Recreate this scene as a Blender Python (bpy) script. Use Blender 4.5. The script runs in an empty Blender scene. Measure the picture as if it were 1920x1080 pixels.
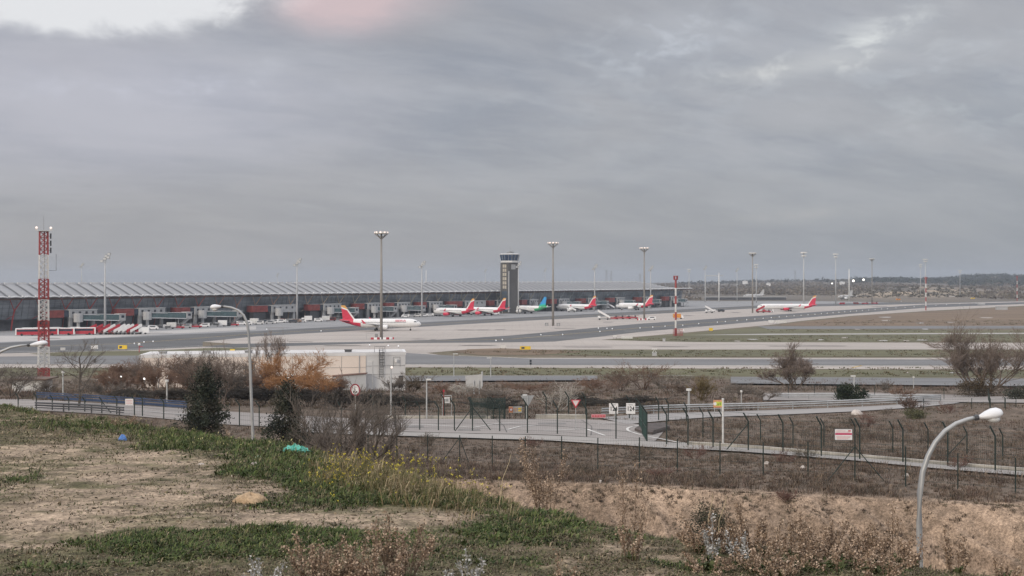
import bpy, math, random
import numpy as np
from mathutils import Vector, Matrix
R = math.radians
random.seed(7); rng = np.random.default_rng(11)
SC = bpy.context.scene
COL = SC.collection
F, HC, U0, V0 = 2200.0, 23.8, 960.0, 525.0     # focal length, eye height, centre, horizon used to survey the place

# ------------------------------------------------------------------ materials
def lin(c): return tuple(c[:3]) + (1.0,)
class NT:
    def __init__(s, tree): s.t = tree
    def n(s, typ, **kw):
        nd = s.t.nodes.new(typ)
        for k, v in kw.items(): setattr(nd, k, v)
        return nd
    def put(s, sock, x):
        if isinstance(x, (int, float)): sock.default_value = x
        elif isinstance(x, (tuple, list)):
            sock.default_value = x
        else: s.t.links.new(x, sock)
    def math(s, op, a, b=0.0, c=0.0, clamp=False):
        nd = s.n('ShaderNodeMath', operation=op, use_clamp=clamp)
        s.put(nd.inputs[0], a); s.put(nd.inputs[1], b); s.put(nd.inputs[2], c)
        return nd.outputs[0]
    def mix(s, f, a, b, blend='MIX'):
        nd = s.n('ShaderNodeMix', data_type='RGBA', blend_type=blend)
        s.put(nd.inputs[0], f); s.put(nd.inputs[6], a); s.put(nd.inputs[7], b)
        return nd.outputs[2]
    def noise(s, vec, scale, detail=4, rough=.55, dist=0.0):
        nd = s.n('ShaderNodeTexNoise')
        if vec is not None: s.t.links.new(vec, nd.inputs['Vector'])
        nd.inputs['Scale'].default_value = scale; nd.inputs['Detail'].default_value = detail
        nd.inputs['Roughness'].default_value = rough; nd.inputs['Distortion'].default_value = dist
        return nd.outputs['Fac']
    def ss(s, x, lo, hi, a=0.0, b=1.0):
        nd = s.n('ShaderNodeMapRange', interpolation_type='SMOOTHSTEP')
        s.put(nd.inputs[0], x)
        for i, v in zip((1, 2, 3, 4), (lo, hi, a, b)): s.put(nd.inputs[i], v)
        return nd.outputs[0]
    def vmul(s, vec, m):
        nd = s.n('ShaderNodeVectorMath', operation='MULTIPLY')
        s.t.links.new(vec, nd.inputs[0]); nd.inputs[1].default_value = m
        return nd.outputs[0]
MATS = {}
def mat(name, color, rough=.6, var=.12, scale=1.0, metal=0.0, stretch=(1, 1, 1), emit=0.0, stain=0.0, coord='Object', spec=.4):
    if name in MATS: return MATS[name]
    m = bpy.data.materials.new(name); m.use_nodes = True
    t = NT(m.node_tree); b = m.node_tree.nodes['Principled BSDF']
    tc = t.n('ShaderNodeTexCoord')
    vec = tc.outputs['Object'] if coord == 'Object' else t.n('ShaderNodeNewGeometry').outputs['Position']
    vec = t.vmul(vec, stretch)
    f = t.noise(vec, scale, 5, .6)
    c0 = tuple(max(0, x*(1-var)) for x in color[:3])+(1,); c1 = tuple(min(1, x*(1+var)) for x in color[:3])+(1,)
    c = t.mix(t.ss(f, .3, .7), c0, c1)
    if stain:
        f2 = t.noise(t.vmul(vec, (2.3, 2.3, .5)), scale*.8, 4, .7)
        c = t.mix(t.math('MULTIPLY', t.ss(f2, .5, .75), stain), c, tuple(x*.45 for x in color[:3])+(1,))
    t.put(b.inputs['Base Color'], c)
    b.inputs['Roughness'].default_value = rough; b.inputs['Metallic'].default_value = metal
    b.inputs['Specular IOR Level'].default_value = spec
    if emit:
        b.inputs['Emission Color'].default_value = lin(color); b.inputs['Emission Strength'].default_value = emit
    MATS[name] = m
    return m
def glass(name, color, rough=.15):
    return mat(name, color, rough, .25, .6, 0, spec=.6)
def attr_mat(name, attr, rough=.9, noise=((3., .25),), trans=0.0):
    m = bpy.data.materials.new(name); m.use_nodes = True
    t = NT(m.node_tree); b = m.node_tree.nodes['Principled BSDF']
    a = t.n('ShaderNodeAttribute', attribute_name=attr)
    c = a.outputs['Color']
    pos = t.n('ShaderNodeNewGeometry').outputs['Position']
    for sc_, am in noise:
        f = t.noise(pos, sc_, 4, .65)
        v = t.ss(f, .25, .75, 1-am, 1+am)
        cc = t.n('ShaderNodeCombineColor')
        for i in range(3): t.put(cc.inputs[i], v)
        c = t.mix(1.0, c, cc.outputs[0], 'MULTIPLY')
    t.put(b.inputs['Base Color'], c); b.inputs['Roughness'].default_value = rough
    b.inputs['Specular IOR Level'].default_value = .15
    MATS[name] = m
    return m

# ------------------------------------------------------------------ objects
def tag(o, label=None, cat=None, group=None, kind=None):
    if label: o['label'] = label
    if cat: o['category'] = cat
    if group: o['group'] = group
    if kind: o['kind'] = kind
    return o
def thing(name, label, cat, loc=(0, 0, 0), rz=0.0, group=None):
    o = bpy.data.objects.new(name, None); o.empty_display_size = .2
    COL.objects.link(o); o.location = loc; o.rotation_euler = (0, 0, rz)
    return tag(o, label, cat, group)
KIDS = {}
def dup(root, loc, rz, label, group=None):
    r = root.copy(); COL.objects.link(r); r.location = loc; r.rotation_euler = (0, 0, rz)
    r['label'] = label
    if group: r['group'] = group
    for ch in KIDS.get(root.name, []):
        c = ch.copy(); COL.objects.link(c); c.parent = r; KIDS.setdefault(r.name, []).append(c)
        for g in KIDS.get(ch.name, []):
            d = g.copy(); COL.objects.link(d); d.parent = c; KIDS.setdefault(c.name, []).append(d)
    return r
def adopt(o, parent):
    if parent is not None:
        o.parent = parent; KIDS.setdefault(parent.name, []).append(o)
class MB:
    fy = 1          # -1 mirrors y (local frames whose outward side is -y)
    def __init__(s): s.v = []; s.f = []; s.m = []
    def face(s, pts, mi=0):
        k = len(s.v); s.v += [tuple(p) for p in pts]; s.f.append(tuple(range(k, k+len(pts)))); s.m.append(mi); return s
    def box(s, c, d, rz=0.0, mi=0, top=1.0):
        k = len(s.v); cs, sn = math.cos(rz), math.sin(rz)
        for z in (-.5, .5):
            q = top if z > 0 else 1.0
            for x, y in ((-.5, -.5), (.5, -.5), (.5, .5), (-.5, .5)):
                X, Y = x*d[0]*q, y*d[1]*q
                s.v.append((c[0]+X*cs-Y*sn, c[1]+X*sn+Y*cs, c[2]+z*d[2]))
        for f in ((0, 3, 2, 1), (4, 5, 6, 7), (0, 1, 5, 4), (1, 2, 6, 5), (2, 3, 7, 6), (3, 0, 4, 7)):
            s.f.append(tuple(k+i for i in f)); s.m.append(mi)
        return s
    def tube(s, pts, r, n=6, mi=0, cap=True):
        pts = [Vector(p) for p in pts]
        if isinstance(r, (int, float)): r = [r]*len(pts)
        rings = []
        up = Vector((0, 0, 1))
        for i, p in enumerate(pts):
            t = (pts[min(i+1, len(pts)-1)]-pts[max(i-1, 0)]).normalized()
            a = t.cross(up)
            if a.length < .05: a = t.cross(Vector((0, 1, 0)))
            a.normalize(); b = a.cross(t)
            rings.append([p+(a*math.cos(2*math.pi*j/n)+b*math.sin(2*math.pi*j/n))*r[i] for j in range(n)])
        return s.loft(rings, mi, cap)
    def loft(s, rings, mi=0, cap=True, mfun=None):
        k = len(s.v); n = len(rings[0])
        for rg in rings: s.v += [tuple(p) for p in rg]
        for i in range(len(rings)-1):
            for j in range(n):
                a, b = k+i*n+j, k+i*n+(j+1) % n
                s.f.append((a, b, b+n, a+n)); s.m.append(mi if mfun is None else mfun(i, j))
        if cap:
            s.f.append(tuple(k+j for j in range(n-1, -1, -1))); s.m.append(mi)
            e = k+(len(rings)-1)*n
            s.f.append(tuple(e+j for j in range(n))); s.m.append(mi)
        return s
    def extr(s, pts, vec, mi=0):
        vec = Vector(vec)
        return s.loft([[Vector(p) for p in pts], [Vector(p)+vec for p in pts]], mi)
    def cyl(s, c, r, h, n=12, mi=0, r2=None):
        return s.tube([c, (c[0], c[1], c[2]+h)], [r, r if r2 is None else r2], n, mi)
    def ball(s, c, r, n=8, m=6, mi=0, sz=1.0):
        rings = []
        for i in range(m+1):
            a = math.pi*(i/m-.5); rr = max(r*math.cos(a), r*.02)
            rings.append([(c[0]+rr*math.cos(2*math.pi*j/n), c[1]+rr*math.sin(2*math.pi*j/n), c[2]+r*sz*math.sin(a)) for j in range(n)])
        return s.loft(rings, mi)
    def disc(s, c, r, ax='y', th=.04, n=20, mi=0):
        e = {'y': (0, th, 0), 'x': (th, 0, 0), 'z': (0, 0, th)}[ax]
        pts = []
        for j in range(n):
            a = 2*math.pi*j/n; x, y = r*math.cos(a), r*math.sin(a)
            pts.append({'y': (c[0]+x, c[1], c[2]+y), 'x': (c[0], c[1]+x, c[2]+y), 'z': (c[0]+x, c[1]+y, c[2])}[ax])
        return s.extr(pts, e, mi)
    def build(s, name, mats, parent=None, smooth=False):
        if MB.fy < 0: s.v = [(x, -y, z) for x, y, z in s.v]; s.f = [tuple(reversed(f)) for f in s.f]
        me = bpy.data.meshes.new(name); me.from_pydata(s.v, [], s.f)
        if not isinstance(mats, (list, tuple)): mats = [mats]
        for m in mats: me.materials.append(m)
        me.polygons.foreach_set('material_index', s.m)
        if smooth: me.polygons.foreach_set('use_smooth', [True]*len(s.f))
        me.update()
        o = bpy.data.objects.new(name, me); COL.objects.link(o); adopt(o, parent)
        return o
def npmesh(name, V, faces, mats, parent=None, colors=None, attr='col', smooth=False):
    """faces: list of int arrays (N,k)"""
    me = bpy.data.meshes.new(name)
    V = np.ascontiguousarray(V, dtype=np.float32)
    me.vertices.add(len(V)); me.vertices.foreach_set('co', V.ravel())
    loops = np.concatenate([f.ravel() for f in faces]).astype(np.int32)
    sizes = np.concatenate([np.full(len(f), f.shape[1], np.int32) for f in faces])
    starts = np.concatenate([[0], np.cumsum(sizes)[:-1]]).astype(np.int32)
    me.loops.add(len(loops)); me.loops.foreach_set('vertex_index', loops)
    me.polygons.add(len(sizes)); me.polygons.foreach_set('loop_start', starts)
    try: me.polygons.foreach_set('loop_total', sizes)
    except Exception: pass
    if smooth: me.polygons.foreach_set('use_smooth', np.ones(len(sizes), bool))
    for m in (mats if isinstance(mats, (list, tuple)) else [mats]): me.materials.append(m)
    if colors is not None:
        a = me.color_attributes.new(attr, 'FLOAT_COLOR', 'POINT')
        c4 = np.ones((len(V), 4), np.float32); c4[:, :3] = colors
        a.data.foreach_set('color', c4.ravel())
    me.update(calc_edges=True)
    o = bpy.data.objects.new(name, me); COL.objects.link(o); adopt(o, parent)
    return o
def text(s, size, m, parent, loc, rot, name='lettering', extrude=.005, sx=1.0, bold=0.0):
    cu = bpy.data.curves.new('t', 'FONT'); cu.body = s; cu.size = size; cu.extrude = extrude; cu.offset = bold
    cu.align_x = 'CENTER'; cu.align_y = 'CENTER'
    to = bpy.data.objects.new('t', cu); COL.objects.link(to)
    bpy.context.view_layer.update()
    dg = bpy.context.evaluated_depsgraph_get()
    me = bpy.data.meshes.new_from_object(to.evaluated_get(dg))
    bpy.data.objects.remove(to); bpy.data.curves.remove(cu)
    me.materials.clear(); me.materials.append(m)
    o = bpy.data.objects.new(name, me); COL.objects.link(o); adopt(o, parent)
    o.location = loc; o.rotation_euler = rot; o.scale = (sx, 1, 1)
    return o

# ------------------------------------------------------------------ survey helpers
def P(u, v, d): return Vector(((u-U0)*d/F, d, HC-(v-V0)*d/F))
def gp(u, v, z=0.0):
    d = (HC-z)*F/(v-V0); return ((u-U0)*d/F, d)
def hash2(i, j, s):
    n = np.sin(i*127.1+j*311.7+s*74.7)*43758.5453
    return n-np.floor(n)
def vnoise(x, y, s=0):
    xi, yi = np.floor(x), np.floor(y); fx, fy = x-xi, y-yi
    fx = fx*fx*(3-2*fx); fy = fy*fy*(3-2*fy)
    return (hash2(xi, yi, s)*(1-fx)+hash2(xi+1, yi, s)*fx)*(1-fy)+(hash2(xi, yi+1, s)*(1-fx)+hash2(xi+1, yi+1, s)*fx)*fy
def fbm(x, y, s=0, o=4):
    r = 0; a = .5
    for k in range(o): r = r+a*vnoise(x*2**k, y*2**k, s+k); a *= .5
    return r/(1-.5**o)
def sstep(x, a, b):
    t = np.clip((x-a)/(b-a), 0, 1); return t*t*(3-2*t)
CX = np.array([-40, -12.1, -6.5, -4, -2.2, -.3, .64, 2, 3.2, 8, 30, 60.])
CY = np.array([36, 27.9, 21.8, 18.4, 15.3, 11.7, 10.5, 8.75, 7.95, 6.2, 3, 2.])
BX = np.array([-80, -30, -12, 2.6, 8, 12, 18, 24.6, 40, 80.])
BY = np.array([76, 72, 69, 63, 61, 59.5, 57.5, 55, 50, 44.])
ctl = [(1050, 905, 63), (1200, 908, 61.5), (1400, 925, 59.7), (1650, 940, 57.5), (1920, 952, 55), (800, 885, 70), (640, 880, 74),
 (744, 857, 86), (923, 873, 80), (1053, 876, 78), (1199, 879, 74), (1350, 888, 67), (1515, 893, 64), (1698, 908, 61), (1904, 922, 58.5),
 (741, 805, 105), (989, 810, 99), (1213, 830, 92), (1400, 845, 85), (1540, 857, 81), (1693, 868, 78), (1866, 881, 75),
 (60, 760, 115), (250, 770, 110), (430, 785, 106), (640, 786, 112), (850, 788, 110), (1045, 788, 110), (1120, 786, 112),
 (1230, 778, 120), (1440, 772, 126), (1600, 768, 128), (1760, 760, 132), (1920, 765, 125), (1487, 838, 92), (1674, 848, 89), (1813, 856, 86),
 (1750, 800, 108), (1440, 748, 155), (1700, 752, 150), (1600, 737, 170), (1900, 750, 150), (1900, 735, 172), (960, 765, 135), (960, 745, 160),
 (640, 760, 140), (400, 750, 140), (100, 740, 140), (686, 735, 205), (300, 735, 180)]
for uu in (-400, 0, 480, 960, 1440, 1920, 2300): ctl += [(uu, 728, 195), (uu, 713, 240), (uu, 706, 275)]
TP = np.array([[(u-U0)*d/F, d, HC-(v-V0)*d/F] for u, v, d in ctl] + [(-60, 90, 10.8), (-60, 110, 11.5), (60, 60, 13), (60, 110, 10.5), (60, 140, 9.3), (-40, 75, 10.4), (-70, 150, 9.5)])
def _k(r2): return .5*r2*np.log(np.maximum(r2, 1e-9))
_n = len(TP)
_A = np.zeros((_n+3, _n+3)); _d2 = ((TP[:, None, :2]-TP[None, :, :2])/50.)**2
_A[:_n, :_n] = _k(_d2.sum(2))+np.eye(_n)*.02
_A[:_n, _n] = 1; _A[:_n, _n+1:] = TP[:, :2]/50.; _A[_n:, :_n] = _A[:_n, _n:].T
_W = np.linalg.solve(_A, np.concatenate([TP[:, 2], np.zeros(3)]))
def tps(X, Y):
    X = np.clip(X, -110, 110)/50.; Y = np.clip(Y, 40, 300)/50.
    r = _W[_n]+_W[_n+1]*X+_W[_n+2]*Y
    for i in range(_n):
        r = r+_W[i]*_k((X-TP[i, 0]/50.)**2+(Y-TP[i, 1]/50.)**2)
    return r
def hill(X, Y):
    yc = np.interp(X, CX, CY)+1.2*(vnoise(X*.9, X*0+3)-.5)
    t = Y-yc
    base = HC-1.6-.05*np.clip(np.minimum(Y, yc), -20, 60)
    base = base+.05*(fbm(X*.5, Y*.5, 5)-.5)+.035*(fbm(X*2.5, Y*2.5, 9)-.5)+.02*(vnoise(X*9, Y*9, 2)-.5)
    s = .5*(t+np.sqrt(t*t+.06))-.06
    return base-.65*s
def far_h(X, Y):
    u = X/np.maximum(Y, 1)*F+U0
    side = .45+.55*sstep(u, 1150, 1500)
    h = 16.5*sstep(Y, 1250, 4000)*side
    def g(uc, yc, su, sy, a): return a*np.exp(-((u-uc)/su)**2-((Y-yc)/sy)**2)
    h = h+g(1740, 2000, 110, 330, 9)+g(1840, 4100, 75, 600, 15)+g(1660, 3600, 90, 500, 8)+g(1960, 3900, 120, 700, 14)+g(1480, 3800, 90, 600, 3)
    h = h+sstep(Y, 1350, 2500)*(3*(fbm(X*.004, Y*.003, 31)-.5)+1.5*(fbm(X*.02, Y*.01, 33)-.5))
    return np.maximum(h, 0)
def H(X, Y):
    X = np.asarray(X, float); Y = np.asarray(Y, float)
    yb = np.interp(X, BX, BY)+1.6*(fbm(X*.22, X*0+7, 41)-.5)
    m = tps(X, np.maximum(Y, yb))
    m = m+.10*(fbm(X*.35, Y*.35, 51)-.5)*sstep(Y, 60, 66)*(1-sstep(Y, 95, 110))
    dn = np.maximum(yb-Y, 0)
    gul = (1+1.5*(fbm(X*1.1+Y*.5, Y*.15, 61)-.5)+.6*(fbm(X*3.5+Y*1.2, Y*.5, 63)-.5))
    m = np.where(dn > 0, np.maximum(10.+.12*(fbm(X*.8, Y*.8, 71)-.5), m-.56*gul*np.maximum(dn-.25, 0)), m)
    m = m*(1-sstep(Y, 262, 286))
    hl = hill(X, Y)
    k = .4; a = np.clip(.5+.5*(hl-m)/k, 0, 1)
    z = np.where(Y < 70, m+(hl-m)*a+k*a*(1-a), m)
    return np.where(Y > 1200, far_h(X, Y), z)
def h1(x, y): return float(H(np.array([x]), np.array([y]))[0])
def G(u, v, dmin=45.):
    """where the sight line of a survey pixel meets the ground, from dmin on"""
    d = np.geomspace(dmin, 6000, 700)
    z = HC-(v-V0)*d/F-H((u-U0)*d/F, d)
    i = int(np.argmax(z < 0))
    if z[i] >= 0: i = len(d)-1
    if i == 0: dd = d[0]
    else: dd = d[i-1]+(d[i]-d[i-1])*z[i-1]/(z[i-1]-z[i]+1e-9)
    x = (u-U0)*dd/F
    return Vector((x, dd, h1(x, dd)))

# ------------------------------------------------------------------ camera
cam = bpy.data.cameras.new('camera'); co = bpy.data.objects.new('camera', cam); COL.objects.link(co)
cam.sensor_width = 36; cam.lens = 36*F/1920; cam.shift_y = -15/1920
co.location = (0, 0, HC); co.rotation_euler = (R(90), 0, 0); cam.clip_start = .1; cam.clip_end = 30000
SC.camera = co
SC.view_settings.view_transform = 'Standard'; SC.view_settings.look = 'None'; SC.view_settings.gamma = 1
SC.view_settings.exposure = 0.20

# ------------------------------------------------------------------ sky and light
SUN_EL, SUN_AZ = R(17), R(-146)        # azimuth from +Y towards +X: low, behind the left shoulder, through cloud
w = bpy.data.worlds.new('World'); SC.world = w; w.use_nodes = True
t = NT(w.node_tree); bg = w.node_tree.nodes['Background']
sky = t.n('ShaderNodeTexSky', sky_type='NISHITA'); sky.sun_disc = False
sky.sun_elevation = SUN_EL; sky.sun_rotation = SUN_AZ; sky.dust_density = 2.5
D = t.n('ShaderNodeTexCoord').outputs['Generated']
sp = t.n('ShaderNodeSeparateXYZ'); t.put(sp.inputs[0], D)
dx, dy, dz = sp.outputs
den = t.math('ADD', t.math('MAXIMUM', dz, 0.0), .24)
cv = t.n('ShaderNodeCombineXYZ')                       # the cloud sheet, flat overhead
t.put(cv.inputs[0], t.math('DIVIDE', dx, den)); t.put(cv.inputs[1], t.math('DIVIDE', dy, den)); t.put(cv.inputs[2], 0.0)
tilt = t.n('ShaderNodeVectorRotate', rotation_type='Z_AXIS'); t.put(tilt.inputs['Vector'], cv.outputs[0]); tilt.inputs['Angle'].default_value = R(-24)
cl = t.vmul(tilt.outputs[0], (1.25, 2.3, 1))
n1 = t.noise(cl, 1.3, 7, .58, .35)
n2 = t.noise(t.vmul(tilt.outputs[0], (1.3, 3.2, 1)), 3.2, 6, .6, .4)
n3 = t.noise(t.vmul(D, (1, 1, 1.6)), 14, 5, .6, .6)
n5 = t.noise(t.vmul(D, (1, 1, 2.2)), 26, 6, .6, .4)
n4 = t.noise(t.vmul(D, (1, 1, 3.0)), 5, 4, .55, .3)
el = t.math('ARCSINE', dz)
def blob(u, v, ru, rv, rot=0.0, pert=.5):
    """soft patch around a compass direction / height in the sky"""
    c = Vector(((u-U0)/F, 1, (V0-v)/F)).normalized()
    ex = t.math('MULTIPLY', t.math('SUBTRACT', dx, c.x), F); ez = t.math('MULTIPLY', t.math('SUBTRACT', dz, c.z), F)
    cr, sr = math.cos(R(rot)), math.sin(R(rot))
    a = t.math('ADD', t.math('MULTIPLY', ex, cr/ru), t.math('MULTIPLY', ez, sr/ru))
    b_ = t.math('ADD', t.math('MULTIPLY', ex, -sr/rv), t.math('MULTIPLY', ez, cr/rv))
    r2 = t.math('ADD', t.math('MULTIPLY', a, a), t.math('MULTIPLY', b_, b_))
    r2 = t.math('MAXIMUM', t.math('ADD', r2, t.math('MULTIPLY', t.math('SUBTRACT', t.math('ADD', t.math('MULTIPLY', n3, .6), t.math('MULTIPLY', n5, .4)), .5), pert*9)), 0.0)
    g = t.math('EXPONENT', t.math('MULTIPLY', r2, -1.0))
    return g
base = t.mix(t.ss(n1, .32, .68), (.288, .302, .350, 1), (.418, .418, .452, 1))
base = t.mix(t.math('MULTIPLY', t.ss(n2, .42, .75), .42), base, (.45, .45, .485, 1))
base = t.mix(t.math('MULTIPLY', t.ss(n4, .35, .7), .35), base, (.37, .355, .362, 1))
lo = t.ss(el, .0, .14, 1.0, 0.0)
side = t.ss(dx, -.30, .42)
hor = t.mix(side, (.385, .366, .362, 1), (.312, .326, .350, 1))
base = t.mix(t.math('MULTIPLY', lo, .72), base, hor)
base = t.mix(t.math('MULTIPLY', t.ss(blob(130, 190, 560, 150, 0, .08), .05, .95), .40), base, (.60, .58, .66, 1))
base = t.mix(t.ss(t.math('ADD', blob(225, -30, 310, 80, 3, .34), t.math('MULTIPLY', blob(20, -30, 220, 66, 0, .30), .5)), .26, .78), base, (.78, .77, .785, 1))
base = t.mix(t.math('MULTIPLY', t.ss(t.math('ADD', blob(700, -14, 170, 60, 8, .16), t.math('MULTIPLY', blob(620, 20, 100, 40, 0, .30), .6)), .0, 1.4), .72), base, (.72, .535, .54, 1))
crack = t.ss(t.math('ADD', t.math('MULTIPLY', n3, .45), t.math('MULTIPLY', n5, .55)), .47, .66)
for (u, v, ru, rv, ro, am, c) in ((1630, 75, 120, 30, 17, 1.0, (.80, .80, .78, 1)), (1500, 126, 150, 17, 5, 1.0, (.80, .78, .74, 1)), (1240, 90, 120, 34, 12, .8, (.66, .68, .74, 1)), (1260, 35, 90, 26, 10, .6, (.62, .64, .70, 1)),
        (1880, 195, 170, 40, 2, .7, (.56, .58, .60, 1)), (1790, 105, 130, 30, 12, .6, (.56, .58, .62, 1)), (495, 135, 40, 20, 30, .7, (.66, .67, .72, 1)), (905, 392, 90, 10, 4, .5, (.48, .48, .50, 1)),
        (1510, 402, 170, 12, 5, .5, (.46, .45, .45, 1)), (300, 165, 260, 26, 2, .6, (.62, .62, .70, 1)), (1500, 250, 420, 90, 6, .28, (.50, .51, .54, 1)), (1300, 120, 560, 130, 6, .30, (.54, .56, .60, 1))):
    base = t.mix(t.math('MULTIPLY', t.math('MULTIPLY', blob(u, v, ru, rv, ro, .10), t.math('ADD', t.math('MULTIPLY', crack, .8), .2)), am), base, c)
# the cloud is far brighter overhead than near the horizon
up = t.ss(el, R(14.5), R(42), 1.0, 3.9)
gain = t.n('ShaderNodeCombineColor')
for i in range(3): t.put(gain.inputs[i], t.math('MULTIPLY', up, (.905, .922, .925)[i]))
base = t.mix(1.0, base, gain.outputs[0], 'MULTIPLY')
over = t.mix(t.ss(el, R(14.5), R(30)), (1, 1, 1, 1), (1.045, 1.01, .955, 1))
base = t.mix(1.0, base, over, 'MULTIPLY')
clear = t.mix(1.0, sky.outputs[0], (.1, .1, .1, 1), 'MULTIPLY')
t.put(bg.inputs['Color'], t.mix(.94, clear, base)); bg.inputs['Strength'].default_value = 1.0
sun = bpy.data.lights.new('sun', 'SUN'); sun.energy = 1.5; sun.angle = R(14); sun.color = (1, .88, .73)
so = bpy.data.objects.new('sun', sun); COL.objects.link(so)
sd = Vector((math.sin(SUN_AZ)*math.cos(SUN_EL), math.cos(SUN_AZ)*math.cos(SUN_EL), math.sin(SUN_EL)))
so.rotation_euler = sd.to_track_quat('Z', 'Y').to_euler(); so.location = (0, -40, 80)

# ------------------------------------------------------------------ haze
hz = MB().box((0, 3600, 39), (13000, 7400, 80)).build('haze', [])
hm = bpy.data.materials.new('haze_air'); hm.use_nodes = True
hm.node_tree.nodes.remove(hm.node_tree.nodes['Principled BSDF'])
pv = hm.node_tree.nodes.new('ShaderNodeVolumePrincipled')
pv.inputs['Color'].default_value = (.60, .68, .80, 1); pv.inputs['Density'].default_value = 1.15e-4; pv.inputs['Anisotropy'].default_value = 0.0
hm.node_tree.links.new(pv.outputs[0], hm.node_tree.nodes['Material Output'].inputs['Volume'])
hz.data.materials.append(hm); tag(hz, kind='stuff'); hz['label'] = 'thin pale grey air over the airfield'
hz['category'] = 'haze'
# ================================================================== GROUND
ds = np.concatenate([np.linspace(-14, 4.6, 18), np.geomspace(5, 32, 230), np.geomspace(32.3, 50, 40), np.geomspace(50.2, 72, 150), np.geomspace(72.6, 290, 120), np.geomspace(295, 1200, 30), np.geomspace(1240, 4600, 70), [5200, 6200, 7000]])
ts = np.concatenate([np.linspace(-.86, -.50, 24)[:-1], np.linspace(-.50, .50, 430), np.linspace(.50, .86, 24)[1:]])
DD, TT = np.meshgrid(ds, ts, indexing='ij')
XX = TT*(np.maximum(DD, 0)*.93+22.); YY = DD
ZZ = H(XX.ravel(), YY.ravel()).reshape(XX.shape)
def soil_colour(X, Y):
    """base colours of the bare ground: trodden sand, matted grass, tan bank, scrub soil, airfield turf, far hills"""
    n1 = fbm(X*.25, Y*.25, 81); n2 = fbm(X*1.2, Y*1.2, 83); n3 = fbm(X*4, Y*6, 85)
    yc = np.interp(X, CX, CY)
    C = np.zeros(X.shape+(3,))
    sand = np.array([.300, .232, .170]); mat_ = np.array([.125, .102, .062]); green = np.array([.085, .088, .042])
    bank = np.array([.315, .232, .168]); scrub = np.array([.128, .100, .078]); turf = np.array([.150, .125, .092])
    gturf = np.array([.105, .110, .060]); hillc = np.array([.135, .118, .098])
    W = dens_sand(X, Y)[..., None]
    W = np.clip(W*.84+(n2[..., None]-.5)*1.6+(fbm(X*2.6, Y*4.5, 87)[..., None]-.5)*2.2+(fbm(X*9, Y*13, 86)[..., None]-.5)*1.5, 0, 1)
    near = (green*(1-sstep(n2, .35, .65))[..., None]*.5+mat_*(.5+.5*sstep(n2, .35, .65))[..., None])*(.55+.9*fbm(X*5, Y*9, 89)[..., None])
    near = near*(1-W)+sand*W
    # beyond the crest
    yb = np.interp(X, BX, BY)
    onb = (sstep(Y, yb-8, yb-6.5)*(1-sstep(Y, yb+.1, yb+1.4+2.5*(n2-.4))))[..., None]
    sc2 = scrub*(.75+.5*n1[..., None])
    sc2 = sc2+(np.array([.21, .16, .125])-sc2)*(sstep(n2, .58, .72)*.55)[..., None]
    midc = sc2*(1-onb)+bank*(.62+.5*n3[..., None])*(.6+.75*fbm(X*2.2+Y*1.6, Y*.5, 88)[..., None])*(.7+.6*n1[..., None])*onb
    k = sstep(Y-yc, .5, 2.5)[..., None]
    C = near*(1-k)+midc*k
    tf = turf*(.8+.4*fbm(X*.02, Y*.06, 91)[..., None]); gg = sstep(fbm(X*.008, Y*.03, 93), .45, .62)[..., None]
    tf = tf*(1-gg*.6)+gturf*gg*.6
    k = sstep(Y, 225, 275)[..., None]; C = C*(1-k)+tf*k
    k = sstep(Y, 1150, 1350)[..., None]; C = C*(1-k)+hillc*(.7+.6*fbm(X*.01, Y*.006, 95)[..., None])*k
    u = X/np.maximum(Y, 1)*F+U0
    sandy = np.exp(-((u-1725)/105)**2-((Y-1800)/260)**2)*sstep(fbm(X*.03, Y*.012, 97), .38, .55)+.7*np.exp(-((u-1640)/70)**2-((Y-1650)/110)**2)*sstep(fbm(X*.03, Y*.02, 98), .42, .55)
    sandy = np.clip(sandy*1.25, 0, 1)[..., None]*(Y > 1150)[..., None]
    C = C*(1-sandy)+np.array([.36, .29, .21])*sandy
    return C
def upx(X, Y, z=None):
    z = H(X, Y) if z is None else z
    return X/np.maximum(Y, .5)*F+U0, V0+(HC-z)*F/np.maximum(Y, .5)
def crestplane(X, Y):      # survey pixel of a point of the near hill (top treated as a plane)
    z = HC-1.6-.05*np.clip(Y, -20, 60)
    return X/np.maximum(Y, .5)*F+U0, V0+(HC-z)*F/np.maximum(Y, .5)
SANDS = ((90, 900, 300, 50, 1.0), (270, 860, 130, 22, .7), (330, 925, 170, 40, .75), (100, 975, 230, 40, 1.0), (40, 1030, 150, 30, .8), (640, 985, 190, 22, 1.5), (760, 975, 95, 18, 1.3), (420, 985, 150, 16, 1.1), (200, 1075, 120, 14, .35), (40, 850, 120, 12, .5), (560, 1000, 120, 10, .8), (1240, 985, 60, 14, .5), (1330, 1000, 60, 12, .6))
def dens_sand(X, Y):
    u, v = crestplane(X, Y); s = 0
    for a, b, c, d, k in SANDS: s = s+k*np.exp(-((u-a)/c)**2-((v-b)/d)**2)
    return np.clip(s*.95, 0, 1)
CC = soil_colour(XX, YY)
nr, nc = XX.shape
idx = np.arange(nr*nc).reshape(nr, nc)
fq = np.stack([idx[:-1, :-1], idx[:-1, 1:], idx[1:, 1:], idx[1:, :-1]], -1).reshape(-1, 4)
gm = attr_mat('ground_soil', 'soil', .95, ((.35, .16), (2.2, .3), (9., .42), (34., .45)))
b_ = gm.node_tree.nodes['Principled BSDF']; t_ = NT(gm.node_tree)
bp = t_.n('ShaderNodeBump'); bp.inputs['Strength'].default_value = .55; bp.inputs['Distance'].default_value = .05
t_.put(bp.inputs['Height'], t_.noise(t_.n('ShaderNodeNewGeometry').outputs['Position'], 9, 6, .65)); t_.put(b_.inputs['Normal'], bp.outputs[0])
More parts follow.
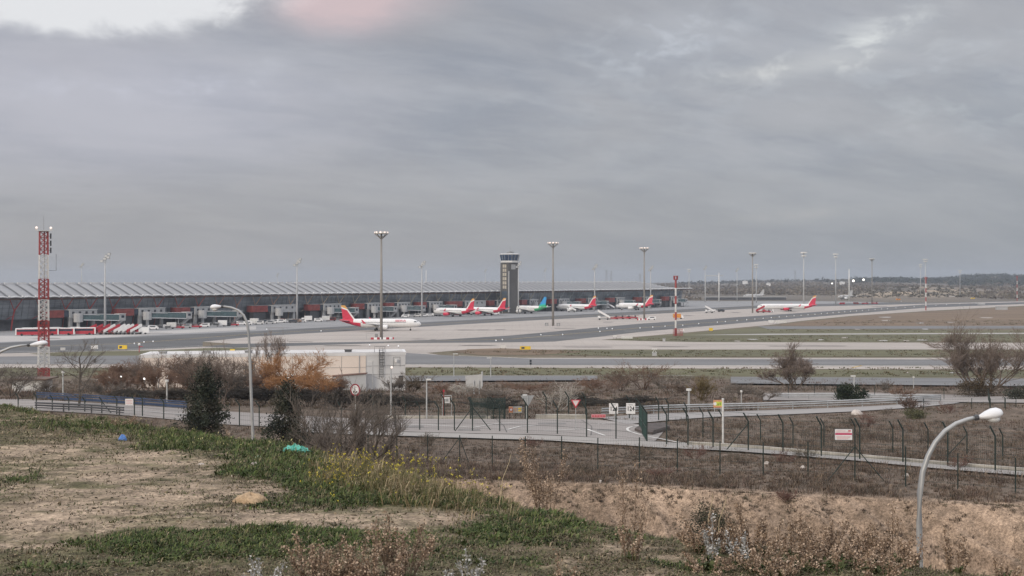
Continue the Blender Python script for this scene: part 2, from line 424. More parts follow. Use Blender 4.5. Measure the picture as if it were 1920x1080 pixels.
ter = npmesh('terrain', np.stack([XX, YY, ZZ], -1).reshape(-1, 3), [fq], gm, None, CC.reshape(-1, 3), 'soil', True)
tag(ter, 'rough hillside of sand and matted grass falling to the airfield', kind='structure')

# ------------------------------------------------------------------ paved surfaces of the airfield
def pave_mat(name, color, var=.1, streak=.25, joints=0.0):
    m = bpy.data.materials.new(name); m.use_nodes = True; t = NT(m.node_tree); b = m.node_tree.nodes['Principled BSDF']
    pos = t.n('ShaderNodeNewGeometry').outputs['Position']
    f1 = t.noise(t.vmul(pos, (.012, .05, 1)), 1, 6, .62, .2); f2 = t.noise(t.vmul(pos, (.15, .6, 1)), 1, 4, .6); f3 = t.noise(t.vmul(pos, (.006, .10, 1)), 1, 3, .5, .6)
    k = lambda s: tuple(x*s for x in color)+(1,)
    c = t.mix(t.ss(f1, .3, .7), k(1-var), k(1+var))
    c = t.mix(t.math('MULTIPLY', t.ss(f2, .35, .7), .35), c, k(1-var*1.6))
    c = t.mix(t.math('MULTIPLY', t.ss(f3, .56, .70), streak), c, k(.52))
    if joints:
        v = t.n('ShaderNodeTexBrick'); t.put(v.inputs['Vector'], t.vmul(pos, (.13, .13, 1)))
        v.inputs['Scale'].default_value = 1; v.inputs['Mortar Size'].default_value = .012; v.offset = 0
        c = t.mix(t.math('MULTIPLY', v.outputs['Fac'], joints), c, k(.6))
    t.put(b.inputs['Base Color'], c); b.inputs['Roughness'].default_value = .85; b.inputs['Specular IOR Level'].default_value = .25
    MATS[name] = m; return m
conc = pave_mat('pink_concrete', (.385, .347, .315), .12, .45, .35)
conc2 = pave_mat('grey_apron_surface', (.255, .255, .257), .12, .35, .3)
concl = pave_mat('light_concrete', (.40, .385, .37), .08, .2)
asph = pave_mat('dark_asphalt', (.108, .110, .112), .2, .35)
asph2 = pave_mat('worn_asphalt', (.172, .172, .174), .14, .35)
paintw = mat('white_road_paint', (.62, .61, .58), .7, .2, .8, coord='world')
painty = mat('yellow_taxi_paint', (.55, .38, .12), .7, .2, .8, coord='world')
vergem = pave_mat('verge_turf', (.118, .112, .062), .22, .4)
vergeb = pave_mat('verge_dry_turf', (.165, .118, .078), .22, .4)
def sheet(name, px, z, m):
    o = MB().face([(*gp(u, v, 0), z) for u, v in px]).build(name, m)
    return tag(o, kind='structure')
A_TOP = [(1960, 561), (1440, 572), (1200, 584), (960, 596), (720, 608), (480, 621), (240, 632), (0, 643), (-280, 655)]
A_BOT = [(-280, 671), (0, 663), (240, 657), (380, 650), (380, 641), (480, 631), (720, 617), (960, 603), (1200, 590), (1440, 577), (1960, 564)]
B_TOP = [(440, 645), (720, 640.5), (840, 636.5), (960, 629), (1200, 607), (1440, 591), (1736, 571), (1960, 565.6)]
B_BOT = [(1960, 568.5), (1736, 577), (1440, 601.5), (1200, 622.5), (1120, 632), (1040, 640.5), (960, 642), (720, 643.5), (440, 652), (380, 650)]
sheet('apron', [(-280, 606), (0, 596), (600, 580), (1287, 563), (1600, 557.5), (1960, 554.5)]+A_TOP, .03, conc2)
sheet('apron_stand_strip', [(-280, 638), (0, 630), (130, 630), (300, 621), (480, 612), (480, 618), (300, 627), (130, 637), (0, 641.5), (-280, 653)], .06, concl)
sheet('dark_taxi_lane', A_TOP[::-1]+A_BOT[::-1], .04, asph)
sheet('pink_apron', [(380, 641), (480, 631), (720, 617), (960, 603), (1200, 590), (1440, 577), (1960, 564)]+B_TOP[::-1], .05, conc)
sheet('dark_taxiway', [(380, 650)]+B_TOP+B_BOT[:-1], .06, asph)
sheet('concrete_shoulder', [(-280, 671), (0, 663), (240, 657), (380, 650), (440, 652), (720, 643.5), (960, 642), (1040, 640.5), (1120, 632), (1200, 622.5), (1440, 601.5), (1736, 577), (1960, 568.5),
   (1960, 571), (1740, 583), (1600, 592), (1500, 602), (1440, 609.5), (1270, 625), (1127, 637.5), (1300, 641.5), (1960, 643), (1960, 655.5), (960, 655.5), (870, 656), (800, 662), (840, 668), (960, 671), (1960, 671), (1960, 693.5), (1300, 691), (960, 689.5), (760, 689), (0, 690), (-280, 692)], .03, conc)
sheet('taxiway', [(1960, 686), (1960, 675), (1400, 674), (1000, 673), (860, 668), (760, 662), (600, 662), (0, 669), (-280, 671.5), (-280, 685), (0, 683), (600, 684), (760, 683), (960, 684.5), (1400, 685)], .07, asph2)
sheet('grass_verge', [(845, 660), (880, 655), (940, 653.5), (1040, 656.5), (1100, 660), (1010, 666), (900, 666)], .09, vergeb)
sheet('grass_verge', [(55, 663.5), (110, 661), (170, 659.5), (300, 657), (400, 652.5), (480, 652.5), (440, 659.5), (280, 667), (100, 668)], .09, vergem)
sheet('grass_verge', [(980, 656.5), (1960, 656.5), (1960, 669.5), (1200, 669), (1010, 665)], .08, vergem)
sheet('grass_verge', [(1140, 637), (1275, 626), (1450, 611), (1470, 618), (1700, 618), (1960, 620), (1960, 642), (1300, 640.5)], .03, vergem)
sheet('dry_field', [(1460, 609), (1510, 602.5), (1610, 592.5), (1745, 584), (1960, 572.5), (1960, 611), (1480, 611)], .03, vergeb)
sheet('service_road', [(1420, 612), (1960, 611), (1960, 616), (1440, 617)], .06, asph2)
sheet('service_road', [(1290, 628.5), (1440, 626), (1960, 624.2), (1960, 626), (1440, 628)], .07, concl)
sheet('grass_verge', [(-280, 692), (0, 690.5), (760, 689.5), (960, 690), (1300, 692), (1960, 694.5), (1960, 706.5), (960, 705), (0, 705), (-280, 705)], .04, vergem)
for (a, c, nm) in (((430, 640), (720, 624), 0), ((900, 647), (1120, 644), 0)):
    pass
def stripe(name, px, wpx, z, m):
    """painted line along survey pixels, width in metres"""
    pts = [Vector((*gp(u, v), z)) for u, v in px]; mb = MB()
    for a, b in zip(pts[:-1], pts[1:]):
        dr = (b-a).normalized(); nn = Vector((-dr.y, dr.x, 0))*wpx/2
        mb.face([a-nn, b-nn, b+nn, a+nn])
    return tag(mb.build(name, m), kind='structure')
stripe('taxi_line', [(0, 652), (240, 644.5), (480, 626), (720, 612.5), (960, 599.5), (1440, 574.5)], .5, .085, painty)
stripe('taxi_line', [(720, 642), (960, 636), (1200, 615), (1440, 596.5), (1736, 574)], .5, .085, painty)
stripe('edge_line', [(-200, 665), (240, 655.6), (380, 648.5)], .5, .085, paintw)
stripe('edge_line', [(760, 683.8), (960, 685.4), (1400, 686), (1960, 687)], .7, .085, paintw)
stripe('edge_line', [(860, 667.2), (1000, 672.4), (1400, 673.3), (1960, 674.2)], .7, .085, paintw)
stripe('taxi_line', [(1597, 690), (1616, 685.8)], .6, .085, painty)
for (u, v, l) in ((1025, 629.5, 22), (1185, 621.3, 28), (1440, 602, 18), (1300, 613, 20)):
    stripe('lane_marking', [(u-l/2, v), (u+l/2, v-.4)], .9, .10, paintw)
# bare concrete pads and dusty patches on the turf
rr = random.Random(3)
for i, (u, v, l) in enumerate(((1662, 601, 24), (1725, 606, 16), (1782, 604.5, 18), (1655, 639, 20), (1700, 639.5, 14), (1730, 638, 22), (1585, 633.5, 14), (1540, 637.5, 14), (1382, 640, 14), (1410, 636.5, 22), (1608, 618, 10), (1735, 617.5, 12), (1620, 668, 1), (1790, 699.5, 20), (1702, 699, 6), (1660, 595, 26), (1850, 596, 30))):
    pts = []
    for k in range(9):
        a = 2*math.pi*k/9; q = .7+.5*rr.random()
        pts.append((*gp(u+l*.5*q*math.cos(a)+1.2*math.sin(a), v+.9*q*math.sin(a)), .10))
    tag(MB().face(pts).build('bare_patch', concl if i % 2 else conc), kind='structure')

# ------------------------------------------------------------------ roads draped on the slope
def resample(px, n):
    px = np.array(px, float); s = np.concatenate([[0], np.cumsum(np.hypot(*np.diff(px, axis=0).T))]); q = np.linspace(0, s[-1], n)
    return np.stack([np.interp(q, s, px[:, 0]), np.interp(q, s, px[:, 1])], 1)
def smoothline(P_, it=3):
    P_ = [Vector(p) for p in P_]
    for _ in range(it):
        P_ = [P_[0]]+[(P_[i-1]+P_[i]*2+P_[i+1])/4 for i in range(1, len(P_)-1)]+[P_[-1]]
    return P_
def drape(name, near, far, m, lift=.06, n=48, k=6, dmin=60):
    a = smoothline([G(u, v, dmin) for u, v in resample(near, n)]); b = smoothline([G(u, v, dmin) for u, v in resample(far, n)])
    V = []; f = []
    for p, q in zip(a, b):
        for j in range(k+1):
            r = p.lerp(q, j/k); V.append((r.x, r.y, h1(r.x, r.y)+lift))
    for i in range(n-1):
        for j in range(k):
            o = i*(k+1)+j; f.append((o, o+k+1, o+k+2, o+1))
    me = bpy.data.meshes.new(name); me.from_pydata(V, [], f); me.materials.append(m)
    me.polygons.foreach_set('use_smooth', [True]*len(f))
    o = bpy.data.objects.new(name, me); COL.objects.link(o)
    return tag(o, kind='structure')
roadm = pave_mat('pale_road', (.292, .268, .252), .12, .4)
roadd = pave_mat('ramp_surface', (.30, .285, .275), .08, .2)  # ramp road tone, slightly paler and greyer than the main road
pathm = pave_mat('path_concrete', (.315, .298, .28), .16, .4)
drape('road', [(-120, 770), (60, 770), (250, 781), (430, 798), (640, 807), (850, 813), (1045, 817), (1150, 824), (1225, 832)],
      [(-120, 746), (60, 750), (250, 761), (430, 773), (640, 785), (850, 787), (1045, 787), (1120, 787), (1250, 804)], roadm, .07, 60, 8, 80)
drape('ramp_road', [(1175, 797), (1260, 789), (1340, 783), (1440, 780), (1600, 773), (1720, 765), (1800, 757)],
      [(1120, 784), (1230, 777), (1340, 773.5), (1440, 770.5), (1600, 764.5), (1700, 759), (1770, 752)], roadd, .09, 50, 5, 95)
drape('loop_road', [(1430, 752), (1570, 752), (1700, 753), (1790, 755.5), (1930, 757), (2050, 757)],
      [(1430, 738), (1600, 737), (1700, 738.5), (1800, 742), (1930, 746.5), (2050, 749)], roadm, .11, 40, 5, 120)
drape('footpath', [(560, 812), (640, 816), (850, 823), (1045, 829), (1213, 841), (1400, 850), (1600, 866.5), (1780, 884), (1960, 899)],
      [(560, 806), (640, 809.5), (850, 815), (1045, 819.5), (1213, 829), (1400, 842), (1600, 857), (1780, 874), (1960, 889)], pathm, .13, 60, 3, 66)
drape('perimeter_road', [(1370, 722), (1600, 724), (1960, 728)], [(1370, 709.5), (1600, 710.5), (1960, 713)], asph2, .32, 30, 4, 150)
drape('perimeter_road', [(700, 718), (860, 717), (1120, 715.5)], [(700, 707.5), (860, 707), (1120, 707)], asph2, .32, 30, 4, 150)
def dline(name, px, wd, m=paintw, lift=.10, n=40, dmin=80, smooth=3):
    pts = smoothline([G(u, v, dmin) for u, v in resample(px, n)], smooth); mb = MB()
    L, Rr = [], []
    for i, p in enumerate(pts):
        dr = (pts[min(i+1, n-1)]-pts[max(i-1, 0)]); dr.z = 0; dr.normalize(); nn = Vector((-dr.y, dr.x, 0))*wd/2
        for S, q in ((L, p-nn), (Rr, p+nn)): S.append((q.x, q.y, h1(q.x, q.y)+lift))
    for i in range(n-1): mb.face([L[i], L[i+1], Rr[i+1], Rr[i]])
    return tag(mb.build(name, m), kind='structure')
dline('road_line', [(1330, 840), (1270, 831), (1200, 817), (1172, 808), (1176, 803), (1200, 800)], .22)
dline('road_line', [(885, 804), (930, 796), (990, 793)], .18, n=20)
dline('road_line', [(950, 808), (975, 801), (1010, 799)], .18, n=20)
dline('road_line', [(1100, 806.5), (1135, 819)], .22, n=12)
dline('road_line', [(1020, 809), (1096, 806.5)], .16, n=12)
dline('road_line', [(700, 796), (800, 798), (880, 803)], .14, n=20)
dline('road_line', [(1120, 797), (1165, 793)], .12, n=12)
dline('road_line', [(100, 762), (250, 771), (420, 784)], .14, n=30)
dline('edge_line', [(1370, 709.2), (1600, 710.2), (1960, 712.6)], .5, concl, .36, 30, 150)
dline('edge_line', [(700, 707.2), (860, 706.8), (1300, 706.8)], .5, concl, .36, 30, 150)

tar = mat('tar_seam', (.10, .095, .09), .8, .2, .5, coord='world'); patchm = mat('road_patch', (.20, .19, .182), .85, .2, .4, coord='world')
for px, wd in (([(650, 797), (760, 794), (900, 797), (1040, 800), (1180, 812)], .09), ([(700, 789), (850, 791), (1000, 792), (1120, 793)], .08), ([(930, 787), (945, 800), (950, 812)], .08), ([(1090, 789), (1110, 801), (1108, 818)], .08), ([(120, 753), (250, 764), (420, 777)], .10)):
    dline('tar_seam', px, wd, tar, .085, 24)
for u0_, v0_, du, dv in ((760, 799, 34, 4), (1010, 794, 50, 3), (1120, 806, 26, 4), (860, 806, 40, 3), (330, 777, 40, 4)):
    q = [G(u0_+a*du, v0_+c*dv, 80) for a, c in ((0, 0), (.5, .06), (1, .1), (1.03, 1), (.5, 1.05), (-.05, .9))]
    tag(MB().face([(p.x, p.y, p.z+.083) for p in q]).build('road_patch', patchm), kind='structure')
stainm = mat('oil_stain', (.15, .135, .125), .7, .3, .2, coord='world')
for i, (u, v, l) in enumerate(((785, 636, 30), (812, 637, 14), (1058, 616, 46), (872, 619, 34), (905, 619, 30), (937, 618.5, 22), (1140, 604.5, 24), (1285, 592, 30), (560, 641, 60), (640, 648, 90), (900, 648, 80), (1100, 651, 110), (1500, 649, 160), (1250, 650.5, 90), (500, 648.5, 70), (1380, 586, 20), (1480, 585, 30), (1650, 575, 40), (300, 625, 50), (90, 635, 60), (520, 615, 60), (700, 605, 40))):
    pts = []
    for k in range(11):
        a = 2*math.pi*k/11; q = .6+.6*rr.random(); pts.append((*gp(u+l*.5*q*math.cos(a), v+.55*q*math.sin(a)), .115))
    tag(MB().face(pts).build('oil_stain', stainm), kind='structure')
# ================================================================== AIRPORT
white = mat('white_paint', (.72, .72, .72), .35, .05, 1.5, stain=.15)
offw = mat('weathered_white', (.58, .58, .57), .5, .08, .8, stain=.25)
red = mat('red_paint', (.40, .032, .048), .4, .12, .8, stain=.2)
dkred = mat('dull_red_panel', (.23, .055, .048), .5, .2, .5, stain=.3)
ltgrey = mat('light_grey_metal', (.40, .405, .41), .5, .08, .5, stain=.2)
grey = mat('grey_metal', (.25, .255, .26), .5, .1, .6, stain=.2)
dark = mat('dark_metal', (.06, .062, .068), .5, .15, .8)
black = mat('black_rubber', (.02, .02, .021), .7, .1, 2)
dglass = glass('dark_blue_glass', (.028, .040, .060), .12)
tglass = glass('teal_glass', (.085, .135, .140), .2)
yellow = mat('yellow_paint', (.70, .48, .03), .45, .1, 1)
orange = mat('orange_paint', (.62, .26, .05), .45, .1, 1)
galv = mat('galvanised_steel', (.36, .37, .375), .45, .1, 1.5, .3, stain=.15)
mastm = mat('mast_steel', (.27, .255, .235), .5, .1, .4, .2, stain=.2)
lampon = mat('lit_floodlight', (.95, .80, .72), .3, .02, 1, emit=.5)
lampoff = mat('lamp_glass', (.62, .62, .60), .2, .06, 2)
redlamp = mat('red_beacon', (.8, .12, .08), .3, .05, 1, emit=.5)

# ---------------------------------------------------------- terminal with a wave roof
TA = Vector((*gp(0, 620.5), 0)); TB = Vector((*gp(1287, 573.6), 0))
AV = (TB-TA).normalized(); BV = Vector((AV.y, -AV.x, 0)); TR = math.atan2(AV.y, AV.x)
def tl(x, y, z=0): return TA+AV*x+BV*y+Vector((0, 0, z))
TL = (TB-TA).length; X0 = -66.; MOD = 6.6
MB.fy = -1
term = thing('terminal', 'long terminal pier with a grey wave roof and leaning coloured struts behind the parked planes', 'terminal building', TA, TR)
nm = int((TL-X0)/MOD)
X1 = X0+nm*MOD
roofm = pave_mat('roof_sheet', (.285, .29, .30), .06, .1)
seam = mat('roof_gutter_dark', (.10, .10, .105), .6, .1, 1)
mb = MB()
EY, EZ, RY, RZ = 7.5, 15.4, -9.5, 21.4
def rooftop(x, q):          # q 0 at the eave, 1 at the ridge
    k = min(1, max(0, (X1-x)/75.)); k = k*k*(3-2*k)*.999+.001
    y = EY+(RY-EY)*q; z = EZ+(RZ-EZ)*k*math.sin(q*math.pi/2*.55)/math.sin(math.pi/2*.55)+.35*(1-k)
    return y, z
for i in range(nm):
    xa = X0+i*MOD
    xs = [xa+MOD*k/4 for k in range(5)]
    grid = []
    for k, x in enumerate(xs):
        bul = .55*math.sin(math.pi*k/4); row = []
        for j in range(7):
            y, z = rooftop(x, j/6); row.append((x, -y*-1, z+bul))
        y, z = rooftop(x, 1)
        for (dy, dz_) in ((-6, -.8), (-14, -2.8), (-22, -2.6), (-32, -.4), (-44, -3)): row.append((x, y+dy, z+dz_+bul*.6))
        grid.append(row)
    for k in range(4):
        for j in range(len(grid[0])-1):
            mb.face([grid[k][j], grid[k+1][j], grid[k+1][j+1], grid[k][j+1]], 0)
    for j in range(6):         # gutter between the waves
        (ya, za), (yb_, zb) = rooftop(xa, j/6), rooftop(xa, (j+1)/6)
        mb.face([(xa-.48, ya, za+.36), (xa+.48, ya, za+.36), (xa+.48, yb_, zb+.36), (xa-.48, yb_, zb+.36)], 1)
    y, z = rooftop(xa+MOD/2, 0)                     # pale rolled eave, dipping at each gutter
    mb.tube([(x, y+.1, z+.1+.5*math.sin(math.pi*k/4)) for k, x in enumerate(xs)], [.22, .42, .45, .42, .30], 6, 2)
    mb.ball((xa+.2, y+.25, z+.55), .55, 6, 4, 2)
    mb.box((xa, y+.5, z-.05), (.9, .7, .7), 0, 1)
    mb.face([(xa, y-.1, z-.15), (xa+MOD, y-.1, z-.15), (xa+MOD, y-4.5, z-1.1), (xa, y-4.5, z-1.1)], 3)
    y, z = rooftop(xa+MOD/2, 1)
    mb.box((xa+MOD*.5, y-.3, z+.85), (MOD*.66, .9, .75), 0, 2)
EAVEW = mat('eave_white', (.60, .60, .60), .5, .06, 1)
SOFF = mat('soffit_warm', (.22, .15, .13), .7, .15, .3)
mb.build('roof', [roofm, seam, EAVEW, SOFF], term)
mb = MB(); gz0, gz1 = 5.2, 14.3
for x in np.arange(X0, X1-9, 13.2):
    mb.extr([(x, 3.0, gz1), (x, .8, gz0), (x, .3, gz0), (x, 2.5, gz1)], (min(13.2, X1-9-x), 0, 0))
mb.build('glass_wall', mat('facade_glass', (.25, .275, .30), .25, .40, .10, stretch=(.5, 1, 2), spec=.5), term)  # broad tone mottling in the colour stands in for reflections on the glazing
mb = MB()
for i, x in enumerate(np.arange(X0, X1-9, 3.3)):
    mb.tube([(x, .95, gz0), (x, 3.12, gz1)], .07, 4)
for z in (6.8, 8.6, 10.5, 12.4):
    y = .82+2.2*(z-gz0)/(gz1-gz0)+.08
    mb.box(((X0+X1-9)/2, y, z), (X1-9-X0, .08, .08))
mb.build('mullions', mat('facade_mullion', (.10, .11, .125), .5, .1, 1), term)
mb = MB().box(((X0+X1-9)/2, -2.5, 2.6), (X1-9-X0, 6, 5.15)); 
mb.box(((X0+X1-9)/2, 1.3, 5.0), (X1-9-X0, 3.0, .5), 0, 1)
mb.build('base_wall', [mat('ground_floor_dark', (.085, .088, .095), .4, .5, .15, stretch=(1, 1, .6)), dark], term)
mb = MB().box(((X0+X1-12)/2, -30, 8), (X1-12-X0, 44, 15)); mb.build('rear_hall', grey, term)
def strutmat(f):
    st = ((0, (.36, .05, .05)), (.13, (.38, .09, .07)), (.20, (.44, .26, .20)), (.32, (.44, .37, .27)), (.55, (.44, .42, .32)), (.72, (.26, .33, .34)), (1, (.08, .14, .20)))
    for (a, ca), (b, cb) in zip(st[:-1], st[1:]):
        if f <= b:
            q = (f-a)/(b-a); c = tuple(ca[i]+(cb[i]-ca[i])*q for i in range(3)); break
    return mat('strut_paint_%02d' % int(f*24), c, .5, .08, .5, stain=.15)
i = 0
for x in np.arange(X0+4, X1-14, 13.2):
    m_ = strutmat(min(1, max(0, (x-0)/TL)))
    mb = MB().tube([(x, 2.6, 0), (x+.3, 3.2, 5), (x+.8, 4.0, 9.3)], [.30, .34, .30], 6)
    mb.tube([(x+.8, 4.0, 9.3), (x+3.6, 6.4, 15.0)], [.30, .2], 6)
    mb.tube([(x+.8, 4.0, 9.3), (x-2.4, 5.6, 15.0)], [.22, .14], 5)
    mb.tube([(x-2.2, 2.0, 5.2), (x+.5, 3.4, 7.0)], [.14, .12], 4)
    mb.build('strut', m_, term); i += 1
for x in np.arange(330, TL-30, 13.2):
    MB().ball((x+5, 4.5, 6.3), .8, 8, 6).build('globe_lamp', lampoff, term, True)

# ---------------------------------------------------------- boarding bridges
bridge_spec = [(70, 1.0, 1), (203, 1.05, 1), (312, 1.0, 1), (455, 1.25, 0), (562, .95, 1), (650, .8, 1), (707, .8, 1), (768, .85, 1), (826, 1.5, 0), (900, .7, 1), (962, .7, 0), (1016, .9, 1), (1072, .9, 1), (1128, .8, 1), (1180, .8, 1), (1232, .8, 1)]
blabels = ['behind the red and white lattice tower and the parked buses', 'with a long teal glazed tunnel above the row of stair trucks', 'above the low red tugs left of the curved street lamp', 'with a wide bare red pod right of the curved street lamp', 'just left of the taxiing plane\'s tail',
  'right behind the tail fin of the taxiing plane', 'behind the middle of the taxiing plane left of the big mast', 'behind the nose of the taxiing plane', 'with a long red pod behind the first parked plane', 'between the first two parked red tailed planes', 'at the foot of the control tower',
  'behind the blue and green tailed plane', 'behind the plane right of the blue and green tail', 'between the last two planes at the terminal', 'behind the small plane facing left by the terminal end', 'at the far right end of the terminal']
def wall_x(u):
    """distance along the terminal wall seen at survey column u"""
    s = (u-U0)/F          # X = s*Y
    return (s*TA.y-TA.x)/(AV.x-s*AV.y)
bridges = []
for (u, sc_, tun), lb in zip(bridge_spec, blabels):
    x = wall_x(u)
    th = thing('boarding_bridge', 'grey boarding bridge '+lb, 'boarding bridge', tl(x, 2.6), TR, 'boarding bridges along the terminal')
    L = 9*sc_
    mb = MB().box((L/2, 3.2, 7.5), (L, 5, 3.6)).box((L/2, 5.74, 7.9), (L*.92, .06, .5), 0, 1)
    mb.box((L/2, 3.2, 9.42), (L+.4, 5.2, .2), 0, 2)
    mb.build('red_pod', [red if rr.random() < .15 else dkred, dkred, grey], th)
    MB().box((L+1.3, 3.2, 7.4), (2.55, 4.8, 3.3)).build('pod_window', dglass, th)
    MB().box((L*.5, 3.2, 2.8), (L*.8, 4, 5.5)).build('undercroft', dark, th)
    l2 = 15*sc_
    mb = MB().box((L+2.6+l2/2, 4.2, 7.2), (l2, 4.2, 4.0)).box((L+2.6+l2/2, 4.2, 9.33), (l2+.6, 4.6, .25), 0, 1)
    for k in range(4): mb.box((L+4.5+l2*.24*k, 6.32, 7.9), (1.3, .06, 1.2), 0, 2)
    mb.box((L+3.6, 5, 2.6), (1.6, 1.6, 5.1), 0, 0).box((L+2.6+l2-1.4, 5, 2.6), (1.4, 1.4, 5.1), 0, 0)
    mb.build('fixed_link', [ltgrey, offw, dark], th)
    rt = (L+5.5, 9.0)
    mb = MB().cyl((rt[0], rt[1], 3.4), 2.2, 4.2, 10).cyl((rt[0], rt[1], 0), .8, 3.4, 8, 0).build('rotunda', ltgrey, th)
    if tun:
        a = R(-4 if sc_ < 1 else 3); l3 = 21*sc_
        ux, uy = math.cos(a), math.sin(a)
        def q(s, w_, z): return (rt[0]+ux*s-uy*w_, rt[1]+uy*s+ux*w_, z)
        mb = MB()
        for (sa, sb, w_, hh) in ((1.8, l3*.55, 1.5, 2.5), (l3*.5, l3, 1.75, 2.9)):
            za, zb = 4.6-.04*sa, 4.6-.04*sb
            mb.extr([q(sa, -w_, za), q(sa, w_, za), q(sa, w_, za+hh), q(sa, -w_, za+hh)], Vector(q(sb, 0, zb))-Vector(q(sa, 0, za)), 0)
            for s_ in (-1, 1):
                mb.extr([q(sa, s_*(w_+.02), za-.25), q(sa, s_*(w_+.12), za-.25), q(sa, s_*(w_+.12), za+.12), q(sa, s_*(w_+.02), za+.12)], Vector(q(sb, 0, zb))-Vector(q(sa, 0, za)), 1)
                mb.extr([q(sa, s_*(w_+.02), za+hh-.1), q(sa, s_*(w_+.12), za+hh-.1), q(sa, s_*(w_+.12), za+hh+.12), q(sa, s_*(w_+.02), za+hh+.12)], Vector(q(sb, 0, zb))-Vector(q(sa, 0, za)), 1)
        mb.build('glazed_tunnel', [tglass, white], th)
        mb = MB()
        for s_ in (-1.2, 1.2):
            c = q(l3*.8, s_, 0); mb.tube([(c[0], c[1], .5), (c[0], c[1], 3.6)], .3, 6)
        c = q(l3*.8, 0, 0); mb.box((c[0], c[1], .5), (1.2, 3.2, .5), a).cyl((c[0], c[1]-1.4, 0), .5, .5, 8, 1).cyl((c[0], c[1]+1.4, 0), .5, .5, 8, 1)
        mb.build('drive_leg', [grey, black], th)
        c = q(l3+1.6, 0, 0)
        mb = MB().box((c[0], c[1], 5.2), (3.4, 4.2, 3.3), a).box((c[0]+1.74, c[1], 5.3), (.05, 3.0, 2.2), a, 1).box((c[0], c[1]+2.13, 5.6), (1.6, .06, 1.2), a, 1)
        mb.box((c[0], c[1], 6.95), (3.8, 4.6, .2), a, 2)
        mb.build('cab', [ltgrey, dglass, offw], th)
        mb = MB(); st = q(l3+.8, 3.4, 0)
        e = (st[0]-6.2, st[1]+.4, 0)
        for s_ in (-.55, .55):
            mb.tube([(st[0], st[1]+s_, 3.6), (e[0], e[1]+s_, .1)], .12, 4).tube([(st[0], st[1]+s_, 4.6), (e[0], e[1]+s_, 1.1)], .06, 4)
        for k in range(12):
            q2 = k/12; mb.box((st[0]+(e[0]-st[0])*q2, st[1]+.4*q2, 3.55-3.5*q2), (.45, 1.1, .07))
        mb.box((st[0]+.6, st[1], 3.6), (1.4, 1.3, .12)).tube([(st[0]+.9, st[1], 0), (st[0]+.9, st[1], 3.6)], .1, 4)
        mb.build('service_stair', grey, th)
    bridges.append(th)
MB.fy = 1

# ---------------------------------------------------------- control tower
cd = 838.; cx = (955.5-U0)*cd/F
tw = thing('control_tower', 'square grey control tower with a flared blue glass cab behind the parked planes', 'control tower', (cx, cd, 0), R(-53))
s_ = 9.4; zc = HC+(V0-490)*cd/F; zt = HC+(V0-477.5)*cd/F
slate = mat('tower_slate', (.092, .090, .088), .6, .08, .3, stain=.2)
panel = mat('tower_pale_panels', (.44, .40, .33), .5, .15, .4)
bpanel = mat('tower_blue_panels', (.055, .075, .10), .3, .2, .3)
MB().box((0, 0, (zc-1)/2), (s_, s_, zc-1)).build('shaft', slate, tw)
mb = MB()
for k in range(8):
    z = zc-3.4-k*3.0
    if z > 17:
        mb.box((.3, -s_/2-.05, z), (4.2, .1, 2.2), 0, 0)
        mb.box((.3, -s_/2-.12, z), (.3, .06, 2.2), 0, 2)
for k in range(5): mb.box((.3, -s_/2-.05, 14.6-k*3.0), (6.4, .1, 2.5), 0, 1)
mb.build('window_column', [panel, bpanel, dark], tw)
mb = MB().box((-s_/2-.4, s_/2-1, zc/2-3), (.5, .8, zc-8)).box((-s_/2-.35, -s_/2+.6, zc/2-1), (.4, .7, zc-4)).box((s_/2+.3, -s_/2+.3, zc/2-3), (.6, .6, zc-8))
mb.build('corner_fins', ltgrey, tw)
mb = MB().box((s_/2+.05, -.2, zc-4.0), (.1, 3.6, 3.6))
for x in (-1.2, -.2, .8): mb.box((s_/2+.14, x, zc-4.0), (.08, .2, 3.4), 0, 1)
mb.build('vent_panel', [ltgrey, grey], tw)
def oct_(r, z): return [(r*math.cos(math.pi/8+k*math.pi/4), r*math.sin(math.pi/8+k*math.pi/4), z) for k in range(8)]
mb = MB().loft([oct_(6.3, zc-1), oct_(6.5, zc-.7), oct_(6.4, zc+.4)]).build('cab_floor', offw, tw)
mb = MB().loft([oct_(6.3, zc+.45), oct_(7.3, zt)]).build('cab_glass', mat('cab_glass_blue', (.03, .055, .10), .12, .3, .5), tw)
mb = MB()
for k in range(16):
    a = math.pi/8+k*math.pi/8; q1 = 1.0 if k % 2 == 0 else math.cos(math.pi/8)
    mb.tube([(6.36*q1*math.cos(a), 6.36*q1*math.sin(a), zc+.45), (7.36*q1*math.cos(a), 7.36*q1*math.sin(a), zt)], .11, 4)
mb.build('cab_mullions', ltgrey, tw)
MB().loft([oct_(7.5, zt), oct_(7.6, zt+.3), oct_(6.6, zt+.7)]).build('cab_roof', offw, tw)
mb = MB().box((0, .6, zt+1.5), (4.6, 3.2, .6)).box((-1.8, 0, zt+1.0), (.8, .8, .8)).box((1.4, 0, zt+2.0), (2.6, 1.4, .7))
for x, y, h_ in ((0, 0, 6), (.6, .5, 5), (3.6, 0, 3.5), (4.4, .6, 3), (-3, -1, 2.4)): mb.tube([(x, y, zt+.7), (x, y, zt+h_)], .09, 4)
mb.build('roof_aerials', grey, tw)

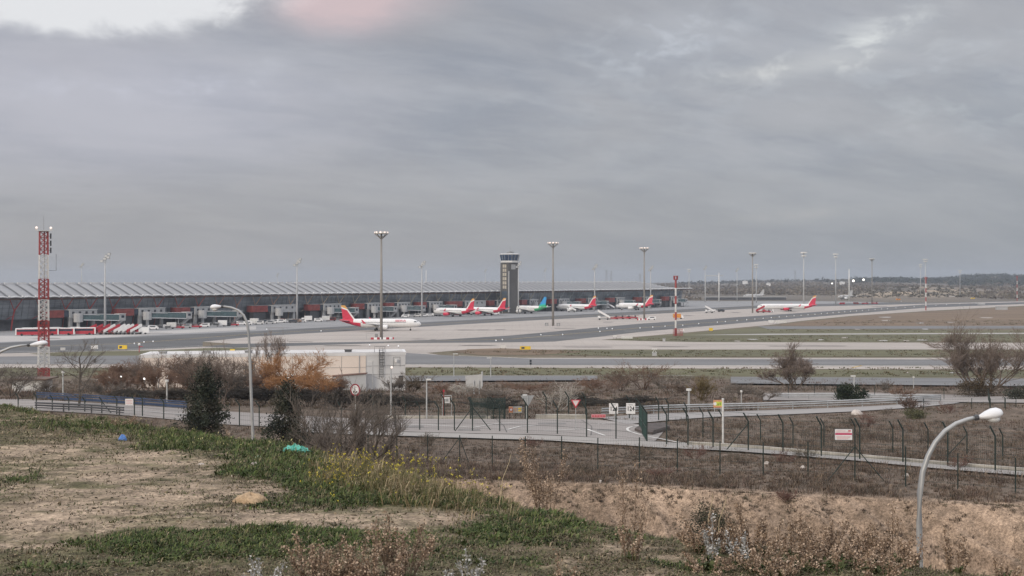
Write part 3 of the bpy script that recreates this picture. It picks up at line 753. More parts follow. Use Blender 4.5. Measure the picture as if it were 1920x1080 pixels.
# ---------------------------------------------------------- floodlight masts
def mast(u, vt, d, r, kind, label, tint=None, base=None, on=False, name='floodlight_mast'):
    x = (u-U0)*d/F; z0 = 0.0 if d < 1200 else h1(x, d)
    h = HC+(V0-vt)*d/F-z0
    th = thing(name, label, 'mast', (x, d, z0), 0, 'tall floodlight masts around the apron' if name == 'floodlight_mast' else None)
    m_ = tint or mastm
    MB().tube([(0, 0, 0), (0, 0, h*.5), (0, 0, h-1.2)], [r, r*.8, r*.58], 8).build('pole', m_, th, True)
    k = r/.62
    if kind == 'ring':
        mb = MB().cyl((0, 0, h-2.4), 1.0*k, .25, 8).cyl((0, 0, h-1.2), 2.9*k, .25, 12)
        for j in range(8):
            a = j*math.pi/4; mb.tube([(0, 0, h-3.4), (2.6*k*math.cos(a), 2.6*k*math.sin(a), h-1.2)], .12*k, 4)
        mb.build('lamp_platform', m_, th)
        for j in range(10):
            a = j*math.pi/5+.3; c = (2.9*k*math.cos(a), 2.9*k*math.sin(a))
            mb = MB().box((c[0]*.8, c[1]*.8, h-.6), (.8*k, .8*k, .7), a).box((c[0]*.95, c[1]*.95, h-.65), (.14*k, .7*k, .6), a, 1)
            mb.build('floodlight', [offw, lampon if on else lampoff], th)
    elif kind == 'tier':
        mb = MB().cyl((0, 0, h-3.4), 1.6*k, .25, 10).cyl((0, 0, h-.9), 2.3*k, .25, 10).tube([(0, 0, h-1.3), (0, 0, h-.3)], .3, 6).build('lamp_platform', m_, th)
        for zz, rr_ in ((h-.3, 2.1), (h-2.9, 1.5)):
            for j in range(6):
                a = j*math.pi/3; MB().box((rr_*k*math.cos(a), rr_*k*math.sin(a), zz), (1.1*k, 1.3*k, 1.0), a).build('floodlight', lampoff if not on else lampon, th)
    elif kind == 'panel':
        mb = MB().box((0, 0, h-2.6), (3.4*k, .8, .25), .5).box((0, 0, h-4.4), (2.6*k, .8, .25), .5).tube([(0, 0, h-1.2), (.6, .3, h)], .16, 5).build('lamp_platform', m_, th)
        for j, (dx_, dz_) in enumerate(((-1.4, -4.0), (.0, -2.9), (.6, -1.6), (1.8, -.6), (1.4, -2.2))):
            mb = MB().box((dx_*k, dx_*.3*k, h+dz_), (1.5*k, 1.0, 1.2), .4).box((dx_*k, dx_*.3*k-.56, h+dz_), (1.2*k, .08, .9), .4, 1); mb.build('floodlight', [grey, lampoff], th)
    elif kind == 'top':
        MB().cyl((0, 0, h-1.2), .55, .3, 8).cyl((0, 0, h-.9), .12, 1.4, 5).build('lamp_platform', m_, th)
    return th
greym = mat('pale_mast', (.42, .43, .44), .5, .1, .4, .1, stain=.15)
def dbase(vb): return HC*F/(vb-V0)
def dterm(u): return HC*F/(95-.0352*u)-32
mast(715, 433, dbase(636), .62, 'ring', 'tallest ring topped floodlight mast in front of the taxiing plane, striped blocks at foot', on=True)
mast(1037, 453, dbase(611), .62, 'ring', 'ring topped floodlight mast on pink concrete right of the blue and green tail', on=True)
mast(1208, 463, dbase(598), .62, 'ring', 'ring topped floodlight mast beside the red loaders and a white pickup', on=True)
mast(1411, 473, dbase(587), .60, 'ring', 'ring topped floodlight mast at the nose of the lone plane on the right')
mast(1635, 484, dbase(570), .60, 'ring', 'slim ring topped mast standing right of the two bright round lights')
mast(1507, 473, 940, .62, 'tier', 'two tier floodlight mast rising behind the tail of the lone plane', greym)
mast(1567, 476, dbase(572), .60, 'tier', 'two tier floodlight mast just right of the lone plane\'s tail', greym)
mast(1735, 486, dbase(560.5), .75, 'tier', 'two tier floodlight mast right behind the striped red and white pole', greym)
mast(1800, 507, dbase(559), .5, 'tier', 'short looking two tier mast near the right edge before the dark wooded hill', greym)
mast(1726, 496, dbase(558.5), .5, 'tier', 'thin mast just left of the striped red and white pole', greym)
mast(1418, 496, dbase(568), .55, 'tier', 'thinner pale mast just right of the ring mast at the lone plane\'s nose', greym)
mast(197, 474, dterm(197), .62, 'panel', 'floodlight mast before the terminal just right of the lattice tower', greym)
mast(153, 493, 1180, .55, 'panel', 'faint floodlight mast rising behind the terminal roof right of the lattice tower', greym)
mast(557, 484, dterm(557), .58, 'panel', 'pale floodlight mast before the terminal left of the taxiing plane\'s tail', greym)
mast(791, 489, dterm(791), .58, 'panel', 'pale floodlight mast above the nose of the taxiing plane', greym)
mast(972, 490, 824, .5, 'panel', 'floodlight mast close against the right side of the control tower', greym)
mast(1115, 495, dterm(1115), .58, 'panel', 'pale mast rising above the red tail right of the blue and green one', greym)
mast(1220, 498, dterm(1220), .55, 'panel', 'pale mast right behind the ring mast by the red loaders', greym)
mast(1022, 503, 1500, .4, 'panel', 'faint far mast over the roof between the tower and the next ring mast', greym)
mast(910, 504, 1500, .4, 'panel', 'faint far mast over the roof just left of the control tower', greym)
mast(520, 512, 1500, .35, 'panel', 'faint distant mast over the roof left of the terminal mast by the plane\'s tail', greym)
mast(1292, 505, 1500, .55, 'tier', 'thin far mast just right of the terminal end', greym)
mast(1322, 498, 1250, .5, 'panel', 'thin far mast at the left end of the pale gantry', greym)
mast(1382, 502, 1300, .5, 'panel', 'thin far mast between the gantry and the lone plane', greym)
mast(1348, 510, 1290, .85, 'top', 'thick plain white pole at the right end of the pale gantry', offw, name='white_pole')
mast(1592, 503, 1300, .8, 'top', 'plain white pole just left of the two bright round lights', offw, name='white_pole')
mast(799, 505, 1300, .6, 'top', 'white pole over the terminal roof right of the mast at the plane\'s nose', offw, name='white_pole')
x0, x1 = (1323-U0)*1290/F, (1356-U0)*1290/F
ga = thing('gantry', 'pale grey gantry beam on a post right of the terminal end', 'gantry', (x0, 1292, 0))
MB().box((0, 0, 14.0), (.9, .9, 28)).build('post', greym, ga); MB().box(((x1-x0)/2, 0, 28.5), (x1-x0+1, .9, .9)).build('beam', greym, ga)
# power pylons beyond
for u, vt, d, lb in ((1137, 506, 2600, 'left one of the two faint lattice pylons over the terminal roof'), (1146, 508, 2600, 'right one of the two faint lattice pylons over the terminal roof'), (1491, 507, 3200, 'lone faint lattice pylon left of the two tier masts'), (1200, 513, 2900, 'faint pylon over the roof left of the ring mast')):
    x = (u-U0)*d/F; z0 = h1(x, d); h_ = HC+(V0-vt)*d/F-z0
    th = thing('power_pylon', lb, 'pylon', (x, d, z0), 0, 'power pylons on the horizon')
    mb = MB()
    for s1 in (-1, 1):
        for s2 in (-1, 1): mb.tube([(s1*3, s2*3, 0), (s1*.6, s2*.6, h_)], .22, 4)
    for k in range(7):
        z = h_*k/7; w1 = 3-2.4*k/7; w2 = 3-2.4*(k+1)/7
        mb.tube([(-w1, 0, z), (w2, 0, h_*(k+1)/7)], .15, 3).tube([(w1, 0, z), (-w2, 0, h_*(k+1)/7)], .15, 3)
    mb.build('lattice', grey, th)
    mb = MB()
    for z in (.78, .88, .97): mb.box((0, 0, h_*z), (9, .4, .4))
    mb.build('cross_arms', grey, th)

# ---------------------------------------------------------- lattice radio tower
td = 262.; tx = (82-U0)*td/F; tz = h1(tx, td)-.3
lt = thing('lattice_tower', 'red and white banded lattice radio tower at the left edge', 'radio tower', (tx, td, tz), R(28))
ztop = HC+(V0-434)*td/F-tz
rm = mat('lattice_red', (.30, .055, .055), .5, .15, .6, stain=.25); wm = mat('lattice_white', (.56, .56, .555), .5, .08, .6, stain=.2)
bands = [434, 478, 523, 562, 601, 650, 690, 722]
for k in range(7):
    za = HC+(V0-bands[k+1])*td/F-tz; zb = HC+(V0-bands[k])*td/F-tz; za = max(za, 0)
    if zb <= za: continue
    mb = MB(); nn = 4 if k not in (4, 5) else 5
    wd = lambda z: .84*(1+.32*(1-z/ztop))
    cs = [(-1, -1), (1, -1), (1, 1), (-1, 1)]
    for (a, b) in cs: mb.tube([(a*wd(za), b*wd(za), za), (a*wd(zb), b*wd(zb), zb)], .11, 5)
    for j in range(nn):
        z1, z2 = za+(zb-za)*j/nn, za+(zb-za)*(j+1)/nn
        for i in range(4):
            (a, b), (c, e) = cs[i], cs[(i+1) % 4]
            mb.tube([(a*wd(z1), b*wd(z1), z1), (c*wd(z2), e*wd(z2), z2)], .055, 4)
            mb.tube([(c*wd(z1), e*wd(z1), z1), (a*wd(z2), b*wd(z2), z2)], .055, 4)
            mb.tube([(a*wd(z2), b*wd(z2), z2), (c*wd(z2), e*wd(z2), z2)], .055, 4)
    mb.tube([(.1, -.2, za), (.1, -.2, zb)], .16, 5)
    mb.build('lattice_section', rm if k % 2 == 0 else wm, lt)
mb = MB().box((0, 0, ztop+.1), (2.5, 2.5, .14)).box((-1.5, 0, ztop+.5), (.5, .4, .6)).box((1.5, 0, ztop+.5), (.5, .4, .6)).build('top_platform', offw, lt)
for s1 in (-1.5, 1.5): MB().ball((s1, -.1, ztop+.8), .28, 8, 6).build('beacon', lampon, lt)
MB().tube([(0, 0, ztop), (0, 0, HC+(V0-404)*td/F-tz)], [.07, .03], 5).build('aerial', grey, lt)
mb = MB()
for z in (ztop-1, ztop-2.6, ztop-4.2): mb.box((1.5, .3, z), (.3, .3, 1.2)).tube([(.8, 0, z), (1.5, .3, z)], .05, 4)
mb.tube([(.9, 0, ztop-8.7), (2.6, 0, ztop-8.7), (2.6, 0, ztop-5)], .05, 4)
mb.build('side_aerials', dark, lt)

# ---------------------------------------------------------- striped poles
for u, vt, vb, lb, r_ in ((1267, 517, 630, 'striped red and white obstacle pole with a red caged top standing in the turf', .42), (1736, 519, 582, 'striped red and white obstacle pole on the dry field at right', .45), (1907, 517, 565, 'far striped red and white pole at the right edge', .45)):
    d = dbase(vb); x = (u-U0)*d/F; h_ = HC+(V0-vt)*d/F
    th = thing('obstacle_pole', lb, 'striped pole', (x, d, 0), 0, 'striped poles on the airfield')
    for k in range(7):
        MB().cyl((0, 0, h_*.93*k/7), r_, h_*.93/7, 8).build('band', (rm, wm)[k % 2] if k else rm, th)
    mb = MB().cyl((0, 0, h_*.93), r_*2.2, .3, 8)
    for k in range(6):
        a = k*math.pi/3; mb.tube([(r_*2*math.cos(a), r_*2*math.sin(a), h_*.93), (r_*2.1*math.cos(a), r_*2.1*math.sin(a), h_)], .15, 4)
    mb.cyl((0, 0, h_-.3), r_*2.2, .25, 8).build('top_cage', rm, th)
    if u == 1267:
        mb = MB()
        for k in range(9): mb.tube([(-1.2+k*.5, -1, 0), (-1.2+k*.5, -1, 3.0)], .09, 4)
        for z in (.5, 1.7, 2.9): mb.box((.8, -1, z), (4.2, .1, .12))
        mb.build('foot_railing', rm, th)

# ---------------------------------------------------------- aircraft
def plane(u, v, d, head, label, L=37.6, fin_style='red', engine_m=None, lettering=None, z=0.0):
    """tail end of the plane at survey column u, distance d; head = heading angle of the nose"""
    c = Vector(((u-U0)*d/F, d, z))+Vector((math.cos(head), math.sin(head), 0))*L*.5
    th = thing('airliner', label, 'airliner', c, head, 'airliners on the apron')
    r = 1.98; zc_ = 3.55; h = L/2
    prof = [(h, .05, -.55), (h-.25, .45, -.5), (h-.9, .95, -.38), (h-2.2, 1.45, -.2), (h-3.6, 1.8, -.06), (h-5.2, 1.95, 0), (h-6.5, r, 0), (-h+13.5, r, 0), (-h+10, 1.86, .12), (-h+6.5, 1.45, .48), (-h+3.2, .92, .95), (-h+1.0, .5, 1.28), (-h, .18, 1.42)]
    def ring(x, rr_, dz_, n=20): return [(x, rr_*math.cos(2*math.pi*j/n), zc_+dz_+rr_*1.04*math.sin(2*math.pi*j/n)) for j in range(n)]
    tailc = {'red': redl, 'green': greenl, 'white': white}[fin_style]
    def mf(i, j):
        if i >= 9: return 1
        if i == 8: return 1 if j in (10, 11, 12, 13, 14, 15, 16, 17, 18, 19) else 0
        return 0
    MB().loft([ring(*p) for p in prof], 0, True, mf).build('fuselage', [white if fin_style != 'white' else ltgrey, tailc if fin_style != 'white' else ltgrey], th, True)
    for s_ in (-1, 1):
        MB().box((h-7-(L-17)/2, s_*(r*.972), zc_+.45), (L-17, .06, .34)).build('cabin_windows', winm, th)
    mb = MB()
    for s_ in (-1, 1):
        mb.face([(h-1.25, s_*.40, zc_+.55), (h-2.9, s_*1.52, zc_+.52), (h-3.3, s_*1.42, zc_+1.0), (h-2.3, s_*.30, zc_+1.12)][::s_])
        mb.box((h-2.7, s_*1.40, zc_+.72), (1.1, .35, .42), -s_*.33)
    mb.box((h-1.75, 0, zc_+.78), (.5, 1.5, .42))
    mb.build('cockpit_window', dglass, th)
    em = engine_m or white
    for s_ in (-1, 1):
        def sec(x, y, z_, ch, tk): return [(x, y, z_), (x-ch*.3, y, z_+tk), (x-ch, y, z_), (x-ch*.35, y, z_-tk*.6)]
        mb = MB().loft([sec(3.6, s_*1.5, 2.5, 6.8, .45), sec(.6, s_*6.0, 2.95, 4.0, .28), sec(-5.0, s_*16.6, 3.95, 1.5, .1)])
        mb.build('wing', wingm, th)
        mb = MB().face([(-5.0, s_*16.6, 3.95), (-6.4, s_*16.65, 3.95), (-7.2, s_*16.9, 5.7), (-6.7, s_*16.9, 5.7)][::s_])
        mb.v += [(x, y+.08, z_) for x, y, z_ in mb.v]; mb.f += [(7, 6, 5, 4), (0, 4, 5, 1), (1, 5, 6, 2), (2, 6, 7, 3), (3, 7, 4, 0)]; mb.m += [0]*5
        mb.build('winglet', tailc if fin_style == 'red' else white, th)
        y = s_*5.75
        mb = MB().loft([[(x, y+q*math.cos(2*math.pi*j/14), 1.75+q*math.sin(2*math.pi*j/14)) for j in range(14)] for x, q in ((3.9, .98), (3.5, 1.12), (1.6, 1.12), (.2, .8), (-.8, .45))])
        mb.disc((3.86, y, 1.75), .86, 'x', .06, 14, 1)
        mb.extr([(2.8, y-.12, 2.7), (-1.6, y-.12, 2.9), (-1.2, y-.12, 2.2), (1.0, y-.12, 2.4)], (0, .24, 0), 0)
        mb.build('engine', [em, dark], th, True)
        mb = MB().loft([[(-h+5.2, s_*.5, zc_+.95), (-h+4.2, s_*.5, zc_+1.15), (-h+1.2, s_*.5, zc_+1.05), (-h+4.0, s_*.5, zc_+.85)], [(-h+2.0, s_*6.1, zc_+1.5), (-h+1.7, s_*6.1, zc_+1.56), (-h+.5, s_*6.1, zc_+1.52), (-h+1.6, s_*6.1, zc_+1.45)]])
        mb.build('tailplane', white if fin_style != 'red' else wingm, th)
    # fin in livery bands
    def fp(q, k): # q 0 leading..1 trailing, k height 0..1
        zb_, zt_ = zc_+1.35, 11.9
        le = -h+7.6-5.2*k; te = -h+1.55-.95*k
        return (le+(te-le)*q, zb_+(zt_-zb_)*k)
    if fin_style == 'red': bnd = [((0, 0), (.62, .80), 0), ((.62, .80), (.73, .90), 1), ((.73, .90), (1, 1), 2)]; fm = [redl, white, orangel]
    elif fin_style == 'green': bnd = [((0, 0), (.10, .20), 0), ((.10, .20), (.24, .36), 1), ((.24, .36), (1, 1), 2)]; fm = [greenl, teall, bluel]
    else: bnd = [((0, 0), (1, 1), 0)]; fm = [ltgrey]
    mb = MB()
    for (a0, a1), (b0, b1), mi in bnd:
        q1, q2, q3, q4 = fp(0, a0), fp(1, a1), fp(1, b1), fp(0, b0)
        mb.extr([(q1[0], -.16, q1[1]), (q2[0], -.16, q2[1]), (q3[0], -.16, q3[1]), (q4[0], -.16, q4[1])], (0, .32, 0), mi)
    if fin_style == 'red':      # white flash along the leading edge
        a, b, c_, e_ = fp(0, .02), fp(.16, .06), fp(.22, .66), fp(0, .62)
        for y in (-.20, .17): mb.extr([(a[0], y, a[1]), (b[0], y, b[1]), (c_[0], y, c_[1]), (e_[0], y, e_[1])], (0, .03, 0), 1)
    mb.build('tail_fin', fm, th)
    for gx, gy, wr in ((h-5.0, 0, .42), (-2.0, 3.8, .62), (-2.0, -3.8, .62)):
        g = MB().tube([(gx, gy, .5), (gx, gy, 2.6)], .16, 6).build('landing_gear', ltgrey, th)
        mb = MB()
        for s_ in (-.38, .38): mb.disc((gx, gy+s_-.16, wr), wr, 'y', .32, 12)
        mb.build('wheels', black, g)
    if lettering:
        sd = -1
        o = text(lettering, 1.35, redl, th, (h-9.6, -r*.93, zc_+1.15), (R(90-26), 0, 0), 'lettering', .02, 1.35)
    return th
redl = mat('livery_red', (.56, .035, .075), .35, .06, .5); orangel = mat('livery_orange', (.66, .36, .10), .35, .06, .5)
greenl = mat('livery_green', (.05, .36, .16), .35, .1, .5); teall = mat('livery_teal', (.03, .40, .42), .35, .1, .5); bluel = mat('livery_blue', (.05, .30, .62), .35, .06, .5)
wingm = mat('wing_grey', (.36, .37, .38), .4, .1, .5)
winm = mat('cabin_window_strip', (.30, .31, .33), .3, .5, 3.0, stretch=(1, .01, .01))
PH = math.atan2(.60, -.80)
plane(637, 620, 551, R(1.0), 'white airliner with red and orange tail taxiing right past the tallest mast', 38.2, lettering='IBERIA')
plane(891, 592, 752, PH, 'parked airliner nearest the taxiing plane with red engines and a red tail', 35, engine_m=redl)
plane(950, 588, 776, PH, 'parked red tailed airliner just left of the control tower foot', 35, engine_m=redl)
plane(1026, 586.5, 822, PH, 'parked airliner with a blue and green tail', 37, 'green')
plane(1119, 582.5, 876, PH, 'parked red tailed airliner right of the blue and green tailed one', 37)
plane(1226, 580.5, 925, R(160), 'small looking airliner facing left by the terminal end behind the ring mast', 31)
plane(1532, 583.5, 896, R(178), 'lone long airliner with red engines parked on the pink apron at right', 45.5, engine_m=redl)
plane(1600, 560, 1420, R(188), 'distant white airliner right of the lone plane\'s tail', 20, 'white')
plane(1434, 558, 1500, R(183), 'distant plain white airliner parked behind the lone plane', 28, 'white')

# ---------------------------------------------------------- ground vehicles
def wheels(mb_, th, xs, w_, r_):
    for x in xs:
        for s_ in (-1, 1): MB().disc((x, s_*w_/2-.12, r_), r_, 'y', .24, 10).build('wheel', black, th)
def bus(loc, rz, label):
    th = thing('apron_bus', label, 'bus', loc, rz, 'apron buses by the lattice tower')
    mb = MB().box((0, 0, 1.15), (13, 2.9, 1.5)).box((0, 0, 2.35), (12.9, 2.84, .95), 0, 1); mb.build('body', [red, red], th)
    MB().box((0, 0, 3.0), (13, 2.9, .4)).box((-2, 0, 3.3), (4, 2, .25)).build('roof', white, th)
    for s_ in (-1, 1): MB().box((-.2, s_*1.43, 2.2), (11.4, .06, .9)).build('side_window', dglass, th)
    for s_ in (-1, 1):
        MB().box((s_*6.3, 0, 1.6), (.5, 2.95, 2.6)).build('end_panel', white, th)
        MB().box((s_*6.57, 0, 2.1), (.06, 2.5, 1.3)).build('windscreen', dglass, th)
    wheels(None, th, (-4, 4), 2.7, .5)
def stair_truck(loc, rz, label, red_=False, name='stair_truck', group='stair trucks parked in a row by the buses', sc=1.0):
    th = thing(name, label, 'stair truck', loc, rz, group)
    m1 = red if red_ else white
    MB().box((0, 0, .8), (7.5*sc, 2.2, .6)).build('chassis', grey if not red_ else dkred, th)
    mb = MB().box((3.0*sc, 0, 1.6), (1.7, 2.1, 1.5), 0, 0, .85); mb.build('driver_cab', m1, th)
    MB().box((3.55*sc, 0, 1.85), (.75, 1.8, .6)).build('windscreen', dglass, th)
    a, b = (-4.0*sc, .9), (3.6*sc, 5.2*sc)
    mb = MB()
    for s_ in (-1, 1): mb.extr([(a[0], s_*.95-.06, a[1]), (b[0], s_*.95-.06, b[1]), (b[0], s_*.95-.06, b[1]+1.2), (a[0], s_*.95-.06, a[1]+1.2)], (0, .12, 0))
    mb.build('stair_side', m1, th)
    mb = MB()
    for k in range(16):
        q = k/16; mb.box((a[0]+(b[0]-a[0])*q, 0, a[1]+(b[1]-a[1])*q), (.5, 1.7, .1))
    mb.box((b[0]+.8, 0, b[1]), (1.8, 2, .15)).build('steps', ltgrey, th)
    MB().tube([(2.4*sc, .7, 1), (3.2*sc, .7, 5*sc-.2)], .12, 4).tube([(2.4*sc, -.7, 1), (3.2*sc, -.7, 5*sc-.2)], .12, 4).build('lift_ram', grey, th)
    wheels(None, th, (-2.4*sc, 2.6*sc), 2.1, .45)
def van(loc, rz, label, m1=None, name='service_van', group='vans and trucks on the apron', box=False):
    th = thing(name, label, 'van', loc, rz, group); m1 = m1 or white
    if box: MB().box((-.9, 0, 1.9), (4.4, 2.3, 2.4)).build('cargo_box', m1, th); MB().box((2.2, 0, 1.3), (1.6, 2.1, 1.5), 0, 0, .85).build('cab', white, th); MB().box((2.9, 0, 1.6), (.5, 1.8, .6)).build('windscreen', dglass, th)
    else:
        MB().extr([(-2.4, -.95, .35), (2.5, -.95, .35), (2.5, -.95, 1.1), (1.6, -.95, 1.9), (-2.4, -.95, 2.0)], (0, 1.9, 0)).build('body', m1, th)
        mb = MB()
        for s_ in (-1, 1): mb.box((-.2, s_*.96, 1.5), (2.6, .05, .5))
        mb.box((2.03, 0, 1.5), (.1, 1.6, .55)); mb.build('windows', dglass, th)
    wheels(None, th, (-1.5, 1.6), 1.9, .36)
def tug(loc, rz, label, m1=None, group='low red tugs and loaders'):
    th = thing('loader', label, 'loader', loc, rz, group); m1 = m1 or red
    MB().extr([(-3.2, -.9, .4), (3.2, -.9, .4), (3.2, -.9, 1.0), (1.2, -.9, 1.2), (-3.2, -.9, 1.0)], (0, 1.8, 0)).build('body', m1, th)
    MB().extr([(-3.6, -.5, 1.05), (3.8, -.5, 1.9), (3.8, -.5, 2.1), (-3.6, -.5, 1.3)], (0, 1.0, 0)).build('belt', dkred, th)
    MB().box((1.6, -.6, 1.7), (.9, .5, 1.0)).build('seat_frame', dark, th)
    wheels(None, th, (-2.2, 2.2), 1.8, .4)
def carts(loc, rz, label, n=4):
    th = thing('baggage_cart_train', label, 'baggage carts', loc, rz, 'baggage carts under the bridges')
    for k in range(n):
        mb = MB().box((k*3.6-n*1.8, 0, .55), (3.0, 1.6, .2)).box((k*3.6-n*1.8, 0, 2.0), (3.0, 1.6, .1)).box((k*3.6-n*1.8, .2, 1.1), (2.4, 1.2, .8), 0, 1)
        for s_ in (-1.4, 1.4):
            for y in (-.7, .7): mb.tube([(k*3.6-n*1.8+s_, y, .5), (k*3.6-n*1.8+s_, y, 2)], .06, 4)
        mb.build('cart', [grey, dark], th)
def ga_(u, v): return Vector((*gp(u, v), .06))
bus(ga_(60, 629.5), R(20), 'leftmost white roofed red bus left of the lattice tower')
bus(ga_(80, 629.0), R(16), 'white roofed red bus half hidden behind the lattice tower')
bus(ga_(112, 628.5), R(6), 'white roofed red bus just right of the lattice tower')
bus(ga_(150, 628.0), R(14), 'rightmost white roofed red bus next to the stair trucks')
srow = [(170, 1), (182, 1), (195, 1), (205, 0), (214, 1), (224, 0), (232, 0), (240, 0), (248, 1), (255, 0)]
sl = ['first red stair truck of the row next to the last bus', 'second red stair truck of the row from the buses', 'red stair truck left of the first white one in the row', 'first white stair truck of the row from the buses', 'lone red stair truck between two white ones near the row\'s middle',
      'first of three white stair trucks side by side in the row', 'middle one of three white stair trucks side by side', 'last of three white stair trucks side by side in the row', 'red stair truck second from the right end of the row', 'white stair truck at the right end of the row']
for (u, rd), lb in zip(srow, sl): stair_truck(ga_(u, 627.6-(u-170)*.006), R(30), lb, bool(rd), sc=.66)
van(ga_(266, 626.8), R(190), 'white box truck parked right of the stair truck row', white, box=True)
tug(ga_(333, 616.5), R(10), 'low red loader under the third boarding bridge'); tug(ga_(366, 615), R(15), 'low red loader right of the one under the third bridge', None)
tug(ga_(436, 611.5), R(5), 'low red loader left of the curved street lamp pole'); tug(ga_(538, 604.5), R(170), 'low dark red loader among vans left of the taxiing plane', dkred)
carts(ga_(300, 617.5), R(6), 'line of dark baggage carts under the long teal tunnel'); carts(ga_(398, 612.5), R(8), 'line of dark baggage carts under the tunnel left of the street lamp', 3)
for i, (u, v, bx, m1, lb) in enumerate(((452, 609, 0, white, 'white van just left of the street lamp pole'), (474, 608, 1, offw, 'pale box truck right behind the street lamp pole'), (497, 606, 0, dark, 'dark van left of the parked white cars by the bridges'), (514, 606.5, 0, white, 'white van left end of the cars by the bridges'),
     (527, 605.5, 0, white, 'second white van of the cars by the bridges'), (541, 604.8, 0, white, 'third white van of the cars by the bridges'), (557, 605, 0, mat('tan_paint', (.30, .2, .14), .5), 'tan van below the stair of a bridge'), (575, 602.5, 1, white, 'white box truck left of the taxiing plane\'s tail'), (586, 602, 0, dark, 'dark blue van near the taxiing plane\'s tail'),
     (783, 594, 0, offw, 'grey van above the nose of the taxiing plane'), (796, 593.5, 0, white, 'first white car right of the taxiing plane\'s nose'), (806, 593, 0, white, 'second white car right of the taxiing plane\'s nose'), (822, 592.5, 1, ltgrey, 'grey box truck beside the first parked plane'),
     (930, 590, 0, white, 'white van under the second red tail'), (962, 587.5, 0, white, 'white van left of the blue and green tailed plane'), (1078, 584, 0, white, 'white van under the fin right of the blue and green one'), (1136, 580, 1, offw, 'pale truck right of the fourth red tail'),
     (1222, 600, 0, white, 'white pickup right of the mast by the red loaders'), (1272, 598, 1, orange, 'orange truck behind the striped pole'), (1335, 585, 0, white, 'white van on the apron left of the lone plane'), (1352, 585, 0, dark, 'dark car on the apron left of the lone plane'), (1444, 585.5, 0, white, 'white van at the belly of the lone plane'),
     (1684, 563, 0, orange, 'orange truck far out on the right apron'), (1579, 571, 0, red, 'red tug right of the two tier mast by the lone plane\'s tail'), (1605, 570.5, 0, dkred, 'second dark red tug on the far apron right of the lone plane'), (1824, 561, 0, yellow, 'yellow truck far out near the right edge'))):
    van(ga_(u, v), R((15, 175, 8, 190)[i % 4]), lb, m1, box=bool(bx))
for u, k, m1, lb in ((287, 0, white, 'small white van between the stair trucks and the dark cart line'), (318, 1, offw, 'pale box truck left of the low red loader under the third bridge'), (350, 0, ltgrey, 'grey van between the two low red loaders under the third bridge'), (384, 0, white, 'white van right of the two low red loaders under the third bridge'), (414, 1, white, 'white box truck left of the low red loader by the street lamp'), (425, 0, dark, 'dark van beside the low red loader by the street lamp'),
     (464, 0, white, 'white van just right of the street lamp pole on the apron'), (486, 0, offw, 'pale van between the box truck and the dark van by the lamp'), (506, 0, ltgrey, 'grey van left of the three white cars by the bridges'), (549, 0, dark, 'dark van right of the three white cars by the bridges'), (566, 0, white, 'white van between the tan van and the box truck'), (597, 0, white, 'white van closest to the taxiing plane\'s tail'), (608, 1, offw, 'pale box truck nearly touching the taxiing plane\'s tail'),
     (622, 0, dkred, 'dull red van left of the taxiing plane\'s tailplane'), (760, 0, white, 'white van behind the cockpit of the taxiing plane'), (772, 0, ltgrey, 'grey van behind the nose of the taxiing plane')):
    van(ga_(u, 618.6-(u-280)*.0485), R(12 if u % 2 else 190), lb, m1, box=bool(k))
for u, lb in ((270, 'dark baggage carts right of the stair truck row'), (352, 'dark baggage carts behind the two low red loaders'), (520, 'dark baggage carts behind the three white cars'), (640, 'dark baggage carts behind the taxiing plane\'s tail')):
    carts(ga_(u, 617-(u-280)*.0485), R(8), lb, 3)
stair_truck(ga_(1132, 600), R(180), 'white mobile stair standing alone left of the red loaders', False, 'mobile_stair', 'mobile stairs on the apron', .95)
stair_truck(ga_(1072, 585.5), R(178), 'white mobile stair beside the fin right of the blue and green one', False, 'mobile_stair', 'mobile stairs on the apron', .8)
stair_truck(ga_(1145, 580), R(178), 'white mobile stair left of the small airliner', False, 'mobile_stair', 'mobile stairs on the apron', .8)
stair_truck(ga_(1330, 587), R(185), 'pale mobile stair left of the lone plane', False, 'mobile_stair', 'mobile stairs on the apron', .8)
stair_truck(ga_(1426, 586.5), R(5), 'red mobile stair at the nose of the lone plane', True, 'mobile_stair', 'mobile stairs on the apron', .8)
for u, v, lb in ((1150, 599, 'red loader next to the lone white stair'), (1162, 598.5, 'red loader second from the lone white stair'), (1174, 598.5, 'red loader third from the lone white stair'), (1186, 598, 'red loader nearest the ring mast'), (1437, 586, 'red loader under the lone plane'), (1622, 570.5, 'small red loader far out on the right apron'), (1640, 570, 'tiny red loader right of the slim ring mast')):
    tug(ga_(u, v), R(5), lb)
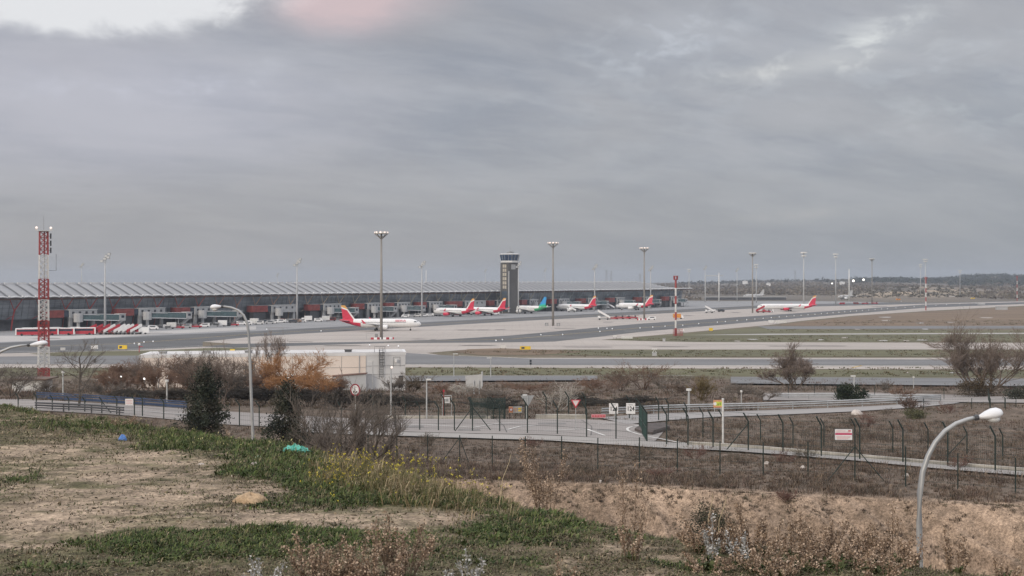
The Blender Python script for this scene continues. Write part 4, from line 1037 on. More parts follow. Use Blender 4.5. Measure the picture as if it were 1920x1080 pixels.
# striped blocks round the mast foot
for i, (u, v, lb) in enumerate(((698, 636.8, 'first from the left'), (704, 636.8, 'second from the left'), (709, 636.6, 'third from the left'), (721, 636.7, 'first right of the mast'), (727, 636.5, 'second right of the mast'), (733, 636.2, 'third right of the mast'))):
    th = thing('barrier_block', 'red and white block at the tallest mast\'s foot, '+lb, 'barrier', ga_(u, v), R(4), 'striped blocks at the mast foot')
    MB().extr([(-.65, -.35, 0), (.65, -.35, 0), (.55, -.2, .8), (-.55, -.2, .8)], (0, .5, 0)).build('red_half', (red, white)[i % 2], th)
    MB().extr([(.68, -.35, 0), (1.25, -.35, 0), (1.15, -.2, .8), (.68, -.2, .8)], (0, .5, 0)).build('white_half', (white, red)[i % 2], th)
for i, (u, v) in enumerate(((1197, 600.6), (1203, 600.4), (1212, 600.2), (1218, 600))):
    th = thing('barrier_block', 'red and white block at the foot of the mast by the red loaders, '+('outer left', 'inner left', 'inner right', 'outer right')[i], 'barrier', ga_(u, v), 0, 'striped blocks at the mast foot')
    MB().extr([(-.9, -.4, 0), (0, -.4, 0), (0, -.2, 1.1), (-.7, -.2, 1.1)], (0, .6, 0)).build('red_half', red, th); MB().extr([(.02, -.4, 0), (.9, -.4, 0), (.7, -.2, 1.1), (.02, -.2, 1.1)], (0, .6, 0)).build('white_half', white, th)
th = thing('mast_cabinet', 'grey railed cabinet left of the tallest mast\'s foot', 'cabinet', ga_(705, 636)+Vector((0, 1.5, 0)), 0)
MB().box((0, 0, 1.0), (1.2, .8, 2.0)).build('cabinet', grey, th); MB().tube([(-4, 0, 0), (-4, 0, 2.2), (3, 0, 2.2), (3, 0, 0)], .06, 4).build('railing', grey, th)
for u, v, lb in ((1025, 611, 'left foot'), (1047, 611.3, 'right foot')):
    th = thing('mast_cabinet', 'grey cabinet by the '+lb+' of the mast on pink concrete', 'cabinet', ga_(u, v), 0); MB().box((0, 0, .7), (1.8, 1, 1.4)).box((0, 0, 1.45), (2, 1.2, .1)).build('cabinet', grey, th); MB().box((0, -.52, .7), (.8, .04, 1.1)).build('door', ltgrey, th)
# ---------------------------------------------------------- taxiway signs and lights
def tsign(u, v, l, h_, m1, label, lift=.5, blk=True):
    p = ga_(u, v); th = thing('taxiway_sign', label, 'airfield sign', p, R(-3), 'airfield signs in the turf')
    MB().box((0, 0, lift+h_/2), (l, .25, h_)).build('panel', m1, th)
    mb = MB()
    for s_ in (-.4, .4): mb.tube([(l*s_, 0, 0), (l*s_, 0, lift)], .08, 5)
    mb.build('feet', dark, th)
    if blk:
        MB().box((-l*.22, -.14, lift+h_*.5), (l*.3, .02, h_*.6)).build('dark_panel', dark, th)
tsign(230, 657.5, 3.0, 1.3, yellow, 'yellow and black sign in the turf below the buses'); tsign(985, 658.5, 3.6, 1.1, yellow, 'yellow and black sign on the verge below the tower')
tsign(1333, 622.5, 1.7, 1.3, yellow, 'yellow sign in the turf right of the caged striped pole', blk=False); tsign(177, 657.5, 2.4, 1.2, white, 'plain white sign in the turf left of the yellow one', blk=False)
tsign(1175.5, 637.5, 4.4, 1.0, offw, 'wide white sign at the tip of the turf wedge', blk=False); tsign(1153, 635, 1.6, .8, offw, 'small pale sign left of the wide white one', blk=False)
tsign(1279, 623.5, 1.6, .9, white, 'small white sign beside the foot of the caged striped pole', blk=False); tsign(943, 655.5, 2.2, 1.0, offw, 'pale sign on the brown verge below the tower', blk=False)
tsign(1464, 607.5, 6.0, 1.5, offw, 'pale sign below the lone plane at the field edge', blk=False); tsign(1840, 572.3, 7.0, 1.6, ltgrey, 'grey sign far out in the dry field at right', blk=False)
tsign(118, 660, 1.6, .9, ltgrey, 'small grey sign on the verge right of the lattice tower', blk=False); tsign(1446, 607, 3.0, 1.4, offw, 'paler short sign left of the one below the lone plane', blk=False)
tsign(436, 662, 1.6, .7, yellow, 'small yellow sign behind the pale building roof', blk=False)
bl = thing('equipment_shed', 'grey equipment shed alone in the dry field at right', 'shed', ga_(1878, 581), R(4)); MB().box((0, 0, 1.2), (8.5, 3, 2.4)).build('wall', ltgrey, bl); MB().box((0, 0, 2.5), (9, 3.5, .2)).build('roof', grey, bl)
ws = thing('marker_post', 'small red and white marker post right of the yellow sign below the buses', 'marker post', ga_(261, 661)); MB().tube([(0, 0, 0), (0, 0, 2.4)], .12, 6).build('post', red, ws); MB().ball((0, 0, 2.6), .45, 8, 6).build('head', white, ws); MB().box((.6, 0, 1.9), (1.2, .1, .2)).build('arm', red, ws)
th = thing('signal_post', 'black two lamp signal post by the taxiway below the tower', 'signal', ga_(995, 691), 0); MB().tube([(0, 0, 0), (0, 0, 1.0)], .07, 5).build('post', ltgrey, th)
for z in (1.3, 2.0): MB().box((0, 0, z), (.55, .4, .6)).disc((0, -.26, z), .2, 'y', .05, 10, 1).build('signal_head', [dark, dglass], th)
th = thing('signal_post', 'small dark signal post left of the pale building', 'signal', ga_(178, 687), 0); MB().tube([(0, 0, 0), (0, 0, 1.0)], .07, 5).build('post', ltgrey, th); MB().box((0, 0, 1.5), (.6, .4, 1.1)).build('signal_head', dark, th)
th = thing('equipment_mast', 'small white equipment frame on the green verge', 'equipment', ga_(1227, 667.5), 0); MB().box((0, 0, .5), (1.4, .8, 1.0)).build('box', ltgrey, th); MB().tube([(-.6, 0, 1), (0, 0, 2), (.6, 0, 1)], .08, 4).box((0, 0, 2.1), (1.6, .3, .25)).build('frame', white, th)
th = thing('equipment_mast', 'small dark box on the turf left of the caged striped pole', 'equipment', ga_(1245, 641), 0); MB().box((0, 0, .6), (.9, .8, 1.2)).build('box', ltgrey, th); MB().box((0, 0, 1.3), (1.1, 1, .12)).build('lid', grey, th)
ledm = mat('edge_light_glass', (.9, .92, .95), .3, .02, 1, emit=.22)
lite = MB().cyl((0, 0, 0), .10, .35, 6).ball((0, 0, .52), .25, 8, 6, 1)
first = None
el_pts = [(1122, 617.5), (1138, 617.8), (1148, 618.5), (1200, 617), (1224, 615.6), (1247, 613.8), (1382, 602.7), (1400, 601.3), (1415.5, 600), (1431, 598.6), (1446, 597.3), (1461, 596), (1475, 594.9), (1489, 593.8), (1502, 592.8), (1515, 591.8), (1528, 590.8), (1540, 589.7), (1551, 588.8), (1562, 587.9), (1573, 587), (1584, 586), (1595, 585.2), (1606, 584.3), (1617, 583.4), (1629, 582.5), (1641, 581.6), (1653, 580.6), (1664, 579.8),
  (1055, 629.8), (1125, 623.8), (1014, 630), (693, 649.8), (728, 651), (747, 652), (500, 619.5), (602, 622.8), (930, 641), (942, 639.5), (252, 647), (270, 644), (287, 642.8), (1345, 606), (1360, 604.8), (1280, 612), (1310, 608.8), (1680, 578.6), (1697, 577.5), (1714, 576.3), (1755, 573.4), (1775, 572.2), (1800, 570.8), (1690, 566), (1830, 569.4)]
for u, v in el_pts:
    if first is None:
        o = lite.build('edge_light', [grey, ledm]); o.location = ga_(u, v); first = o
    else:
        o = first.copy(); COL.objects.link(o); o.location = ga_(u, v)
    tag(o, 'small round white light on a stub along the dark taxiways', 'edge light', 'edge lights along the dark taxiways')
# a few far things on the hills
for u, v, d, r_, lb in ((1600, 526.5, 1500, 1.9, 'larger bright round landing light left of the slim ring mast'), (1619, 524.5, 1500, 1.7, 'bright round landing light nearest the slim ring mast'), (1560, 531.5, 1500, 1.2, 'smallest bright round landing light by the two tier mast')):
    x = (u-U0)*d/F; zz = HC+(V0-v)*d/F; g0 = h1(x, d)
    th = thing('far_landing_light', lb, 'floodlight', (x, d, g0), 0, 'round landing lights at the far field'); MB().tube([(0, .6, 0), (0, .6, zz-g0)], .16, 5).build('pole', dark, th)  # aircraft landing lights, modelled as glowing discs on poles
    MB().disc((0, -.1, zz-g0), r_*1.25, 'y', .9, 16).build('halo_disc', dark, th); MB().disc((0, -.3, zz-g0), r_*.85, 'y', .18, 16).build('lens', mat('bright_lens', (1, .97, .9), .3, .02, 1, emit=1.2), th)  # dark disc stands in for the halo ringing each bright light
for i, (u, v, d, w_, h_, lb) in enumerate(((1441, 531, 2700, 7, 7, 'tiny white house on the far slope above the lone plane'), (1579, 528.5, 2800, 10, 4, 'low white building on the far slope right of the plain pole'), (1397, 527, 3200, 12, 4, 'low pale building on the far ridge right of the ring mast'), (1870, 522, 3600, 4, 7, 'tiny white turret on the wooded hill at right'))):
    x = (u-U0)*d/F; g0 = h1(x, d); zz = HC+(V0-v)*d/F
    th = thing('far_house', lb, 'building', (x, d, min(g0, zz-h_)), R(12)); hh = zz-min(g0, zz-h_)
    MB().box((0, 0, hh/2), (w_, 8, hh)).build('wall', white, th); MB().extr([(-w_*.55, -4.4, hh), (w_*.55, -4.4, hh), (0, -4.4, hh+1.5)], (0, 8.8, 0)).build('roof', ltgrey, th)
th = thing('far_hangar', 'long low grey hangar behind the lone plane', 'hangar', (*gp(1400, 562.6), 0), R(2)); MB().box((0, 8, 1.6), (95, 14, 3.2)).build('wall', dark, th); MB().box((0, 8, 3.5), (97, 15, .5)).build('roof', ltgrey, th)
for k in range(7):
    th = thing('far_van', 'white van in the row of vans far out right of the striped pole', 'van', ga_(1765+k*4.6, 558.6), R(5), 'row of white vans on the far apron')
    MB().extr([(-2.2, -1, .4), (2.3, -1, .4), (2.3, -1, 1.2), (1.5, -1, 2.1), (-2.2, -1, 2.2)], (0, 2, 0)).build('body', white, th)
# ================================================================== MIDDLE GROUND
fgreen = mat('fence_green', (.018, .030, .026), .6, .15, 2)
fmesh = mat('fence_mesh_green', (.030, .062, .056), .6, .15, 2)
def fence(label, posts, arm=True, r=.045, strands=5, armdx=-1, braces=(), name='security_fence', m=None, dmin=58, side=True):
    m = m or fgreen
    base = [(G(u, vb, dmin), vt, vb) for u, vt, vb in posts]
    o0 = base[len(base)//2][0]
    th = thing(name, label, 'fence', o0)
    tops = []
    for i, (b, vt, vb) in enumerate(base):
        h_ = (vb-vt)*b.y/F; p = b-o0
        mb = MB()
        if arm:
            hs = h_*.80
            k = h_*.22
            mb.tube([p+Vector((0, 0, -.3)), p+Vector((0, 0, hs))], r, 6).tube([p+Vector((0, 0, hs-.02)), p+Vector((armdx*k*.62, -k*.25, hs+k))], r*1.05, 6)
        else:
            hs = h_; mb.tube([p+Vector((0, 0, -.3)), p+Vector((0, 0, hs))], r, 6)
        mb.build('post', m, th); tops.append((p, hs, h_))
    mb = MB()
    for (p, hs, h_), (q, hs2, g) in zip(tops[:-1], tops[1:]):
        for k in range(strands):
            f = (k+.6)/strands; mb.tube([p+Vector((0, 0, hs*f)), q+Vector((0, 0, hs2*f))], .008, 3, cap=False)
        if arm:
            for f in (.4, 1.0):
                mb.tube([p+Vector((-.62*f*h_*.22, -.25*f*h_*.22, hs+f*h_*.22)), q+Vector((-.62*f*g*.22, -.25*f*g*.22, hs2+f*g*.22))], .007, 3, cap=False)
        L = (q-p).length; n = max(2, int(L/.16))      # welded uprights of the mesh
        for k in range(1, n):
            f = k/n; a = p.lerp(q, f)
            mb.tube([a+Vector((0, 0, .05)), a+Vector((0, 0, (hs+(hs2-hs)*f)*.98))], .0028, 3, cap=False)
    mb.build('wire_mesh', m, th)
    for i, dx_ in braces:
        p, hs, h_ = tops[i]; MB().tube([p+Vector((0, 0, hs*.92)), p+Vector((dx_, .25 if arm else -.2, -.1))], r*.8, 5).build('brace', m, th)
    return th
fence('tall green fence with bent post tops along the near side of the footpath', [(449, 749, 800), (486, 752, 802), (560, 753, 803), (640, 754, 804), (741, 757, 806), (787, 753, 807), (822, 753, 808), (852, 748, 808), (886, 747, 809), (937, 753, 810), (989, 748, 813), (1045, 752, 815), (1100, 755, 820), (1155, 757, 824), (1213, 762, 830), (1250, 763, 836), (1290, 766, 838), (1337, 772, 841), (1403, 775, 847), (1468, 778, 851), (1540, 782, 858), (1612, 785, 864), (1693, 788, 870), (1777, 792, 877), (1866, 800, 886), (1930, 806, 893), (2000, 812, 902)],
      braces=((8, 1.7), (8, -1.6), (18, -1.7)), r=.052)
fence('second fence of bent topped posts behind the low wall at right', [(1318, 764, 822), (1355, 770, 827), (1426, 777, 833), (1487, 783, 838), (1545, 785, 843), (1603, 786, 846), (1674, 790, 849), (1740, 793, 852), (1813, 800, 857), (1880, 804, 862), (1950, 809, 868)], braces=((8, -1.5),), dmin=80)
fence('plain straight post fence in the brown scrub before the sandy bank', [(640, 806, 853), (690, 810, 855), (744, 812, 857), (802, 815, 865), (862, 816, 869), (923, 817, 874), (985, 818, 876), (1053, 818, 878), (1121, 821, 882), (1199, 820, 881), (1270, 823, 885), (1350, 827, 890), (1431, 829, 892), (1515, 828, 893), (1603, 832, 901), (1698, 837, 912), (1796, 850, 917), (1904, 858, 926), (1990, 866, 935)], arm=False, r=.036, strands=4, braces=((4, -1.4), (4, .7), (14, -1.6), (14, 1.6)))
fence('fence of bent topped posts beyond the road behind the yield signs', [(700, 742, 783), (760, 744, 784), (833, 740, 785), (885, 745, 785), (925, 745, 786), (945, 752, 786), (985, 740, 785), (1024, 735, 784), (1066, 735, 784), (1098, 737, 786), (1180, 742, 786), (1235, 745, 789), (1253, 748, 790), (1287, 755, 793)], dmin=90, r=.055)
fence('fence along the road at far left before the blue barrier', [(34, 738, 768), (68, 737, 769), (98, 741, 770), (129, 743, 771), (159, 745, 773), (191, 745, 776), (219, 741, 778), (252, 742, 780), (267, 739, 781), (307, 746, 786), (352, 746, 790), (400, 748, 795)], dmin=80, r=.055, braces=((5, .9),))
fence('low wire fence along the upper loop road at right', [(1478, 722, 748), (1527, 720, 742), (1575, 720, 740), (1640, 722, 744), (1696, 724, 748), (1770, 726, 750), (1853, 728, 752), (1857, 747, 769), (1885, 746, 767)], arm=False, r=.04, strands=3, dmin=110, name='wire_fence')
fence('short wire fence right of the guard rail end', [(1700, 746, 768), (1732, 747, 768), (1822, 746, 767), (1856, 746, 766), (1884, 745, 765), (1905, 744, 764)], arm=False, r=.04, strands=3, dmin=105, name='wire_fence')
# dense green mesh return running away from the path, seen nearly edge on
p0 = G(1213, 829, 80); p1 = G(1199, 806, 90); th = thing('mesh_gate', 'dark green dense mesh gate standing edge on at the road bend', 'gate', p0)
mb = MB()
n = 20
for k in range(n+1):
    a = (p1-p0)*(k/n); mb.tube([a, a+Vector((0, 0, 2.25))], .022, 4)
mb.build('mesh_panel', fmesh, th)
mb = MB()
for z in (.1, 1.1, 2.2): mb.tube([Vector((0, 0, z)), p1-p0+Vector((0, 0, z))], .035, 5)
mb.build('frame', fgreen, th)
for k in (0, .5, 1):
    a = (p1-p0)*k; MB().tube([a, a+Vector((0, 0, 2.3)), a+Vector((-.35, 0, 2.75))], .06, 6).build('post', fgreen, th)
th = thing('mesh_gate', 'dark green mesh panel gate left of the orange notice board', 'gate', G(882, 786, 100))
mb = MB()
for k in range(40): mb.tube([(k*.085, 0, .1), (k*.085, 0, 2.0)], .014, 4)
for k in range(12): mb.tube([(0, 0, .1+k*.17), (3.3, 0, .1+k*.17)], .010, 4)
mb.build('mesh_panel', fmesh, th)
for k in (0, 1.65, 3.3): MB().tube([(k, 0, 0), (k, 0, 2.15)], .05, 6).build('post', fgreen, th)
# low wall beside the path
def lowwall(label, px, h_, wd, m, name='low_wall', dmin=70, n=40):
    pts = smoothline([G(u, v, dmin) for u, v in resample(px, n)]); o0 = pts[0].copy(); rings = []
    for i, p in enumerate(pts):
        dr = pts[min(i+1, n-1)]-pts[max(i-1, 0)]; dr.z = 0; dr.normalize(); q = Vector((-dr.y, dr.x, 0))*wd/2; p = p-o0
        rings.append([p-q+Vector((0, 0, -.3)), p+q+Vector((0, 0, -.3)), p+q+Vector((0, 0, h_)), p-q+Vector((0, 0, h_))])
    o = MB().loft(rings).build(name, m); o.location = o0
    return tag(o, label, 'wall')
lowwall('low stained concrete wall behind the footpath at right', [(1290, 836), (1400, 842.5), (1540, 855), (1700, 869), (1800, 878), (1960, 891)], .34, .25, mat('stained_concrete', (.36, .34, .30), .8, .25, .9, stain=.6))
lowwall('low stained kerb wall beyond the road left of the give way sign', [(1005, 786), (1050, 785.5), (1098, 786)], .45, .4, mat('stained_concrete', (1, 1, 1)), dmin=100, n=12)
lowwall('low stained kerb wall beyond the road below the white picture sign', [(700, 784.5), (800, 785), (920, 785.5)], .28, .4, mat('stained_concrete', (1, 1, 1)), dmin=100, n=12)
isl = [G(u, v, 80) for u, v in ((1190, 809), (1200, 804), (1225, 801), (1247, 800), (1250, 805), (1256, 807), (1240, 812), (1224, 817), (1205, 814.5))]
mb = MB(); o0 = isl[0]
mb.loft([[p-o0+Vector((0, 0, .0)) for p in isl], [p-o0+Vector((0, 0, .28)) for p in isl], [(p-o0)*.9+(isl[4]-o0)*.1+Vector((0, 0, .42)) for p in isl]])
o = mb.build('traffic_island', mat('dark_kerb_island', (.085, .07, .065), .85, .3, 1.2)); o.location = o0; tag(o, 'dark raised traffic island at the road bend', 'traffic island')
# guard rails
def rail(label, px, n=40, dmin=95, h_=.75, m=None, postgap=4.0):
    m = m or galv; pts = smoothline([G(u, v, dmin) for u, v in resample(px, n)]); o0 = pts[n//2].copy(); th = thing('guard_rail', label, 'guard rail', o0)
    mb = MB()
    for zz in (h_, h_-.22, h_*.45):
        mb.tube([p-o0+Vector((0, 0, zz)) for p in pts], .085 if zz > .5 else .05, 5)
    mb.build('beam', m, th); acc = 0
    for a, b in zip(pts[:-1], pts[1:]):
        acc += (b-a).length
        if acc > postgap:
            acc = 0; MB().box((b.x-o0.x, b.y-o0.y+.1, b.z-o0.z+h_/2-.1), (.10, .12, h_+.1)).build('post', m, th)
    return th
rail('long grey guard rail along the ramp road behind the numbered signs', [(1128, 783), (1230, 776), (1340, 773), (1440, 770.5), (1600, 764.5), (1700, 759.5), (1764, 754)], h_=.85)
rail('guard rail on the upper loop road left of the dark green bush', [(1452, 749), (1510, 749.5), (1572, 749.5)], 14, 120)
rail('guard rail around the loop right of the dark green bush', [(1625, 752), (1690, 752), (1735, 751.5), (1762, 752.5)], 20, 120)
rail('dark pipe rail along the near road edge at far left', [(66, 771), (110, 773), (160, 775), (205, 778), (232, 781)], 20, 80, .8, dark, 3)
blue = mat('blue_board', (.035, .060, .125), .55, .2, .6, stain=.4)
pts = [G(u, v, 90) for u, v in ((68, 749), (120, 751.5), (200, 756.5), (270, 761.5), (350, 767.5))]
bb = thing('blue_barrier', 'long dark blue board barrier along the far road edge at left', 'barrier', pts[0])
for k, (za, zb) in enumerate(((.12, .36), (.46, .60), (.68, .78))):
    MB().loft([[p-pts[0]+Vector((0, y, z)) for y, z in ((0, za), (.08, za), (.08, zb), (0, zb))] for p in pts]).build('board', blue, bb)
for p in pts+[a.lerp(b, .5) for a, b in zip(pts[:-1], pts[1:])]:
    q = p-pts[0]; MB().box((q.x, q.y+.16, q.z+.4), (.1, .1, .95)).build('post', dark, bb)
hut = thing('white_hut', 'small white flat roofed hut at far left by the lattice tower', 'hut', P(52, 740, 150)); hz_ = 1.9
MB().box((0, 1.5, .3), (4.0, 3, 3.2)).build('wall', offw, hut); MB().box((.2, 1.4, 1.98), (5.0, 3.8, .16)).build('roof', mat('brown_roof_edge', (.12, .08, .06), .7), hut); MB().box((-.9, -.03, .1), (.8, .06, 1.9)).build('door', ltgrey, hut)
# ---------------------------------------------------------- pale building
peach = mat('peach_cladding', (.67, .59, .525), .6, .05, .15, coord='world', stain=.12); gclad = mat('grey_cladding', (.60, .60, .60), .55, .06, .2, coord='world', stain=.12)
par = mat('parapet_white', (.62, .62, .62), .5, .06, .5)
def bp_(u, d): return Vector(((u-U0)*d/F, d, 0))
zr = HC-136*205/F
b0, b1, b2 = bp_(262, 199.), bp_(686, 205.), bp_(760, 207.4); b3 = b2+Vector((-1, 8, 0)); b4 = b0+Vector((-1, 9.5, 0))
bld = thing('pale_building', 'low pale building with a long peach wall and a grey end behind the bare trees', 'building', b1)
def wall_(a, b, z0, z1, th_=.3):
    dr = (b-a).normalized(); n_ = Vector((dr.y, -dr.x, 0)); a = a-b1; b = b-b1
    return [[a+Vector((0, 0, z)), b+Vector((0, 0, z)), b-n_*th_+Vector((0, 0, z)), a-n_*th_+Vector((0, 0, z))] for z in (z0, z1)]
MB().loft(wall_(b0, b1, 2.0, zr-.55)).build('peach_wall', peach, bld)
MB().loft(wall_(b1, b2, 2.0, zr-.55)).build('grey_wall', gclad, bld)
MB().loft(wall_(b2, b3, 2.0, zr-.55)).loft(wall_(b4, b0, 2.0, zr-.55)).loft(wall_(b3, b4, 2.0, zr-.55)).build('side_wall', gclad, bld)
out = lambda p, k: p-b1+(p-(b1+Vector((-15, 5, 0)))).normalized()*k
MB().loft([[out(p, .12)+Vector((0, 0, z)) for p in (b0, b1, b2, b3, b4)] for z in (zr-.55, zr-.02)]).build('parapet', par, bld)
MB().face([out(p, -.4)+Vector((0, 0, zr+.01)) for p in (b0, b1, b2, b3, b4)]).build('roof', mat('roof_gravel', (.55, .54, .53), .9, .1, .6), bld)
mb = MB()
dr = (b2-b1).normalized(); n_ = Vector((dr.y, -dr.x, 0))
for zz in (zr-2.4, zr-3.9):
    a, b = n_*.02, (b2-b1)+n_*.02; mb.extr([a+Vector((0, 0, zz)), b+Vector((0, 0, zz)), b+Vector((0, 0, zz+.05)), a+Vector((0, 0, zz+.05))], n_*.03)
dr2 = (b1-b0).normalized(); n2_ = Vector((dr2.y, -dr2.x, 0))
for k in range(9): a = (b0-b1)*(k/9); mb.extr([a+Vector((0, 0, 2))+n2_*.02, a+dr2*.05+Vector((0, 0, 2))+n2_*.02, a+dr2*.05+Vector((0, 0, zr-.6))+n2_*.02, a+Vector((0, 0, zr-.6))+n2_*.02], n2_*.02)
a, b = (b0-b1)+n2_*.02, n2_*.02; mb.extr([a+Vector((0, 0, zr-2.6)), b+Vector((0, 0, zr-2.6)), b+Vector((0, 0, zr-2.55)), a+Vector((0, 0, zr-2.55))], n2_*.02)
mb.build('cladding_joints', grey, bld)
fw = lambda u: dr*((u-686)/74*(b2-b1).length)
mb = MB(); f_ = fw(714)+n_*.25
for s_ in (-.35, .35): mb.tube([f_+dr*s_+Vector((0, 0, zr-4.4)), f_+dr*s_+Vector((0, 0, zr+.5))], .05, 5)
for k in range(16): mb.tube([f_-dr*.35+Vector((0, 0, zr-4.2+k*.3)), f_+dr*.35+Vector((0, 0, zr-4.2+k*.3))], .03, 4)
for k in range(6):
    z = zr-2.4+k*.6; mb.tube([f_-dr*.4+Vector((0, 0, z)), f_-dr*.42+n_*.7+Vector((0, 0, z)), f_+dr*.42+n_*.7+Vector((0, 0, z)), f_+dr*.4+Vector((0, 0, z))], .03, 4)
for s_ in (-.4, 0, .4): mb.tube([f_+dr*s_+n_*.7+Vector((0, 0, zr-2.4)), f_+dr*s_+n_*.7+Vector((0, 0, zr+.9))], .03, 4)
mb.tube([f_-dr*1.2+Vector((0, 0, zr)), f_-dr*1.2+Vector((0, 0, zr+1.0)), f_+dr*.8+Vector((0, 0, zr+1.0)), f_+dr*.8+Vector((0, 0, zr))], .04, 4)
mb.build('caged_ladder', dark, bld)
for q_ in (.08, .3, .52, .78, .97):
    p_ = b0.lerp(b1, q_)-b1+n2_*.1; MB().tube([p_+Vector((0, 0, 2)), p_+Vector((0, 0, zr-.5))], .07, 6).build('downpipe', ltgrey, bld)
f_ = fw(748)+n_*.03; MB().extr([f_+Vector((0, 0, zr-6.3)), f_+dr*.7+Vector((0, 0, zr-6.3)), f_+dr*.7+Vector((0, 0, zr-4.2)), f_+Vector((0, 0, zr-4.2))], n_*.05).build('door', dark, bld)
f_ = fw(737)+n_*.03; mb = MB()
for (x, z, w_, h_) in ((0, zr-2.6, .06, 1.7), (0, zr-.95, 1.25, .06), (1.2, zr-2.6, .06, 1.7)): mb.extr([f_+dr*x+Vector((0, 0, z)), f_+dr*(x+w_)+Vector((0, 0, z)), f_+dr*(x+w_)+Vector((0, 0, z+h_)), f_+dr*x+Vector((0, 0, z+h_))], n_*.03)
mb.build('hatch_frame', grey, bld)
f_ = fw(742)+n_*.3+Vector((0, 0, zr-1.8)); MB().cyl(f_, .22, .5, 8).build('wall_lamp', white, bld)
ax = bp_(625, 202.2); ay = bp_(686.5, 203.2)
za, zb = HC-(706.5-V0)*202.2/F, HC-(701-V0)*203.2/F
MB().loft([[ax-b1+Vector((0, 0, 2)), ay-b1+Vector((0, 0, 2)), ay-b1+Vector((0, 0, zb)), ax-b1+Vector((0, 0, za))], [ax-b1+Vector((0, 2.6, 2)), ay-b1+Vector((0, 1.2, 2)), ay-b1+Vector((0, 1.2, zb)), ax-b1+Vector((0, 2.6, za))]]).build('annex_wall', mat('annex_grey', (.42, .43, .44), .55, .06, .3, coord='world', stain=.2), bld)
MB().loft([[ax-b1+Vector((-.2, -.2, za)), ay-b1+Vector((.1, -.2, zb)), ay-b1+Vector((.1, -.2, zb+.16)), ax-b1+Vector((-.2, -.2, za+.16))], [ax-b1+Vector((-.2, 2.5, za)), ay-b1+Vector((.1, 1.1, zb)), ay-b1+Vector((.1, 1.1, zb+.16)), ax-b1+Vector((-.2, 2.5, za+.16))]]).build('annex_roof', mat('annex_roof_edge', (.16, .10, .085), .6), bld)
ax = bp_(430, 200.6); ay = bp_(600, 202.2); za = HC-(708-V0)*200.6/F
MB().loft([[ax-b1+Vector((0, 0, z)), ay-b1+Vector((0, 0, z)), ay-b1+Vector((0, 1, z)), ax-b1+Vector((0, 1.0, z))] for z in (za, za+.14)]).build('canopy', dark, bld)
for u, lb in ((298, 0), (380, 0), (458, 0), (649, 0)):
    q = b0.lerp(b1, (u-262)/424)-b1+Vector((0, 2, zr)); MB().box((q.x, q.y, q.z+.18), (1.1, .9, .36)).box((q.x, q.y, q.z+.4), (1.3, 1.1, .1)).build('roof_vent', grey if u != 649 else dark, bld)
# ---------------------------------------------------------- signs
postm = mat('sign_post', (.42, .43, .43), .5, .1, 2, .2); signw = mat('sign_white', (.66, .655, .65), .45, .04, 2); signred = mat('sign_red', (.48, .05, .07), .45, .08, 2); backm = mat('sign_back', (.33, .34, .345), .5, .08, 2, .2); ink = mat('sign_ink', (.02, .02, .022), .6, .1, 3); pinkm = mat('sign_faded_red', (.55, .24, .26), .5, .15, 4); notorange = mat('notice_orange', (.55, .27, .14), .5, .15, 4); limem = mat('sign_lime', (.48, .55, .08), .5, .1, 3)
def signpost(u, vc, vb, d=None, dmin=75):
    b = G(u, vb, dmin) if d is None else Vector(((u-U0)*d/F, d, h1((u-U0)*d/F, d)))
    return b, HC-(vc-V0)*b.y/F-b.z, b.y/F
for u, lb, posts_ in ((1150.5, 'left one of the two white square signs reading 124', (-.2, .2)), (1182.5, 'right one of the two white square signs reading 124', (-.1,))):
    b, zc_, px = signpost(u, 766, 792, 112)
    th = thing('number_sign', lb, 'sign', b, 0, 'square signs reading 124')
    MB().box((0, 0, zc_), (17*px, .05, 20*px)).build('board', signw, th)
    text('124', .70*17*px, ink, th, (0, -.03, zc_-.04), (R(90), 0, 0), 'lettering', .004, .80, .012)
    mb = MB().box((0, -.03, zc_+7*px), (.4, .01, .07)).build('small_line', backm, th)
    MB().tube([(.15, .08, -.2), (.15, .08, zc_+.3)], .035, 6).build('post', postm, th)
def tri(sz, y, th_): return [(-sz/2, y, sz*.29), (sz/2, y, sz*.29), (0, y, -sz*.58)]
b, zc_, px = signpost(1079.5, 755, 807)
th = thing('give_way_sign', 'red bordered white give way triangle on a pole facing the camera', 'road sign', b); sz = 18.5*px
MB().extr([(x, y, z+zc_) for x, y, z in tri(sz, 0, 0)], (0, .03, 0)).build('red_border', signred, th); MB().extr([(x, y-.012, z+zc_+.015) for x, y, z in tri(sz*.68, 0, 0)], (0, .01, 0)).build('white_face', mat('sign_pale_pink', (.62, .55, .55), .5, .05, 2), th)
MB().tube([(0, .06, -.2), (0, .06, zc_+.3)], .03, 6).build('post', postm, th)
b, zc_, px = signpost(989, 749, 808)
th = thing('give_way_sign', 'grey back of a triangle sign on a pole left of the red bordered one', 'road sign', b, R(8)); sz = 26*px
MB().extr([(x, y, z+zc_) for x, y, z in tri(sz, 0, 0)], (0, .03, 0)).build('back_face', backm, th); MB().tube([(0, -.05, -.2), (0, -.05, zc_+.3)], .04, 6).build('post', postm, th)
b, zc_, px = signpost(666, 731, 784, 118)
th = thing('weight_limit_sign', 'round white weight limit sign with a dark red ring in front of the pale building', 'road sign', b, R(-30)); r_ = 11.5*px
MB().disc((0, 0, zc_), r_, 'y', .03, 28).build('red_ring', mat('sign_dark_red', (.24, .02, .04), .5, .1, 2), th); MB().disc((0, -.012, zc_), r_*.78, 'y', .012, 28).build('white_face', signw, th)
k = r_/.6
mb = MB().box((0, -.02, zc_-.20*k), (.50*k, .012, .05*k)).box((-.2*k, -.02, zc_-.20*k), (.10*k, .012, .20*k)).box((.2*k, -.02, zc_-.20*k), (.10*k, .012, .20*k))
